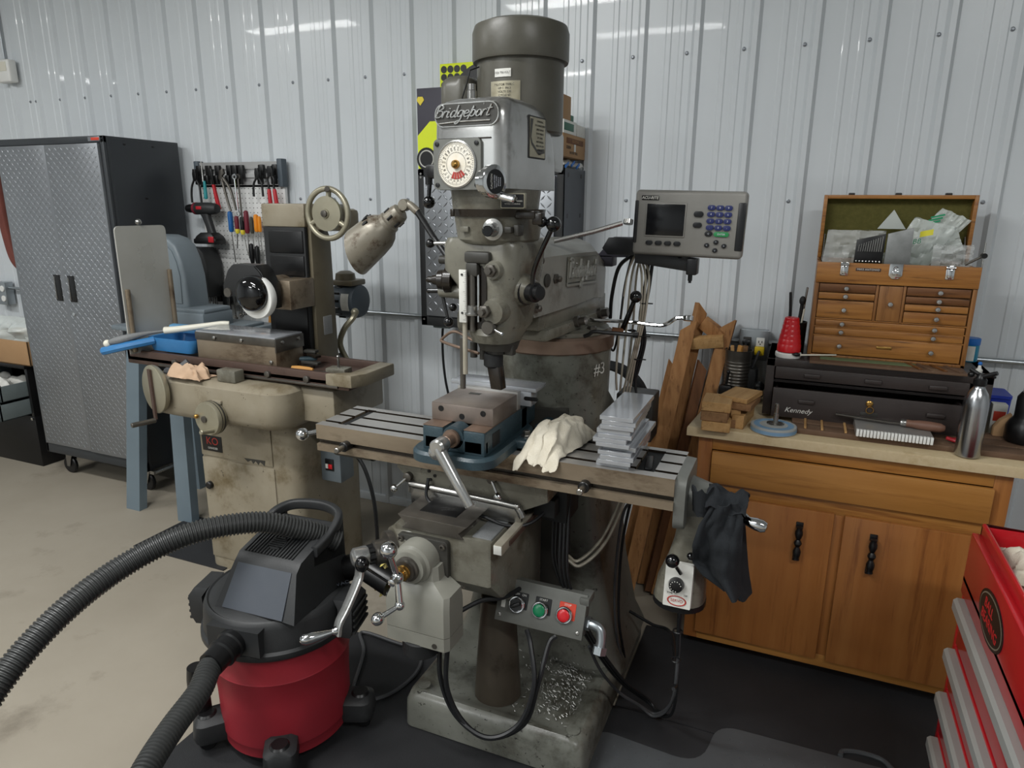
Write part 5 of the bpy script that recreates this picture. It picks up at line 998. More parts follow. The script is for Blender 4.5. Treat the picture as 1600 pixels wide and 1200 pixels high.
g = G()
for b in ((-5.05, -4.44, -.45, -.443), (-5.05, -4.44, -.13, -.123)): g.box(*b, .69, .845, .001)
g.box(-4.447, -4.44, -.45, -.123, .69, .845, .001); g.box(-5.05, -5.043, -.45, -.123, .69, .845, .001); g.box(-5.05, -4.44, -.45, -.123, .69, .694); g.obj('carton', 'cardboard', kb_)
text('printed_mark', 'OK', 'ink', kb_, face((-4.79, -.4505, .765), (1, 0, 0), (0, 0, 1)), .05, .0002)
tag(bagmesh(-5.02, -4.52, .70, .965, -.30, .10, 33).obj('plastic_bag', 'bag2'), 'heap of clear plastic bags in the open cardboard box', 'plastic bag')
lo = thing('outlet_box', 'galvanised outlet box on the wall left of the tall cabinet', 'outlet', (-5.23, -.04, .98))
g = G(); g.box(-5.30, -5.185, -.075, -.018, .985, 1.145, .004); g.obj('box', 'galv', lo)
for z in (1.03, 1.10): g = G(); g.cyl((-5.215, -.083, z), (-5.215, -.074, z), .022, n=18, bev=.002); g.obj('receptacle', 'white_paint', lo)
g = G(); g.cyl((-5.185, -.045, 1.105), (-4.35, -.045, 1.105), .010, n=10); g.cyl((-5.06, -.045, 1.105), (-5.06, -.045, .7), .010, n=10); g.obj('pipe', 'galv', lo)
g = G(); pts = smooth_path([(-5.02, -.12, 2.0), (-5.00, -.12, 1.80), (-5.0, -.12, 1.60), (-4.985, -.12, 1.45), (-4.955, -.12, 1.33), (-4.90, -.12, 1.27)], 6)
secs = []
for i, p in enumerate(pts):
    d = (pts[min(i+1, len(pts)-1)]-pts[max(i-1, 0)]).normalized(); n_ = V((0, 1, 0)).cross(d); secs.append([p+n_*x*.033+V((0, 1, 0))*y*.02 for x, y in rr(0, 0, 1, 1, .5, 2)])
g.loft(secs); o = g.obj('hanging_strap', 'strap_brown'); tag(o, 'reddish brown curved strap hanging on the wall left of the tall cabinet', 'strap')
wb = thing('wall_sensor', 'small white plastic box on the upper left wall', 'wall box', (-4.83, -.05, 2.43))
g = G(); g.box(-4.905, -4.765, -.075, -.018, 2.435, 2.57, .012, 3); g.obj('housing', 'white_paint', wb); g = G(); g.box(-4.885, -4.785, -.079, -.073, 2.50, 2.555, .004); g.obj('upper_cover', 'white_plastic', wb)
g = G(); g.cyl((-4.845, -.035, 2.57), (-4.845, -.035, 3.3), .008, n=8); g.obj('pipe', 'galv', wb)
# ---------------------------------------------------------------- pegboard with tools
pg = thing('pegboard', 'white pegboard with slotted rails on the wall behind the grinder', 'pegboard', (-2.97, -.04, 1.0))
g = G(); g.box(-3.275, -2.665, -.052, -.03, 1.23, 1.80, .002); g.obj('board', 'peg_white', pg)
g = G()
for i in range(23):
    for j in range(21): x, z = -3.26+i*.0262, 1.255+j*.0262; g.add([(x-.0035, -.0525, z), (x, -.0525, z-.0035), (x+.0035, -.0525, z), (x, -.0525, z+.0035)], [(0, 1, 2, 3)])
stuff(g.obj('peg_hole', 'ink', pg, 0))
for zc in (1.855, 1.18):
    rail = [(-.03, zc-.068), (-.052, zc-.068), (-.052, zc-.04), (-.044, zc-.036), (-.044, zc-.02), (-.056, zc-.016), (-.056, zc+.004), (-.044, zc+.008), (-.044, zc+.025), (-.058, zc+.03), (-.066, zc+.066), (-.03, zc+.068)]
    g = G(); g.prism(rail, 'x', -3.275, -2.685); g.obj('rail', 'peg_rail', pg)
for x, z0, z1 in ((-2.69, 1.787, 1.935), (-3.29, 1.80, 1.93)): g = G(); g.box(x, x+.034, -.075, -.03, z0, z1, .005); g.obj('end_cap', 'rail_grey', pg)
hkx = (-3.255, -3.185, -3.115, -3.03, -2.99, -2.945, -2.80, -2.705)
for x in hkx:
    g = G(); g.box(x-.018, x+.018, -.078, -.055, 1.83, 1.905, .004); g.box(x-.014, x+.014, -.095, -.07, 1.80, 1.85, .004); g.obj('hook', 'black', pg)
for x in (-3.19, -3.10): g = G(); g.box(x-.018, x+.018, -.085, -.055, 1.13, 1.23, .004); g.obj('hook', 'black', pg)
TY = -.105
def curve_tool(name, mat, parent, pts, r0, r1, flat_=1.):
    P_ = smooth_path([(x, TY, z) for x, z in pts], 5); g = G(); n = len(P_); g.tube(P_, r0, 8, lambda i: r0+(r1-r0)*i/(n-1)); return g.obj(name, mat, parent)
def plier(label, x, zt, zp, zb, xl, xr, hm, jaw=.016, grp='hand tools on the pegboard rail', nm='pliers', jm='black', sp=.010, gz=None):
    t = thing(nm, label, 'pliers', (x, TY, zb), 0, grp)
    g = G(); g.prism([(x-jaw*.55, zt), (x+jaw*.55, zt), (x+jaw*.9, (zt+zp)/2), (x+jaw*.75, zp-.012), (x-jaw*.75, zp-.012), (x-jaw*.9, (zt+zp)/2)], 'y', TY-.007, TY+.007, .002); g.lathe([(.009, 0), (.008, .003)], (x, TY-.007, zp), (0, -1, 0), 14); g.obj('jaw', jm, t)
    for s, xe in ((-1, xl), (1, xr)): curve_tool('handle', hm, t, [(x+s*jaw*.4, zp), (x+s*sp*1.6+(xe-x)*.35, zp-(zp-zb)*.3), (xe, zp-(zp-zb)*.65), (xe+s*.001, zb)], .0055, .0065 if not gz else .009)
    return t
plier('long slim black pliers hanging leftmost outside the pegboard rail', -3.255, 1.885, 1.83, 1.70, -3.295, -3.225, 'black', .016)
t = thing('teal_brush', 'thin tool with a teal handle hanging second from left on the rail', 'hand tool', (-3.187, TY, 1.72), 0, 'hand tools on the pegboard rail')
g = G(); g.cyl((-3.195, TY, 1.815), (-3.198, TY, 1.925), .006, .003, n=8); g.obj('blade', 'steel', t); g = G(); g.lathe([(.007, .10), (.009, .07), (.0105, .02), (.011, .008), (.007, 0)], (-3.187, TY, 1.72), (0, 0, 1), 12); g.obj('handle', 'grip_teal', t)
t = thing('red_snips', 'single red-handled cutter hanging slanted in the middle left of the rail', 'hand tool', (-3.115, TY, 1.66), 0, 'hand tools on the pegboard rail')
g = G(); g.prism([(-3.14, 1.885), (-3.125, 1.885), (-3.112, 1.80), (-3.128, 1.80)], 'y', TY-.005, TY+.005, .001); g.obj('blade', 'black', t); g = G(); g.prism([(-3.128, 1.80), (-3.113, 1.80), (-3.083, 1.665), (-3.098, 1.66), (-3.108, 1.664)], 'y', TY-.009, TY+.007, .004); g.obj('handle', 'grip_red', t)
t = thing('channel_pliers', 'large steel channel pliers with long handles hanging on the rail', 'pliers', (-3.02, TY, 1.65), 0, 'hand tools on the pegboard rail')
g = G(); g.prism([(-3.075, 1.83), (-3.065, 1.875), (-3.04, 1.885), (-3.032, 1.86), (-3.05, 1.845), (-3.03, 1.82), (-3.05, 1.81)], 'y', TY-.007, TY+.007, .002); g.obj('jaw', 'dark_steel', t)
curve_tool('handle', 'dark_steel', t, [(-3.055, 1.83), (-3.04, 1.76), (-3.025, 1.70), (-3.01, 1.655)], .0085, .006); curve_tool('handle', 'dark_steel', t, [(-3.045, 1.835), (-3.005, 1.78), (-2.985, 1.72), (-2.972, 1.66)], .009, .006)
for x, zt, zb, m, lb in ((-2.953, 1.84, 1.63, 'chrome', 'bright combination wrench hanging in front of the dark one'), (-2.938, 1.84, 1.60, 'dark_steel', 'dark combination wrench hanging behind the bright one')):
    g = G(); yy = TY-(.01 if m == 'chrome' else 0); g.torus((x, yy, zt), .012, .0045, (0, 1, 0), 16, 6); g.cyl((x, yy, zt-.012), (x+.004, yy, zb+.02), .005, n=8); g.torus((x+.004, yy, zb+.012), .011, .005, (0, 1, 0), 14, 6); o = g.obj('combination_wrench', m); tag(o, lb, 'wrench', 'hand tools on the pegboard rail')
plier('black side cutters with bowed handles hanging alone on the right of the rail', -2.80, 1.885, 1.835, 1.735, -2.835, -2.772, 'black', .017)
t = plier('bolt-cutter style pliers with two long red grips at the right end of the rail', -2.71, 1.895, 1.85, 1.765, -2.727, -2.692, 'black', .022)
for s, xa, xb in ((-1, -2.727, -2.722), (1, -2.69, -2.678)): g = G(); g.lathe([(.008, 0), (.0105, .01), (.0115, .08), (.009, .098)], (xa, TY, 1.775), (xb-xa, 0, -.10), 12); g.obj('red_grip', 'grip_red', t)
# cordless drill
dr = thing('cordless_drill', 'black and red cordless drill hanging on the pegboard', 'drill', (-3.19, -.13, 1.47))
DY = -.135
g = G(); g.lathe([(.030, 0), (.034, .012), (.034, .10), (.030, .14), (.024, .155), (.008, .158)], (-3.235, DY, 1.668), (1, 0, 0), 20); body = g.obj('motor_body', 'vac_black', dr)
g = G(); g.lathe([(.012, -.075), (.02, -.07), (.024, -.05), (.024, -.025), (.028, -.02), (.03, 0)], (-3.235, DY, 1.668), (1, 0, 0), 18); g.obj('chuck', 'black', dr)
g = G(); g.lathe([(.0305, 0), (.0345, .004), (.0345, .018), (.031, .02)], (-3.247, DY, 1.668), (1, 0, 0), 20, False); g.obj('collar', 'grip_maroon', dr)
g = G(); g.obox((-3.185, DY-.033, 1.672), (.04, .006, .018), (0, 0, 0), .002); g.obj('badge', 'plastic_red', dr)
g = G(); g.loft([[(cx+x, DY+y, z) for x, y in rr(0, 0, hx, .018, .014, 4)] for cx, hx, z in ((-3.175, .035, 1.65), (-3.165, .026, 1.62), (-3.15, .023, 1.58), (-3.138, .024, 1.54), (-3.14, .034, 1.52))]); g.obj('grip', 'vac_black', dr)
g = G(); g.loft([[(-3.155+x, DY+y, z) for x, y in rr(0, 0, hx, hy, .012, 4)] for hx, hy, z in ((.045, .03, 1.535), (.07, .04, 1.515), (.08, .042, 1.50))]); g.box(-3.243, -3.075, DY-.042, DY+.04, 1.472, 1.502, .008); bt = g.obj('battery', 'black', dr)
g = G(); g.box(-3.125, -3.085, DY-.047, DY-.04, 1.482, 1.515, .004); g.obj('battery_latch', 'plastic_red', bt)
# screwdrivers
for i, (xh, zt, zb, xs_, ze, r, m, nm) in enumerate(((-3.02, 1.655, 1.54, -3.01, 1.37, .015, 'grip_blue', 'screwdriver with a thick blue handle, leftmost on the pegboard'), (-2.975, 1.63, 1.545, -2.988, 1.45, .013, 'grip_maroon', 'short maroon screwdriver right of the blue one'), (-2.937, 1.625, 1.54, -2.91, 1.41, .013, 'black', 'black screwdriver with a yellow end band on the pegboard'), (-2.903, 1.66, 1.535, -2.905, 1.395, .0145, 'grip_maroon', 'tall dark red screwdriver in the middle of the row'), (-2.868, 1.625, 1.535, -2.865, 1.45, .011, 'grip_olive', 'olive-black screwdriver left of the orange one'), (-2.835, 1.64, 1.545, -2.825, 1.45, .014, 'grip_orange', 'orange screwdriver with a notched handle at the right of the row'), (-2.812, 1.63, 1.545, -2.81, 1.44, .011, 'grip_orange', 'second orange screwdriver half behind the grinder column'))):
    t = thing('screwdriver', nm, 'screwdriver', (xh, TY, ze), 0, 'screwdrivers on the pegboard')
    g = G(); L = zt-zb; g.lathe([(r*.7, 0), (r, L*.12), (r*.92, L*.4), (r, L*.75), (r*.85, L*.95), (r*.4, L)], (xh, TY, zb), (0, 0, 1), 10); g.obj('handle', m, t)
    g = G(); g.cyl((xh, TY, zb+.004), (xs_, TY, ze), .0032, n=8); g.obj('shaft', 'steel', t)
    if i in (1, 2): g = G(); g.lathe([(r*.72, -.012), (r*1.02, 0), (r*1.02, .012), (r*.9, .016)], (xh, TY, zb), (0, 0, 1), 10); g.obj('end_band', 'grip_yellow', t)
for k, x in enumerate((-2.885, -2.845)):
    t = thing('black_handle_tool', ('left', 'right')[k]+' one of two black-handled drivers hanging low above the grinding wheel guard', 'screwdriver', (x, TY, 1.36), 0, 'black handled tools')
    g = G(); g.lathe([(.010, 0), (.015, .03), (.016, .08), (.012, .105), (.004, .11)], (x, TY, 1.37-.012*k), (0, 0, 1), 12); g.obj('handle', 'black', t); g = G(); g.cyl((x, TY, 1.25), (x, TY, 1.372), .004, n=8); g.obj('shaft', 'steel', t)
# bit case, wrenches, rule on the lower rail
bc_ = thing('bit_case', 'open dark grey bit and socket case hanging beside the grey sander', 'tool case', (-3.26, -.13, 1.15))
g = G(); g.prism([(-3.225, 1.17), (-3.15, 1.17), (-3.148, 1.36), (-3.17, 1.425), (-3.20, 1.45), (-3.235, 1.45)], 'y', -.19, -.07, .008); g.obj('lid', 'vac_black', bc_)
g = G(); g.box(-3.39, -3.235, -.12, -.07, 1.17, 1.45, .006); tray = g.obj('tray', 'black', bc_)
for j in range(3):
    for i in range(6): g = G(); g.cyl((-3.375+i*.024, -.125, 1.33+j*.035), (-3.375+i*.024, -.125, 1.348+j*.035), .006, n=8); g.obj('socket', 'steel' if (i+j) % 3 else 'dark_steel', tray)
for i in range(9): g = G(); g.cyl((-3.38+i*.016, -.125, 1.18), (-3.38+i*.016, -.125, 1.275), .0035, n=6); g.obj('bit', 'steel', tray)
g = G(); g.box(-3.37, -3.26, -.128, -.118, 1.295, 1.312, .003); g.obj('bit_strip', 'grip_orange', tray)
R_ = random.Random(11); ORD = ('first', 'second', 'third', 'fourth', 'fifth', 'sixth', 'seventh', 'eighth', 'ninth', 'tenth', 'eleventh', 'twelfth')
for i in range(9):
    x = -3.115+i*.0225; zt = 1.235-.004*i; L = .20-.012*i; yy = -.09-.012*(i % 2); g = G(); dx = R_.uniform(-.012, .012)
    g.torus((x, yy, zt), .010, .004, (0, 1, 0), 12, 5); g.cyl((x, yy, zt-.01), (x+dx, yy, zt-L), .0042, n=6); g.torus((x+dx, yy, zt-L-.008), .009, .0045, (0, 1, 0), 12, 5)
    o = g.obj('combination_wrench', 'steel'); tag(o, ORD[i]+' steel combination wrench from the left under the lower pegboard rail', 'wrench', 'wrenches on the lower rail')
for i in range(12):
    x = -3.36+.016*i; g = G(); zt = 1.205-.012*(i % 3); g.torus((x, -.10-.01*(i % 2), zt), .013, .0035, (R_.uniform(-.5, .5), 1, 0), 12, 5); g.cyl((x, -.10, zt-.012), (x+R_.uniform(-.02, .02), -.10, zt-.10), .0035, n=6); o = g.obj('ring_wrench', 'steel'); tag(o, ORD[i]+' small ring wrench from the left in the bunch under the bit case', 'wrench', 'ring wrenches under the bit case')
g = G(); g.box(-3.145, -3.118, -.10, -.06, 1.00, 1.23, .004); o = g.obj('wrench_rack', 'black_matte'); tag(o, 'black strip rack hanging left of the wrench cluster', 'tool rack')
g = G(); g.prism([(-2.855, .88), (-2.828, .88), (-2.79, 1.16), (-2.818, 1.16)], 'y', -.075, -.068, .001); o = g.obj('wooden_rule', 'gold_wood'); tag(o, 'yellow wooden rule hanging below the grinding wheel', 'rule')
# ---------------------------------------------------------------- grey sander on its stand
sn = thing('disc_sander', 'blue-grey bench sander with rounded cover on a four-legged stand', 'sander', (-3.05, -.53, 0))
for (xt, yt, xb, yb) in ((-3.235, -.62, -3.385, -.65), (-2.965, -.62, -2.985, -.65), (-3.235, -.34, -3.32, -.28), (-2.965, -.34, -2.94, -.28)):
    g = G(); g.loft([[(xb-.052, yb-.025, .0), (xb+.052, yb-.025, .0), (xb+.052, yb+.025, .0), (xb-.052, yb+.025, .0)], [(xt-.045, yt-.025, 1.05), (xt+.045, yt-.025, 1.05), (xt+.045, yt+.025, 1.05), (xt-.045, yt+.025, 1.05)]]); g.obj('leg', 'leg_blue', sn)
g = G(); g.box(-3.32, -2.58, -.70, -.28, 1.05, 1.075, .004); g.obj('stand_top', 'blue_grey', sn)
g = G(); g.box(-3.22, -2.73, -.64, -.44, 1.075, 1.165, .012); g.box(-2.95, -2.73, -.63, -.45, 1.16, 1.185, .01); g.box(-2.99, -2.62, -.50, -.34, 1.075, 1.09, .003); g.obj('base', 'blue_grey', sn)
arch = [(-3.24, 1.165), (-2.862, 1.165), (-2.862, 1.21), (-2.868, 1.34), (-2.885, 1.42), (-2.915, 1.49), (-2.96, 1.525), (-3.02, 1.54), (-3.24, 1.54)]
g = G(); g.prism(arch, 'y', -.60, -.46, .016, 3); g.obj('belt_cover', 'blue_grey', sn)
g = G(); g.prism([(-3.2+.0, 1.20), (-2.90, 1.20), (-2.895, 1.34), (-2.91, 1.41), (-2.935, 1.465), (-2.975, 1.495), (-3.02, 1.505), (-3.2, 1.505)], 'y', -.606, -.595, .004); g.obj('cover_panel', 'blue_grey', sn)
g = G(); g.box(-2.985, -2.955, -.645, -.636, 1.135, 1.155, .003); g.obj('switch', 'black', sn)
# ---------------------------------------------------------------- surface grinder
gr = thing('surface_grinder', 'old olive-grey surface grinder with handwheels and a magnetic chuck', 'grinder', (-2.2, -.72, 0))
g = G(); g.loft([sec((-2.22, -.72), .29, .24, .06, 0), sec((-2.22, -.72), .29, .24, .06, .88)]); gbase = g.obj('base', 'grind_paint', gr)
g = G(); g.box(-2.475, -2.055, -.966, -.955, .06, .565, .003); dd = g.obj('door', 'grind_paint', gr)
g = G(); g.lathe([(.018, 0), (.018, .014), (.014, .018)], (-2.44, -.966, .43), (0, -1, 0), 16); g.obj('door_knob', 'black', dd)
g = G(); g.prism([(-2.22, .595), (-2.10, .600), (-2.105, .575), (-2.13, .59), (-2.14, .575), (-2.155, .59), (-2.17, .575), (-2.18, .59), (-2.2, .58)], 'y', -.9675, -.9655); g.obj('chipped_label', 'dark_cast', dd)
g = G(); g.box(-2.475, -2.06, -.966, -.955, .575, .82, .003); g.obj('upper_panel', 'grind_paint', gr)
g = G(); g.box(-2.462, -2.345, -.9685, -.965, .60, .675, .001); npg = g.obj('maker_plate', 'black', gr)
text('plate_text', 'KO', 'ink_red', npg, face((-2.40, -.969, .648), (1, 0, 0), (0, 0, 1)), .05, .0003); text('plate_text', 'GRINDER', 'label_white', npg, face((-2.40, -.969, .615), (1, 0, 0), (0, 0, 1)), .014, .0003)
# saddle casting (rounded front) and its top
def gsx(z, s=0, d=0): return [(x, y, z) for x, y in rr(-2.235, -.955, .385-s, .165-s, .09, 6)]
g = G(); g.loft([gsx(.79, .05), gsx(.805, .02), gsx(.83, .004), gsx(.90), gsx(.955, .006), gsx(.972, .025), gsx(.978, .045)]); g.obj('saddle', 'grind_paint', gr)
g = G(); g.box(-1.93, -1.70, -.98, -.62, .82, .965, .01); g.box(-2.0, -1.72, -.95, -.60, .965, 1.0, .004); g.obj('saddle_way', 'grind_paint', gr)
g = G(); g.box(-1.95, -1.80, -.80, -.50, .80, .83, .004); g.obj('way_guard', 'black', gr)
# table tray and chuck
TX = (-2.82, -1.60); TYY = (-1.01, -.74)
g = G(); g.box(TX[0], TX[1], TYY[0], TYY[1], .985, 1.02, .003); g.box(TX[0], TX[1], TYY[0], TYY[0]+.018, 1.0, 1.048, .003); g.box(TX[0], TX[1], TYY[1]-.018, TYY[1], 1.0, 1.048, .003); g.box(TX[0], TX[0]+.018, TYY[0], TYY[1], 1.0, 1.048, .003); g.box(TX[1]-.018, TX[1], TYY[0], TYY[1], 1.0, 1.048, .003); tb = g.obj('table', 'rust_brown', gr)
g = G(); g.prism([(TX[1]-.10, TYY[0]-.012), (TX[1]+.02, TYY[0]-.012), (TX[1]+.05, TYY[0]+.05), (TX[1]+.05, TYY[1]-.02), (TX[1]-.02, TYY[1]-.02), (TX[1]-.02, TYY[0]+.04)], 'z', 1.0, 1.052, .006); g.obj('end_apron', 'grind_paint', tb)
for x in (-2.52, -2.0, -1.80): g = G(); g.lathe([(.014, 0), (.014, .012), (.009, .014)], (x, TYY[0], 1.015), (0, -1, 0), 14); g.obj('stop_knob', 'dark_steel', tb)
g = G(); g.box(-2.62, -1.65, TYY[0]-.008, TYY[0], .99, 1.0, .002); g.obj('stop_rail', 'dark_steel', tb)
g = G(); g.box(-2.41, -1.975, -.985, -.815, 1.02, 1.155, .003); ch_ = g.obj('magnetic_chuck', 'table_side', gr)
g = G(); g.box(-2.41, -1.975, -.985, -.815, 1.1555, 1.163, .001); g.obj('chuck_face', 'plate_grey', ch_)
g = G(); g.box(-2.413, -1.972, -.988, -.984, 1.125, 1.157, .001); g.box(-1.976, -1.97, -.988, -.812, 1.10, 1.157, .001); g.obj('chuck_stop', 'dark_steel', ch_)
for p, d in (((-2.414, -.95, 1.08), (-1, 0, 0)), ((-1.97, -.95, 1.14), (1, 0, 0)), ((-1.97, -.85, 1.14), (1, 0, 0)), ((-2.0, -.986, 1.06), (0, -1, 0)), ((-2.30, -.989, 1.14), (0, -1, 0)), ((-2.15, -.989, 1.14), (0, -1, 0))): g = G(); g.lathe([(.008, 0), (.008, .006), (.004, .008)], p, d, 10); g.obj('chuck_bolt', 'steel', ch_)
# splash guard sheet at the left of the table
g = G(); g.prism(fillet([(-1.06, 1.04), (-.80, 1.04), (-.80, 1.60), (-1.06, 1.60)], [.005, .005, .025, .025], 4), 'x', -2.738, -2.732); sg = g.obj('splash_guard', 'sheet_steel', gr)
for y, z0, z1 in ((-1.045, 1.05, 1.33), (-.815, 1.06, 1.40)): g = G(); g.cyl((-2.72, y, z0), (-2.72, y, z1), .011, n=10, bev=.003); g.obj('guard_clip', 'table_side', sg)
g = G(); g.ball((-2.735, -.935, 1.615), .014, 12); g.obj('guard_knob', 'steel', sg)
# column, wheel head, guard, elevating handwheel
g = G(); g.prism([(-.70, .85), (-.55, .85), (-.565, 1.55), (-.60, 1.62), (-.70, 1.62)], 'x', -2.22, -1.985, .006); g.obj('column', 'grind_dark', gr)
g = G(); g.box(-2.235, -2.0, -.72, -.56, 1.60, 1.70, .008); g.obj('column_cap', 'grind_paint', gr)
g = G(); g.ball((-2.25, -.64, 1.665), .022, 12); g.cyl((-2.06, -.6, 1.70), (-2.06, -.6, 1.72), .008, n=8); g.obj('cap_knob', 'black', gr)
g = G(); g.box(-2.225, -2.0, -.725, -.705, 1.02, 1.60, .003); wg = g.obj('way_cover', 'black_matte', gr)
for z0, z1 in ((1.49, 1.585), (1.39, 1.478), (1.04, 1.26)): g = G(); g.box(-2.195, -2.01, -.731, -.722, z0, z1, .003); g.obj('cover_fold', 'black', wg)
g = G(); g.box(-2.08, -1.985, -.86, -.70, 1.26, 1.385, .006); g.cyl((-2.13, -.88, 1.345), (-2.13, -.70, 1.345), .05, n=20); g.obj('wheel_head', 'table_side', gr)
wc_ = V((-2.135, -.90, 1.335))
gp = [(-.118, -.02), (-.118, .03), (-.085, .095), (-.06, .118), (.06, .118), (.09, .09), (.118, .03), (.118, -.06), (.06, -.075), (.0, -.03), (-.06, -.015)]
g = G(); g.prism([(wc_.x+x, wc_.z+z) for x, z in gp], 'y', -.955, -.875, .006); wgd = g.obj('wheel_guard', 'black', gr)
g = G(); g.prism([(wc_.x+x*.97, wc_.z+z*.97) for x, z in gp], 'y', -.962, -.952, .002); g.obj('guard_cover', 'black_matte', wgd)
for dx, dz in ((-.09, .0), (.105, .0)): g = G(); g.lathe([(.02, 0), (.019, .006)], (wc_.x+dx, -.962, wc_.z+dz), (0, -1, 0), 20); g.obj('cover_bolt', 'dark_steel', wgd)
g = G(); g.lathe([(.085, 0), (.088, .004), (.088, .03), (.085, .034)], (wc_.x+.065, -.942, wc_.z-.012), (0, -1, 0), 40); g.obj('grinding_wheel', 'white_paint', gr)
g = G(); g.lathe([(.074, .0), (.074, .03), (.069, .045), (.055, .058), (.035, .066), (.012, .069)], (wc_.x+.062, -.962, wc_.z+.006), (0, -1, 0), 40); g.obj('hub_dome', 'black_gloss', gr)
hw = V((-1.852, -.75, 1.66))
g = G(); g.torus(hw, .101, .012, (0, 1, 0), 44, 10); hwo = g.obj('elevating_wheel', 'dial_alu', gr)
g = G(); g.lathe([(.07, .004), (.072, 0), (.071, -.012), (.02, -.016), (.018, -.022)], hw, (0, 1, 0), 36); g.obj('wheel_disc', 'dial_alu', hwo)
for a in (1.45, 3.6, 5.75): g = G(); d = V((cos(a), 0, sin(a))); g.cyl(hw+d*.06, hw+d*.095, .012, .011, n=10); g.obj('spoke', 'dial_alu', hwo)
g = G(); g.lathe([(.016, -.014), (.014, -.03), (.006, -.032)], hw, (0, 1, 0), 18); g.obj('hub', 'dark_steel', hwo)
g = G(); g.cyl(hw+V((.008, -.01, .095)), hw+V((.05, -.06, .098)), .010, .011, n=14, bev=.002); g.obj('handle', 'dark_steel', hwo)
g = G(); g.cyl(hw, hw+V((0, .10, 0)), .04, n=18); g.box(-2.01, hw.x+.035, -.665, -.57, 1.585, 1.68, .02); g.obj('wheel_bracket', 'grind_paint', hwo)
g = G(); g.box(-1.9855, -1.981, -.655, -.595, 1.12, 1.205, .002); g.obj('cover_plate', 'grind_top', gr)
mx, my, mz = -2.14, -.33, 1.235
g = G(); g.lathe([(.06, 0), (.083, .01), (.086, .03), (.086, .115), (.078, .135), (.05, .145)], (mx, my, mz), (1, 0, 0), 28); mot = g.obj('motor', 'rail_grey', gr)
for k in range(6): a_ = -1.2+.42*k; g = G(); g.obox((mx+.045, my-.0865*cos(a_), mz+.0865*sin(a_)), (.04, .006, .012), (a_, 0, 0), .002); g.obj('motor_vent', 'black', mot)
g = G(); g.grid(lambda u, q: (mx+.075+.045*q, my-.0868*cos(.5-1.0*u), mz+.0868*sin(.5-1.0*u)-.0), 6, 2); g.obj('motor_label', 'label_white', mot)
g = G(); g.box(mx+.02, mx+.135, my-.07, my+.05, mz+.078, mz+.105, .006); g.lathe([(.05, 0), (.046, .03), (.024, .042)], (mx+.065, my-.02, mz+.105), (0, 0, 1), 20); g.obj('motor_box', 'grind_dark', mot)
g = G(); g.tube(smooth_path([(-1.975, -.42, 1.19), (-1.975, -.45, 1.165), (-2.01, -.47, 1.115), (-2.03, -.48, 1.04), (-1.985, -.48, .95), (-1.925, -.48, .86), (-1.90, -.50, .80), (-1.93, -.52, .74)], 8), .014, 8); g.ball((-1.975, -.425, 1.195), .02, 10); g.obj('motor_conduit', 'dial_alu', mot)
g = G(); g.prism([(-2.10, .99), (-2.03, 1.0), (-1.965, .955), (-1.975, .92), (-2.02, .955), (-2.10, .965)], 'y', -.53, -.47, .004); g.obj('conduit_bracket', 'grind_top', gr)
# traverse wheel (left) and cross-feed dial
tw = V((-2.525, -1.125, .92)); td = V((-.28, -.96, 0)).normalized()
g = G(); g.lathe([(.10, .014), (.106, .004), (.106, -.008), (.10, -.012), (.01, -.0125)], tw, -td, 40); two = g.obj('traverse_wheel', 'dial_alu', gr)
g = G(); s_ = V((.96, -.28, 0)); g.loft([[tw+td*(.014+t*.008)+s_*x+V((0, 0, z)) for x, z in ((-.012, .09), (.012, .09), (.016, -.13), (-.004, -.13))] for t in (0, 1)]); g.obj('wheel_slot', 'rust_brown', two)
he_ = tw+td*.02+s_*.008+V((0, 0, -.135)); g = G(); g.cyl(he_, he_+td*.10+V((0, 0, -.0)), .011, n=14, bev=.002); g.obj('handle', 'dark_steel', two)
g = G(); g.cyl(tw-td*.0, tw-td*.09, .04, n=20); g.obj('wheel_boss', 'grind_paint', two)
cd_ = V((-2.205, -1.155, .835)); cdd = V((-.05, -1, 0)).normalized()
g = G(); g.lathe([(.066, -.04), (.072, -.03), (.072, 0), (.068, .008), (.02, .012)], cd_, cdd, 36); cdo = g.obj('crossfeed_dial', 'dial_alu', gr)
g = G(); g.lathe([(.0725, -.028), (.0725, -.02)], cd_, cdd, 36, False); g.lathe([(.0725, -.012), (.0725, -.008)], cd_, cdd, 36, False); stuff(g.obj('dial_line', 'dark_cast', cdo))
g = G(); g.lathe([(.015, .01), (.014, .018), (.006, .02)], cd_+V((-.008, 0, 0)), cdd, 18); g.obj('dial_nut', 'dark_steel', cdo)
g = G(); g.cyl(cd_+cdd*.01+V((.03, 0, -.045)), cd_+cdd*.07+V((.03, 0, -.035)), .010, n=12, bev=.002); g.obj('dial_handle', 'dial_alu', cdo); g = G(); g.ball(cd_+cdd*.018+V((-.045, 0, .01)), .010, 12); g.obj('lock_knob', 'brass', cdo)
g = G(); g.cyl(cd_-cdd*.04, cd_-cdd*.10, .05, n=20); g.box(cd_.x-.0, cd_.x+.05, -1.13, -1.10, .895, .91, .003); g.obj('dial_boss', 'grind_paint', cdo)
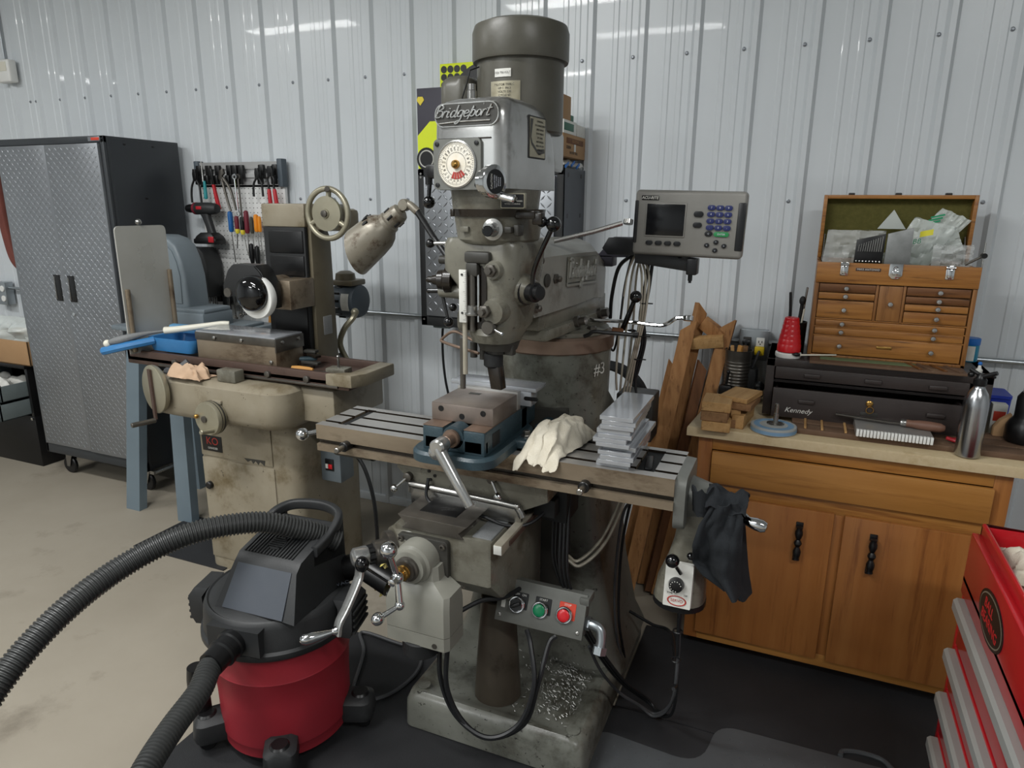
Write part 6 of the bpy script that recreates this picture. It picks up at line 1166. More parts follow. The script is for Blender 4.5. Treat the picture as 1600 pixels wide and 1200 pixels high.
# switch box on the right side of the base
g = G(); g.box(-1.985, -1.825, -.80, -.70, .475, .72, .006); swb = g.obj('switch_box', 'blue_grey', gr)
g = G(); g.box(-1.905, -1.86, -.806, -.799, .53, .585, .002); g.obj('switch_plate', 'black', swb); g = G(); g.box(-1.885, -1.865, -.810, -.804, .54, .562, .002); g.obj('switch_button', 'btn_red', swb); g = G(); g.box(-1.902, -1.888, -.809, -.804, .54, .562, .002); g.obj('switch_button', 'label_white', swb)
g = G(); g.cyl((-1.935, -.75, .60), (-1.90, -.75, .60), .03, n=12); g.obj('box_nipple', 'blue_grey', swb)
cable('switch_cord', [(-1.83, -.72, .60), (-1.78, -.73, .585), (-1.73, -.74, .52), (-1.69, -.75, .40), (-1.68, -.75, .25), (-1.69, -.74, .02)], .009, 'cable_black', gr)
# things on the grinder
dp_ = thing('dustpan', 'bright blue dustpan lying on the left end of the grinder table', 'dustpan', (-2.60, -.90, 1.05))
g = G(); g.loft([[(x, y, 1.052) for x, y in rr(-2.57, -.90, .12, .085, .02, 4)], [(x, y, 1.10) for x, y in rr(-2.56, -.90, .14, .10, .03, 4)], [(x, y, 1.115) for x, y in rr(-2.56, -.90, .142, .102, .03, 4)], [(x, y, 1.112) for x, y in rr(-2.56, -.90, .13, .092, .03, 4)], [(x, y, 1.065) for x, y in rr(-2.57, -.90, .11, .075, .02, 4)]]); g.obj('pan', 'dust_blue', dp_)
g = G(); g.tube(smooth_path([(-2.655, -.995, 1.10), (-2.72, -1.085, 1.085), (-2.80, -1.12, 1.065), (-2.82, -1.125, 1.06)], 5), .018, 8); g.obj('handle', 'dust_blue', dp_)
br = thing('bench_brush', 'blue brush with a white and grey handle lying across the blue dustpan', 'brush', (-2.55, -.90, 1.115))
g = G(); g.tube(smooth_path([(-2.79, -1.11, 1.10), (-2.735, -1.085, 1.115), (-2.68, -1.01, 1.132), (-2.62, -.95, 1.14)], 5), .014, 10, lambda i: .012+.006*sin(i*.35)); g.obj('grip', 'grey_sand', br)
g = G(); g.tube(smooth_path([(-2.63, -.955, 1.14), (-2.58, -.93, 1.145), (-2.50, -.87, 1.155), (-2.43, -.82, 1.165), (-2.40, -.80, 1.165)], 5), .016, 10, lambda i: .017-.0003*i); g.obj('neck', 'white_plastic', br); g = G(); g.ball((-2.80, -1.115, 1.095), .017, 12); g.obj('end_cap', 'white_plastic', br)
g = G(); g.obox((-2.62, -.86, 1.135), (.12, .05, .035), (0, .1, .5), .01); g.obj('brush_head', 'light_blue', br)
rag('crumpled_paper', 'kraft', 'crumpled tan paper sheet on the front of the grinder saddle', (-2.36, -1.075, .975), .19, .10, .095, 5.2, 26, 'paper', .001)
g = G(); g.box(-2.21, -2.11, -1.085, -1.03, .978, 1.03, .006); g.obj('dog_block', 'cast_grey', gr)
R_ = random.Random(2)
g = G(); g.tube(smooth_path([(-2.52, -1.06, .985), (-2.47, -1.07, .99), (-2.44, -1.05, 1.01), (-2.42, -1.03, 1.03)], 5), .018, 8); o = g.obj('grey_rag_roll', 'cable_grey'); tag(o, 'rolled dark grey rag tucked left of the tan crumpled paper', 'rag')
wh = thing('wooden_scraper', 'small wooden-handled scraper lying in the grinder table tray', 'scraper', (-1.85, -.93, 1.02))
g = G(); g.lathe([(.009, 0), (.012, .03), (.010, .08), (.006, .1)], (-1.93, -.945, 1.034), (1, .1, 0), 12); g.obj('handle', 'gold_wood', wh); g = G(); g.obox((-1.80, -.93, 1.026), (.07, .02, .006), (0, 0, .1), .001); g.obj('blade', 'steel', wh)
dz = thing('diamond_dresser', 'small grey block with an upright pin in the grinder table tray', 'dresser', (-1.74, -.90, 1.02))
g = G(); g.obox((-1.735, -.89, 1.032), (.09, .06, .022), (0, 0, .1), .003); g.obj('block', 'cast_grey', dz); g = G(); g.cyl((-1.735, -.89, 1.043), (-1.735, -.89, 1.085), .006, n=10); g.ball((-1.735, -.89, 1.088), .008, 10); g.obj('pin', 'steel', dz)
cl_ = thing('clamp_set', 'pile of dark green hold-down clamps at the right end of the chuck', 'clamp', (-1.91, -.86, 1.02))
for i in range(5): g = G(); g.obox((-1.92+.02*(i % 2), -.87+.01*i, 1.028+.014*i), (.09-.008*i, .03, .013), (0, .05*(i % 2), .4*(i % 3)-.3), .003); g.obj('clamp', ('brown_black', 'dark_cast', 'vise_blue')[i % 3], cl_)
# ---------------------------------------------------------------- wall cabinet behind the mill and what lies on it
wcb = thing('wall_cabinet', 'wall-hung tread-plate cabinet with black frame behind the milling machine', 'cabinet', (-1.3, -.18, 1.14))
W0, W1, WY, WZ0, WZ1 = -1.665, -.965, -.325, 1.14, 1.855
g = G(); g.box(W0, W1, WY+.004, -.02, WZ0, WZ1, .002); g.obj('cabinet_body', 'wcab_side', wcb)
g = G(); g.box(W0, W0+.032, WY, WY+.02, WZ0, WZ1, .002); g.box(W1-.03, W1, WY, WY+.02, WZ0, WZ1, .002); g.box(W0, W1, WY, WY+.02, WZ1-.03, WZ1, .002); g.box(W0, W1, WY, WY+.02, WZ0, WZ0+.045, .002); fr = g.obj('front_frame', 'black_matte', wcb)
for a, b in ((W0+.036, -1.318), (-1.314, W1-.034)):
    g = G(); g.box(a, b, WY-.012, WY+.004, WZ0+.05, WZ1-.034, .002); d = g.obj('door', 'tread_silver', wcb)
    stuff(tread(a+.004, b-.004, WZ0+.056, WZ1-.04, WY-.012, .03, .034, .0085, .0022).obj('tread_pattern', 'tread_silver', d, 0))
for y in (-.26, -.08):
    for z in (1.83, 1.66, 1.55, 1.43, 1.30): g = G(); g.box(W1-.001, W1+.001, y-.007, y+.007, z-.012, z+.006); g.obj('slot', 'black', wcb)
for x, z in ((W0+.016, WZ0+.03), (W0+.016, WZ1-.02), (W0+.016, WZ1-.035)): g = G(); g.lathe([(.006, 0), (.005, .003)], (x, WY, z), (0, -1, 0), 10); g.obj('bolt', 'steel', wcb)
g = G(); g.tube(smooth_path([(-1.655, -.12, 1.14), (-1.67, -.11, 1.05), (-1.672, -.10, .9), (-1.655, -.09, .75), (-1.60, -.08, .55), (-1.55, -.07, .4)], 6), .0065, 8); g.obj('power_cord', 'cable_black', wcb)
g = G(); g.box(-1.64, -1.55, -.26, -.08, 1.118, 1.14, .004); g.obj('power_strip', 'drawer_grey', wcb)
nb = thing('boxed_case', 'dark grey and neon yellow product box standing on the wall cabinet', 'box', (-1.56, -.2, WZ1))
g = G(); g.box(-1.675, -1.35, -.30, -.15, WZ1, 2.20, .002); g.obj('carton', 'case_dark', nb)
g = G(); g.prism([(-1.674, WZ1+.004), (-1.50, WZ1+.004), (-1.50, 2.06), (-1.61, 2.06), (-1.674, 2.0)], 'y', -.302, -.2995); g.obj('neon_panel', 'neon', nb)
g = G(); g.lathe([(.05, 0), (.05, .001)], (-1.63, -.3025, 1.90), (0, -1, 0), 24); ci_ = g.obj('ring_print', 'black', nb); g = G(); g.torus((-1.63, -.304, 1.90), .036, .003, (0, 1, 0), 24, 4); g.obj('white_ring', 'label_white', ci_)
g = G(); g.prism([(-1.668, 2.165), (-1.645, 2.165), (-1.637, 2.150), (-1.657, 2.128), (-1.676+.001, 2.150)], 'y', -.302, -.2995); g.obj('emblem', 'box_green' if False else 'grip_yellow', nb)
nc = thing('neon_box', 'tall neon yellow box with black dots and a large black disc behind the dark box', 'box', (-1.48, -.1, WZ1))
g = G(); g.box(-1.64, -1.28, -.145, -.06, WZ1, 2.325, .002); g.obj('carton', 'neon', nc)
for r_ in range(4):
    for c_ in range(4-r_):
        g = G(); g.lathe([(.0155, 0), (.0155, .001)], (-1.618+c_*.0335, -.1455, 2.30-r_*.0335), (0, -1, 0), 18); g.obj('dot_print', 'black', nc)
g = G(); g.prism([(-1.395+.0+.21*cos(a), 2.115+.21*sin(a)) for a in [pi*.5+i*pi*.5/14 for i in range(15)]]+[(-1.605, 2.0), (-1.30, 2.0), (-1.30, 2.325)], 'y', -.147, -.1452); g.obj('disc_print', 'black', nc)
def cart(label, b, mat, nm='box', grp=None): g = G(); g.box(*b, .0015); o = g.obj(nm, mat); return tag(o, label, 'box', grp)
o = thing('paper_pile', 'crumpled white and blue wrapping under the printed carton on the wall cabinet', 'paper', (-1.0, -.18, WZ1))
g = G(); g.grid(lambda u, v: (-1.12+.15*u+.008*NZ.noise((u*6, v*9, 1)), -.31+.28*v, WZ1+.012+.024*(1-(2*u-1)**4)+.012*NZ.noise((u*7, v*7, 3))), 14, 16, .002); g.obj('sheet', 'label_white', o)
for y, z in ((-.28, .012), (-.2, .02), (-.13, .014)): g = G(); g.obox((-.966, y, WZ1+z), (.004, .05, .012), (.4, 0, 0), .001); g.obj('blue_print', 'jar_blue', o)
kx = thing('printed_carton', 'brown printed carton on the right end of the wall cabinet', 'box', (-1.05, -.18, WZ1+.045))
g = G(); g.box(-1.14, -.968, -.335, -.025, WZ1+.045, 1.992, .002); g.obj('carton', 'cardboard', kx)
km = lambda y, z: face((-.9675, y, z), (0, 1, 0), (0, 0, 1))
g = G(); g.box(-.9682, -.9665, -.29, -.06, 1.955, 1.977, .0004); lb = g.obj('label_band', 'plank_dark', kx); text('carton_text', 'INDUSTRIAL', 'cardboard', lb, face((-.9662, -.17, 1.966), (0, 1, 0), (0, 0, 1)), .017, .0002)
text('carton_text', 'SCREW', 'ink', kx, face((-.9672, -.26, 1.938), (0, 1, 0), (0, 0, 1)), .018, .0002); text('carton_text', 'ELECTRO  STEEL', 'ink', kx, face((-.9672, -.19, 1.918), (0, 1, 0), (0, 0, 1)), .015, .0002)
g = G(); g.box(-.9675, -.9662, -.19, -.165, 1.925, 1.955, .0003); g.obj('sticker', 'label_white', kx)
o = cart('white and green slim box on the printed carton', (-1.12, -.968, -.33, -.16, 1.992, 2.045), 'box_white'); 
g = G(); g.box(-.9685, -.9665, -.325, -.2, 2.004, 2.034, .0004); g.obj('green_band', 'box_green', o)
cart('small grey-white carton beside the green striped box on the printed carton', (-1.06, -.968, -.15, -.03, 1.992, 2.04), 'label_white')
cart('dark green slim box topmost behind the plain carton', (-1.12, -.985, -.22, -.15, 2.045, 2.075), 'box_green')
cart('plain brown carton standing tall beside the motor', (-1.13, -.972, -.33, -.23, 2.045, 2.14), 'cardboard')
# ---------------------------------------------------------------- digital readout on its arm
dro = thing('digital_readout', 'grey digital readout with blue keypad on an arm right of the mill ram', 'readout', (-.34, -1.0, 1.55))
D0, D1, DZ0, DZ1, DYF = -.502, -.172, 1.551, 1.747, -1.0
dm2 = MX.Translation((-.337, DYF, 1.649)) @ MX.Rotation(.02, 4, 'Y')
def dbox(x0, x1, z0, z1, y0, y1, bev, name, mat, par, seg=2): g = G(); g.box(x0, x1, y0, y1, z0, z1, bev, seg); g.xf(dm2); return g.obj(name, mat, par)
hb_ = dbox(-.165, .165, -.098, .098, .0, .055, .012, 'housing', 'dro_grey', dro, 3)
dbox(-.162, .162, -.094, .094, .045, .075, .012, 'back_shell', 'dro_dark', dro)
dbox(-.1645, -.153, -.062, .066, -.003, .03, .003, 'grip_strip', 'dro_dark', dro); dbox(.142, .1645, -.073, .066, -.003, .03, .003, 'grip_strip', 'dro_dark', dro)
dbox(-.130, -.006, -.042, .062, -.0035, .004, .004, 'screen_frame', 'dro_grey', dro); dbox(-.126, -.010, -.037, .057, -.0045, .0, .002, 'screen', 'screen', dro)
ld = dbox(-.145, -.092, .067, .081, -.003, .002, .002, 'logo_plate', 'black', dro)
text('logo_text', 'ACU-RITE', 'label_white', ld, dm2 @ face((-.119, -.0032, .074), (1, 0, 0), (0, 0, 1)), .0115, .0003, .2, offs=.0003)
def key(x, z, w_, h_, mat, tx=None, tc='key_text', ts=.008): 
    g = G(); g.prism(rr(x, z, w_/2, h_/2, h_*.45, 4), 'y', -.0055, .002, .0008); g.xf(dm2); k_ = g.obj('key', mat, dro)
    if tx: text('key_legend', tx, tc, k_, dm2 @ face((x, -.0058, z), (1, 0, 0), (0, 0, 1)), ts, .0002)
for r_, row in enumerate(('789', '456', '123', '.0-')):
    for c_, ch_k in enumerate(row): key(.066+c_*.0245, .050-r_*.0193, .0225, .0148, 'key_blue', ch_k)
key(.064, -.026, .022, .0155, 'dro_dark', 'C', ts=.007); key(.101, -.0265, .044, .014, 'key_green', 'ENTER', ts=.0075)
key(.030, .030, .028, .017, 'dro_dark'); key(.029, -.002, .026, .016, 'dro_dark')
for i in range(4): key(-.112+i*.0285, -.060, .021, .014, 'dro_dark')
for x, z, s in ((.088, -.050, '^'), (.062, -.060, '<'), (.112, -.060, '>'), (.087, -.074, 'v')): key(x, z, .0145, .0135, 'dro_dark', s, ts=.007)
arm = G(); arm.prism([(-.62, 1.565), (-.60, 1.60), (-.565, 1.602), (-.50, 1.60), (-.46, 1.575), (-.46, 1.545), (-.60, 1.545)], 'y', -.93, -.915, .002); arm.obj('arm_plate', 'dro_dark', dro)
g = G(); g.prism([(-.66, 1.53), (-.60, 1.60), (-.50, 1.60), (-.50, 1.535)], 'y', -.86, -.84, .002); g.box(-.70, -.60, -.86, -.80, 1.50, 1.54, .004); g.obj('bracket', 'case_dark', dro)
g = G(); g.loft([[(x, y, z) for y, z in rr(-.95, (1.563+1.53)/2-(x+.50)*.12, .02, .022, .004, 2)] for x in (-.50, -.42, -.305)]); g.obj('swing_arm', 'dro_dark', dro)
g = G(); g.box(-.335, -.303, -.985, -.93, 1.495, 1.545, .004); g.obj('arm_end', 'dro_dark', dro)
g = G(); g.cyl((-.325, -.955, 1.475), (-.325, -.955, 1.50), .007, n=10); g.cyl((-.325, -.955, 1.468), (-.325, -.955, 1.478), .005, n=6); g.cyl((-.345, -.965, 1.545), (-.345, -.965, 1.562), .02, n=14); g.obj('pivot_bolt', 'black', dro)
g = G(); g.cyl((-.505, -.93, 1.60), (-.475, -.96, 1.60), .010, n=12); g.cyl((-.505, -.93, 1.553), (-.475, -.96, 1.553), .010, n=12); g.obj('hinge_knuckle', 'steel', dro)
CY = -.90
def wire(pts, r, mat, n=6): return cable('hanging_cable', pts, r, mat, dro, n)
for k in range(3): wire([(-.515+.006*k, CY+.02*k, 1.548), (-.54+.012*k, CY+.02*k, 1.47), (-.555+.018*k, CY+.02*k, 1.30), (-.56+.02*k, CY, 1.15), (-.555+.012*k, CY, 1.08)], .004, 'cable_white')
for k in range(3): wire([(-.505+.008*k, CY-.02, 1.548), (-.485+.012*k, CY-.02, 1.48), (-.483+.008*k, CY-.02, 1.35), (-.50+.006*k, CY-.02, 1.22), (-.525+.01*k, CY-.01, 1.10), (-.54+.008*k, CY, .98)], .004, 'cable_white')
wire([(-.52, CY, 1.548), (-.575, CY+.03, 1.50), (-.60, CY+.05, 1.40), (-.605, CY+.06, 1.32)], .0065, 'cable_black')
wire([(-.525, CY, 1.545), (-.545, CY, 1.44), (-.555, CY, 1.32), (-.575, CY+.02, 1.22), (-.60, CY+.05, 1.22)], .004, 'cable_black')
for k in range(2): wire([(-.465+.012*k, CY-.01, 1.545), (-.475+.014*k, CY-.01, 1.44), (-.485+.012*k, CY-.01, 1.34), (-.475+.008*k, CY, 1.26), (-.49+.008*k, CY, 1.17), (-.495, CY, 1.12)], .006, 'cable_black')
wire([(-.49, CY, 1.17), (-.49, CY, 1.10), (-.475, CY, 1.02), (-.475, CY+.02, .92)], .0045, 'cable_black')
for z, x in ((1.39, -.475), (1.28, -.477), (1.20, -.487), (1.295, -.51), (1.05, -.53)): g = G(); g.torus((x, CY-.01, z), .013, .0025, (0, 0, 1), 12, 5); g.box(x+.01, x+.03, CY-.014, CY-.01, z-.002, z+.002); g.obj('cable_tie', 'black', dro)
# coil of black hose, box and wrenches at the back of the column
cl2 = thing('hose_coil', 'coil of black hose hanging behind the right side of the mill column', 'hose', (-.52, -.5, .9))
for k in range(5): g = G(); g.torus((-.685+.006*(k % 2), -.54+.016*k, .92-.01*(k % 3)), .155+.012*(k % 3), .012, (.15, 1, .05), 40, 8); g.obj('loop', 'cable_black', cl2)
g = G(); g.box(-.60, -.46, -.72, -.60, .84, 1.02, .006); o = g.obj('electrical_box', 'dark_cast', mill)
cable('side_cable', [(-.46, -1.0, 1.0), (-.455, -1.1, .85), (-.50, -1.2, .68), (-.565, -1.25, .60), (-.60, -1.27, .62)], .0055, 'cable_white', mill); cable('side_cable', [(-.448, -1.0, 1.0), (-.442, -1.1, .85), (-.487, -1.2, .67), (-.555, -1.26, .59), (-.60, -1.27, .605)], .0055, 'cable_white', mill)
cable('side_cable', [(-.28, -1.25, .92), (-.33, -1.2, .83), (-.42, -1.12, .78), (-.47, -1.08, .70), (-.49, -1.06, .45), (-.48, -1.05, .25), (-.45, -1.04, .10)], .005, 'cable_grey', mill)
cable('side_cable', [(-.41, -1.08, .92), (-.45, -1.06, .75), (-.475, -1.05, .55), (-.475, -1.04, .3), (-.45, -1.02, .12)], .005, 'cable_black', mill)
for k in range(3): cable('side_cable', [(-.60-.012*k, -1.34, .80), (-.60-.01*k, -1.35, .65), (-.57-.006*k, -1.36, .56), (-.53, -1.37, .50), (-.50, -1.38, .46)], .0045, 'cable_black', mill)
cable('side_cable', [(-.47, -.88, .22), (-.38, -.90, .20), (-.30, -.96, .22), (-.23, -1.3, .29), (-.224, -1.38, .32)], .006, 'cable_black', mill)
cable('floor_cord', [(-1.33, -1.45, .016), (-1.42, -1.25, .016), (-1.50, -1.15, .016), (-1.36, -1.15, .016), (-1.22, -1.17, .016), (-1.17, -1.27, .016), (-1.19, -1.40, .016), (-1.26, -1.49, .016)], .007, 'cable_grey', None)
o = bpy.data.objects[[x.name for x in bpy.data.objects if x.name.startswith('floor_cord')][-1]]; tag(o, 'grey power cord looped on the black mat between vacuum and mill base', 'cord')
wr = thing('offset_wrench', 'chrome offset ring wrench resting across the turret top', 'wrench', (-.5, -1.02, 1.34))
g = G(); g.tube(smooth_path([(-.62, -1.04, 1.343), (-.50, -1.05, 1.347), (-.40, -1.05, 1.343), (-.37, -1.05, 1.35), (-.345, -1.05, 1.368), (-.32, -1.05, 1.372)], 6), .0062, 8); g.obj('shank', 'chrome', wr); g = G(); g.lathe([(.014, -.008), (.016, -.006), (.016, .006), (.014, .008)], (-.308, -1.05, 1.371), (0, .25, 1), 18); g.obj('ring_end', 'chrome', wr)
cw = thing('turret_crank', 'black ball-ended ram lever beside the turret bolts', 'lever', (-.55, -1.1, 1.3))
g = G(); g.tube(smooth_path([(-.59, -1.20, 1.318), (-.575, -1.20, 1.325), (-.56, -1.2, 1.335), (-.52, -1.2, 1.335), (-.44, -1.2, 1.335)], 5), .006, 8); g.cyl((-.44, -1.2, 1.335), (-.425, -1.2, 1.335), .009, n=6); g.obj('rod', 'black', cw)
g = G(); g.cyl((-.50, -1.08, 1.33), (-.46, -1.12, 1.425), .009, .007, n=10); g.ball((-.455, -1.125, 1.437), .0185, 16); g.obj('ball_lever', 'black_gloss', cw)
g = G(); g.lathe([(.011, 0), (.012, .03), (.009, .035)], (-.53, -1.1, 1.325), (.9, .1, -.1), 12); g.obj('knob', 'plank_dark', cw)
g = G(); g.tube([H((.10, .26, 1.60)), H((.20, .32, 1.628)), H((.27, .36, 1.652))], .007, 8); g.lathe([(.014, -.006), (.014, .006)], H((.285, .37, 1.656)), (0, .3, 1), 14); o = g.obj('ring_wrench', 'steel'); tag(o, 'light steel ring wrench sticking out behind the quill lever', 'wrench')
g = G(); g.cyl(H((.03, .22, 1.60)), H((.03, .22, 1.632)), .013, n=14); g.obj('ram_stud', 'black', ram)
# ---------------------------------------------------------------- work lamp
lp = thing('work_lamp', 'spotted grey work lamp with slotted shade on a bent arm left of the mill head', 'lamp', (-1.15, -1.3, 1.6))
lj = V((-1.125, -1.33, 1.69)); lt = V((-1.315, -1.35, 1.535)); ld_ = (lt-lj).normalized()
g = G(); g.lathe([(.018, .012), (.027, .018), (.03, .03), (.03, .062), (.035, .066), (.036, .078), (.031, .08)], lj, ld_, 26); g.obj('socket', 'shade_paint', lp)
x_, y_, z_ = g.frame(ld_) if False else G().frame(ld_)
for i in range(6): a = i*pi/3; p = lj+ld_*.046+(x_*cos(a)+y_*sin(a))*.0295; g = G(); g.cyl(p-ld_*.010, p+ld_*.010, .0045, n=8); g.obj('socket_slot', 'black', lp)
g = G(); n = 40; pf_ = [(.036, .078), (.050, .095), (.058, .115), (.062, .15), (.066, .215), (.064, .215), (.060, .15), (.055, .117), (.047, .098), (.034, .08)]
secs = []
for r_, h in pf_:
    ring_ = []
    for i in range(n):
        a = 2*pi*i/n; e = x_*cos(a)+y_*sin(a); hh = h+(.03*e.dot(V((.5, 0, -.8))) if h > .2 else 0); ring_.append(lj+ld_*hh+e*r_)
    secs.append(ring_)
g.loft(secs, False); shd = g.obj('shade', 'shade_paint', lp)
up = (V((0, 0, 1))-ld_*ld_.z).normalized(); sd_ = ld_.cross(up)
for k in range(5):
    a = -.5+.36*k; e = up*cos(a)+sd_*sin(a)*-1; p = lj+ld_*.115+e*.0575; g = G(); q = ld_.cross(e); g.loft([[p+q*x*.005+ld_*y*.010+e*t*.003 for x, y in rr(0, 0, 1, 1, .9, 3)] for t in (-1, 1)]); g.obj('vent_slot', 'black', shd)
g = G(); g.ball(lj+ld_*.20, .03, 16); g.obj('bulb', 'cup_white', lp)
g = G(); g.lathe([(.016, -.012), (.018, -.008), (.018, .008), (.016, .012)], lj+V((.0, 0, .008)), (0, 1, 0), 18); g.tube(smooth_path([lj+V((.005, 0, .012)), lj+V((.022, 0, .006)), lj+V((.045, 0, -.012))], 5), .012, 10); g.obj('joint', 'shade_paint', lp)
g = G(); g.cyl(lj+V((.045, 0, -.012)), (-.985, -1.40, 1.605), .0105, .0085, n=12); g.cyl((-.985, -1.40, 1.605), (-.93, -1.43, 1.56), .0085, n=10); g.obj('arm', 'black', lp)
g = G(); g.cyl((-.945, -1.44, 1.55), (-.88, -1.45, 1.55), .012, n=12); g.obj('arm_mount', 'dark_cast', lp)
# ---------------------------------------------------------------- vise on the table
vs = thing('machine_vise', 'blue-green machine vise with brown steel jaws bolted to the mill table', 'vise', (-.83, -1.45, TZ))
VX0, VX1 = -.925, -.735
def vsec(z, x0, x1, y0, y1, r): return [(x, y, z) for x, y in rr((x0+x1)/2, (y0+y1)/2, (x1-x0)/2, (y1-y0)/2, r, 6)]
g = G(); g.loft([vsec(TZ, -.955, -.705, -1.645, -1.27, .06), vsec(TZ+.022, -.955, -.705, -1.645, -1.27, .06), vsec(TZ+.03, -.948, -.712, -1.638, -1.277, .055), vsec(TZ+.024, -.935, -.725, -1.625, -1.29, .05)]); base_v = g.obj('swivel_base', 'vise_blue', vs)
g = G()
for y in (-1.41,): g.box(-.72, -.665, y-.04, y+.03, TZ+.001, TZ+.032, .01, 3)
g.obj('clamp_ear', 'vise_blue', base_v); g = G(); g.box(-.71, -.68, -1.30, -1.19, TZ+.001, TZ+.03, .008); g.obj('clamp_ear', 'vise_blue', base_v)
g = G(); g.lathe([(.016, 0), (.016, .004), (.011, .005), (.011, .016), (.009, .018)], (-.69, -1.41, TZ+.032), (0, 0, 1), 6); g.obj('clamp_bolt', 'steel', base_v)
g = G(); g.box(VX0, -.86, -1.60, -1.29, TZ+.022, TZ+.092, .006); g.box(-.80, VX1, -1.60, -1.29, TZ+.022, TZ+.092, .006); g.box(VX0, VX1, -1.60, -1.57, TZ+.022, TZ+.072, .010, 3); g.box(VX0, VX1, -1.34, -1.22, TZ+.022, TZ+.105, .006); g.box(VX0+.02, VX1-.02, -1.57, -1.3, TZ+.022, TZ+.04)
g.cyl((-.83, -1.60, TZ+.068), (-.83, -1.55, TZ+.068), .032, n=24); vb = g.obj('vise_body', 'vise_blue', vs)
g = G(); g.box(-.9245, -.861, -1.597, -1.34, TZ+.0915, TZ+.0935, .0005); g.obj('bed_way', 'copper_brown', vb); g = G(); g.box(-.799, -.7355, -1.597, -1.34, TZ+.0915, TZ+.0935, .0005); g.obj('bed_way', 'copper_brown', vb)
g = G(); g.box(VX1-.003, VX1+.0012, -1.55, -1.50, TZ+.035, TZ+.075, .0005); g.obj('side_window', 'black_matte', vb)
g = G(); g.box(VX0-.0, VX1, -1.545, -1.375, TZ+.0935, TZ+.143, .0025); mj = g.obj('movable_jaw', 'jaw_steel', vs)
g = G(); g.box(VX0+.001, VX1-.001, -1.544, -1.376, TZ+.1428, TZ+.1442, .0005); g.obj('jaw_top', 'jaw_steel', mj)
for x, z in ((-.895, .128), (-.83, .112), (-.765, .128)): g = G(); g.lathe([(.0085, 0), (.0085, .001)], (x, -1.5448, TZ+z), (0, -1, 0), 16); g.obj('jaw_hole', 'black', mj)
g = G(); g.obox((-.85, -1.42, TZ+.1442), (.035, .018, .001), (0, 0, .05)); g.obj('jaw_slot', 'dark_cast', mj)
g = G(); g.box(VX0-.005, VX1+.002, -1.375, -1.352, TZ+.095, TZ+.150, .001); g.obj('jaw_plate', 'ground_steel', vs)
g = G(); g.box(VX0, VX1, -1.30, -1.235, TZ+.10, TZ+.143, .003); g.obj('fixed_jaw', 'vise_blue', vs)
g = G(); g.lathe([(.019, 0), (.024, .004), (.026, .012), (.024, .018), (.017, .019), (.017, .045), (.014, .048)], (-.83, -1.598, TZ+.068), (0, -1, 0), 24); g.obj('screw_collar', 'copper_brown', vs)
hd0 = V((-.83, -1.65, TZ+.068))
g = G(); g.lathe([(.019, 0), (.022, .006), (.022, .04), (.017, .046)], hd0, (0, -1, 0), 22); g.ball(hd0+V((-.008, -.025, -.018)), .022, 16, (1.1, .9, 1)); vh = g.obj('vise_handle', 'alloy', vs)
g = G(); g.lathe([(.0175, 0), (.017, .03), (.0145, .09), (.0125, .17), (.0115, .172)], hd0+V((.0, -.03, -.005)), (.42, -.1, -.56), 20); g.obj('handle_lever', 'alloy', vh)
pt = G(); pt.box(-.965, -.705, -1.352, -1.30, TZ+.118, TZ+.152, .001) if False else None
pl_ = thing('clamped_plate', 'grey plastic-wrapped bar clamped in the vise jaws', 'plate', (-.83, -1.32, TZ+.12))
g = G(); g.box(-.965, -.70, -1.352, -1.30, TZ+.104, TZ+.148, .001); g.obj('bar', 'plate_grey', pl_); g = G(); g.box(-.965, -.685, -1.352, -1.265, TZ+.148, TZ+.160, .001); g.obj('top_plate', 'plate_grey', pl_)
g = G(); g.prism(rr(-.7-.0, TZ+.128, .022, .006, .006, 4), 'y', -1.3535, -1.351, 0); g.obj('slot_hole', 'black', pl_)
# stack of plates
R_ = random.Random(8); z = TZ
lbl = ['lowest grey plate of the stack, flat on the mill table']+[ORD[i]+' grey plate from the bottom of the stack on the mill table' for i in range(1, 11)]+['topmost glossy grey plate of the stack on the mill table']
lbl[4] = 'grey plate near mid-stack sticking out to the right'; lbl[6] = 'grey plate just above mid-stack shifted toward the left front'
for i in range(12):
    h = (.0125, .0115)[i % 2]; dx, dy = R_.uniform(-.006, .006), R_.uniform(-.008, .008)
    if i == 4: dx, dy = .012, .012
    if i == 6: dx, dy = -.013, -.006
    if i > 9: dx, dy = .004, .0
    g = G(); g.box(-.045, .045, -.13, .13, 0, h-.0002, .0006, 1); o = g.obj('steel_plate', 'plate_grey'); o.location = (-.415+dx, -1.345+dy, z); o.rotation_euler = (0, 0, R_.uniform(-.03, .03)+.02); z += h; tag(o, lbl[i], 'plate', 'stack of grey plates on the mill table')
# white rag on the table
def ragf(u, v):
    a = NZ.noise((u*4+1, v*4, .5)); b_ = NZ.noise((u*9, v*9, 2)); c_ = NZ.noise((u*22, v*22, 4))
    x = -.69+.125*u+.05*v+.014*b_+.006*c_; y = -1.505+.27*v+.02*a+.01*c_
    ed = min(1, 6*min(u, 1-u, v, 1-v)); hgt = TZ+.006+max(0, ed*(.085*sin(pi*u)**.7*(.45+.55*sin(pi*min(1, v*1.15)))+.05*max(0, v-.4)*u+.02*a+.008*b_)+.003*c_*ed)
    return (x, y, max(hgt, TZ+.004) if y > TY0-.0 else hgt-.045*min(1, (TY0-y)/.03))
g = G(); g.grid(ragf, 44, 60, .004); o = g.obj('shop_rag', 'rag_white', None, 80); sm = o.modifiers.new('soften', 'SMOOTH'); sm.factor = .5; sm.iterations = 6; tag(o, 'crumpled white shop rag on the mill table between vise and plates', 'rag')
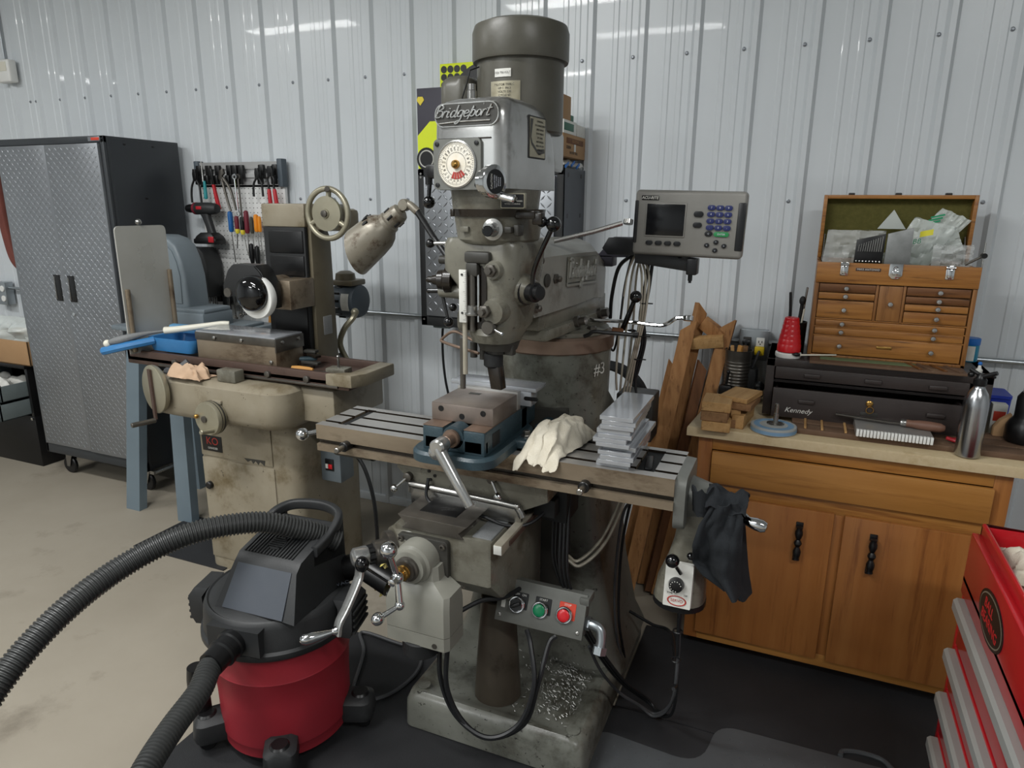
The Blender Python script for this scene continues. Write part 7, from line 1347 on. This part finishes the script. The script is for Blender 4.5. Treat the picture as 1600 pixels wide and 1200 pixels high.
# black T-shirt over the crank
def shirt(u, v):
    L = ((0, -.150), (.25, -.178), (.5, -.190), (.72, -.188), (.85, -.158), (1, -.102)); R2 = ((0, -.092), (.15, -.076), (.4, -.072), (.7, -.069), (1, -.064)); B = lambda t, T: next((a[1]+(b[1]-a[1])*(t-a[0])/(b[0]-a[0]) for a, b in zip(T, T[1:]) if t <= b[0]), T[-1][1])
    n1 = NZ.noise((u*2.2, v*2, 7)); n2 = NZ.noise((u*6, v*5, 3)); f_ = sin(u*7+v*3)
    x = B(v, L)+(B(v, R2)-B(v, L))*u+.004*n1; z = .985-.255*v-.02*(1-u)*(1-v)+.012*n1*v
    return (x, -1.48-.018*f_*(.25+v)-.03*n1-.014*n2-.02*sin(pi*u), z)
ts_ = thing('black_tshirt', 'black T-shirt rag draped over the right table crank', 'cloth', (-.09, -1.45, .6))
g = G(); g.grid(shirt, 40, 60, .004); g.obj('front_fold', 'cloth_black', ts_, 80)
g = G(); g.grid(lambda u, v: (lambda p: (p[0]-.03+.02*u+.035*v, p[1]+.085-.03*sin(pi*u), p[2]-.01*u-.04*v*(u)))(shirt(u, v*.98)), 30, 40, .004); g.obj('back_fold', 'cloth_black', ts_, 80)
g = G(); g.grid(lambda u, v: (-.168+.10*u+.006*NZ.noise((u*5, v*5, 1)), -1.495+.11*v, .962+.038*sin(pi*v)+.008*sin(u*9)+.012*NZ.noise((u*6, v*6, 2))-.012*u), 30, 16, .004); g.obj('top_fold', 'cloth_black', ts_, 80)
g = G(); g.grid(lambda u, v: (-.205+.05*u+.006*v, -1.45-.035*sin(pi*u)+.01*v, 1.0-.075*v+.012*NZ.noise((u*5, v*5, 6))), 14, 14, .005); g.obj('tucked_end', 'cloth_black', ts_, 80)
# yellow paper towel by the crank
def yp_(u, v): n = NZ.noise((u*5, v*6, 2)); return (-1.13+.06*(u-.5)*(1+.6*v)+.012*n, -1.50+.02*sin(u*9)+.02*n, .60-.12*v+.02*n)
g = G(); g.grid(yp_, 18, 24, .001); o = g.obj('paper_towel', 'tip_yellow', None, 80); tag(o, 'crumpled yellowish paper towel hanging behind the knee crank', 'paper towel')
# ---------------------------------------------------------------- wet and dry vacuum
vc = thing('shop_vacuum', 'red and black wet-dry shop vacuum with ribbed hose in the left foreground', 'vacuum', (-1.43, -1.655, 0))
VC = V((-1.433, -1.659, 0)); VU = V((0, 0, .078))
g = G(); g.lathe([(.182, .04), (.198, .05), (.201, .085), (.2025, .087), (.203, .09), (.205, .22), (.211, .315), (.213, .318), (.211, .322), (.217, .42)], VC, (0, 0, 1), 56); g.obj('drum', 'vac_red', vc)
g = G(); g.lathe([(.215, .335), (.231, .335), (.235, .341), (.234, .355), (.226, .362), (.220, .43), (.213, .448), (.207, .452), (.202, .448), (.198, .45), (.17, .460), (.10, .466)], VC+VU, (0, 0, 1), 56); lid = g.obj('lid', 'vac_black', vc)
VM = MX.Translation(VC+VU+V((.048, -.016, .0))) @ MX.Rotation(.05, 4, 'Z')       # power head frame: front is -y
hd_s = [(-.105, -.135, .455, .10), ]
g = G()
pf2 = [(-.15, .452), (-.085, .575), (-.06, .598), (.04, .622), (.085, .630), (.125, .638), (.14, .632), (.15, .60), (.16, .52), (.175, .455)]
secs = [[(x, y, z) for y, z in pf2] for x in (-.105, .105)]
g.loft([[(-.112-(.03 if z < .5 else 0), y-.0, z) for y, z in pf2], [(-.098, y, z+.004) for y, z in pf2], [(.098, y, z+.004) for y, z in pf2], [(.112+(.03 if z < .5 else 0), y, z) for y, z in pf2]]); g.xf(VM); g.obj('power_head', 'vac_black', vc, 30)
g = G(); g.add([VM @ V(p) for p in ((-.112, -.153, .460), (.102, -.153, .460), (.097, -.088, .578), (-.095, -.088, .578), (-.112, -.148, .457), (.102, -.148, .457), (.097, -.084, .575), (-.095, -.084, .575))], [(0, 1, 2, 3), (7, 6, 5, 4), (0, 4, 5, 1), (1, 5, 6, 2), (2, 6, 7, 3), (3, 7, 4, 0)]); g.obj('front_window', 'vac_blue', vc)
gm = VM @ face((-.005, -.012, .6145), (1, 0, 0), (0, 1, .24))
g = G()
for i in range(16): x = -.085+i*.0113; g.box(x-.0028, x+.0028, -.05, .075, -.002, .0045, .001)
g.xf(gm); gl = g.obj('vent_rib', 'vac_black', vc); stuff(gl)
g = G(); g.lathe([(.027, 0), (.027, .006), (.024, .0065)], (0, 0, 0), (0, 0, 1), 24); g.xf(gm @ MX.Translation((.0, .0, 0))); rb = g.obj('round_grille', 'vac_black', vc)
for i in range(5): g = G(); g.box(-.022, .022, -.018+i*.009-.0015, -.018+i*.009+.0015, .006, .009); g.xf(gm); g.obj('grille_bar', 'black', rb)
g = G(); g.prism(rr(.01, .088, .03, .010, .009, 4), 'z', .002, .006); g.xf(gm); g.obj('switch_recess', 'black', vc)
g = G(); g.obox((.01, .088, .008), (.016, .009, .004)); g.xf(gm); g.obj('switch', 'plastic_red', vc)
hp = smooth_path([(.115, .0, .605), (.121, .06, .622), (.118, .12, .648), (.098, .155, .662), (.04, .175, .668), (-.03, .172, .667), (-.085, .15, .662), (-.112, .10, .648), (-.117, .05, .615)], 6)
g = G(); secs = []
hp = [VM @ V(p) for p in hp]
for i, p in enumerate(hp):
    d = (hp[min(i+1, len(hp)-1)]-hp[max(i-1, 0)]).normalized(); s1 = V((0, 0, 1)); s2 = d.cross(s1).normalized(); secs.append([p+s2*x*.012+s1*(y*.016) for x, y in rr(0, 0, 1, 1, .5, 3)])
g.loft(secs); g.obj('carry_handle', 'vac_black', vc)
g = G(); g.loft([[VM @ V((s*.112, y, z)) for y, z in ((.0, .59), (.10, .63), (.16, .65), (.165, .46), (.0, .46))] for s in (1, .85)]); g.obj('handle_cheek', 'vac_black', vc, 20); g = G(); g.loft([[VM @ V((s*.112, y, z)) for y, z in ((.0, .59), (.10, .63), (.15, .645), (.165, .46), (.0, .46))] for s in (-1, -.85)]); g.obj('handle_cheek', 'vac_black', vc, 20)
def vdir(a): return V((sin(a), -cos(a), 0))
# latches
for a in (1.80, -1.30):
    d = vdir(a); s = V((cos(a), sin(a), 0)); p = VC+VU+d*.213+V((0, 0, .375))
    g = G(); g.loft([[p+s*x*w_+d*o_+V((0, 0, z)) for x in (-1, 1) for _ in (0,)]+[p+s*x*w_+d*(o_+.045)+V((0, 0, z+.0)) for x in (1, -1)] for w_, o_, z in ((.055, 0, -.05), (.06, .01, -.02), (.06, .012, .05), (.05, -.005, .075))]); la_ = g.obj('latch', 'vac_black', vc, 25)
    for k in range(4): g = G(); q = p+d*(.058)+V((0, 0, -.03+.022*k)); g.loft([[q+s*x*.055+d*y*.005+V((0, 0, z*.004)) for x, y, z in ((-1, -1, -1), (-1, 1, -1), (-1, 1, 1), (-1, -1, 1))], [q+s*x*.055+d*y*.005+V((0, 0, z*.004)) for x, y, z in ((1, -1, -1), (1, 1, -1), (1, 1, 1), (1, -1, 1))]]); g.obj('latch_rib', 'drawer_grey' if False else 'vac_black', la_)
# hose port and badge
pa = .14; pd = vdir(pa); pp = VC+pd*.213+V((0, 0, .478)); ps = V((cos(pa), sin(pa), 0))
g = G(); g.loft([[pp+ps*x*.085+V((0, 0, z*.04))+pd*o_ for x, z in ((-1, -1), (1, -1), (1, 1), (-1, 1))] for o_ in (-.02, .018)]); g.obj('port_block', 'vac_black', vc)
g = G(); g.lathe([(.042, .01), (.044, .03), (.039, .034), (.039, .055), (.043, .058), (.043, .066), (.037, .07), (.037, .11)], pp, pd+V((-.05, 0, -.12)), 28); g.obj('hose_collar', 'black', vc)
text('lid_text', 'WET DRY VAC', 'vac_blue', lid, face((VC.x+.168, VC.y+.03, .5405), (.55, .83, 0), (-.83, .55, .12)), .022, .001)
# hose: ribbed tube
def hose(name, pts, r, parent, mat='hose_black'):
    P_ = resample(smooth_path(pts, 14), .0026); g = G(); g.tube(P_, r, 18, lambda i: r*(1, 1, .87, .87)[i % 4]); return g.obj(name, mat, parent, 25)
he = pp+(pd+V((-.05, 0, -.12))).normalized()*.085
hose('hose', [(-1.262, -1.565, .672), (-1.302, -1.6, .704), (-1.345, -1.65, .738), (-1.421, -1.737, .782), (-1.523, -1.878, .791), (-1.604, -2.024, .753), (-1.628, -2.194, .701), (-1.622, -2.362, .62), (-1.59, -2.50, .52), (-1.54, -2.66, .39), (-1.46, -2.80, .25), (-1.33, -2.88, .16), (-1.19, -2.84, .18), (-1.13, -2.70, .29), (-1.17, -2.54, .36), (-1.23, -2.41, .40), (-1.285, -2.28, .428), (-1.325, -2.17, .438), (-1.352, -2.06, .452), he+pd*.03+V((0, 0, -.006)), he-pd*.03], .0325, vc)
# casters and accessory tube
for a in (.62, -.72, 1.95, -2.4):
    d = vdir(a); s = V((cos(a), sin(a), 0)); p = VC+d*.225
    g = G(); g.loft([[p+s*x+d*y+V((0, 0, z)) for x, y in rr(0, -.0, hx, hy, .03, 4)] for hx, hy, z in ((.04, .06, .05), (.05, .065, .075), (.048, .06, .12), (.03, .05, .135))]); foot = g.obj('caster_foot', 'vac_black', vc)
    g = G(); w0 = p+d*.025+V((0, 0, .034)); g.cyl(w0-s*.014, w0+s*.014, .026, n=18, bev=.004); g.obj('wheel', 'black', foot)
    g = G(); g.lathe([(.028, .128), (.03, .136), (.024, .142)], p+d*.02, (0, 0, 1), 18); g.obj('swivel_cap', 'black', foot)
d = vdir(-.72-.12); q = VC+d*.262
g = G(); g.lathe([(.033, .12), (.031, .25), (.027, .29)], q, (0, 0, 1), 20); g.obj('accessory_tube', 'black', vc)
g = G(); g.tube([VC+vdir(2.4)*.17+V((0, 0, .53)), VC+vdir(2.2)*.26+V((0, 0, .57)), VC+vdir(2.0)*.36+V((0, 0, .53))], .045, 12); g.obj('rear_nozzle', 'black', vc)
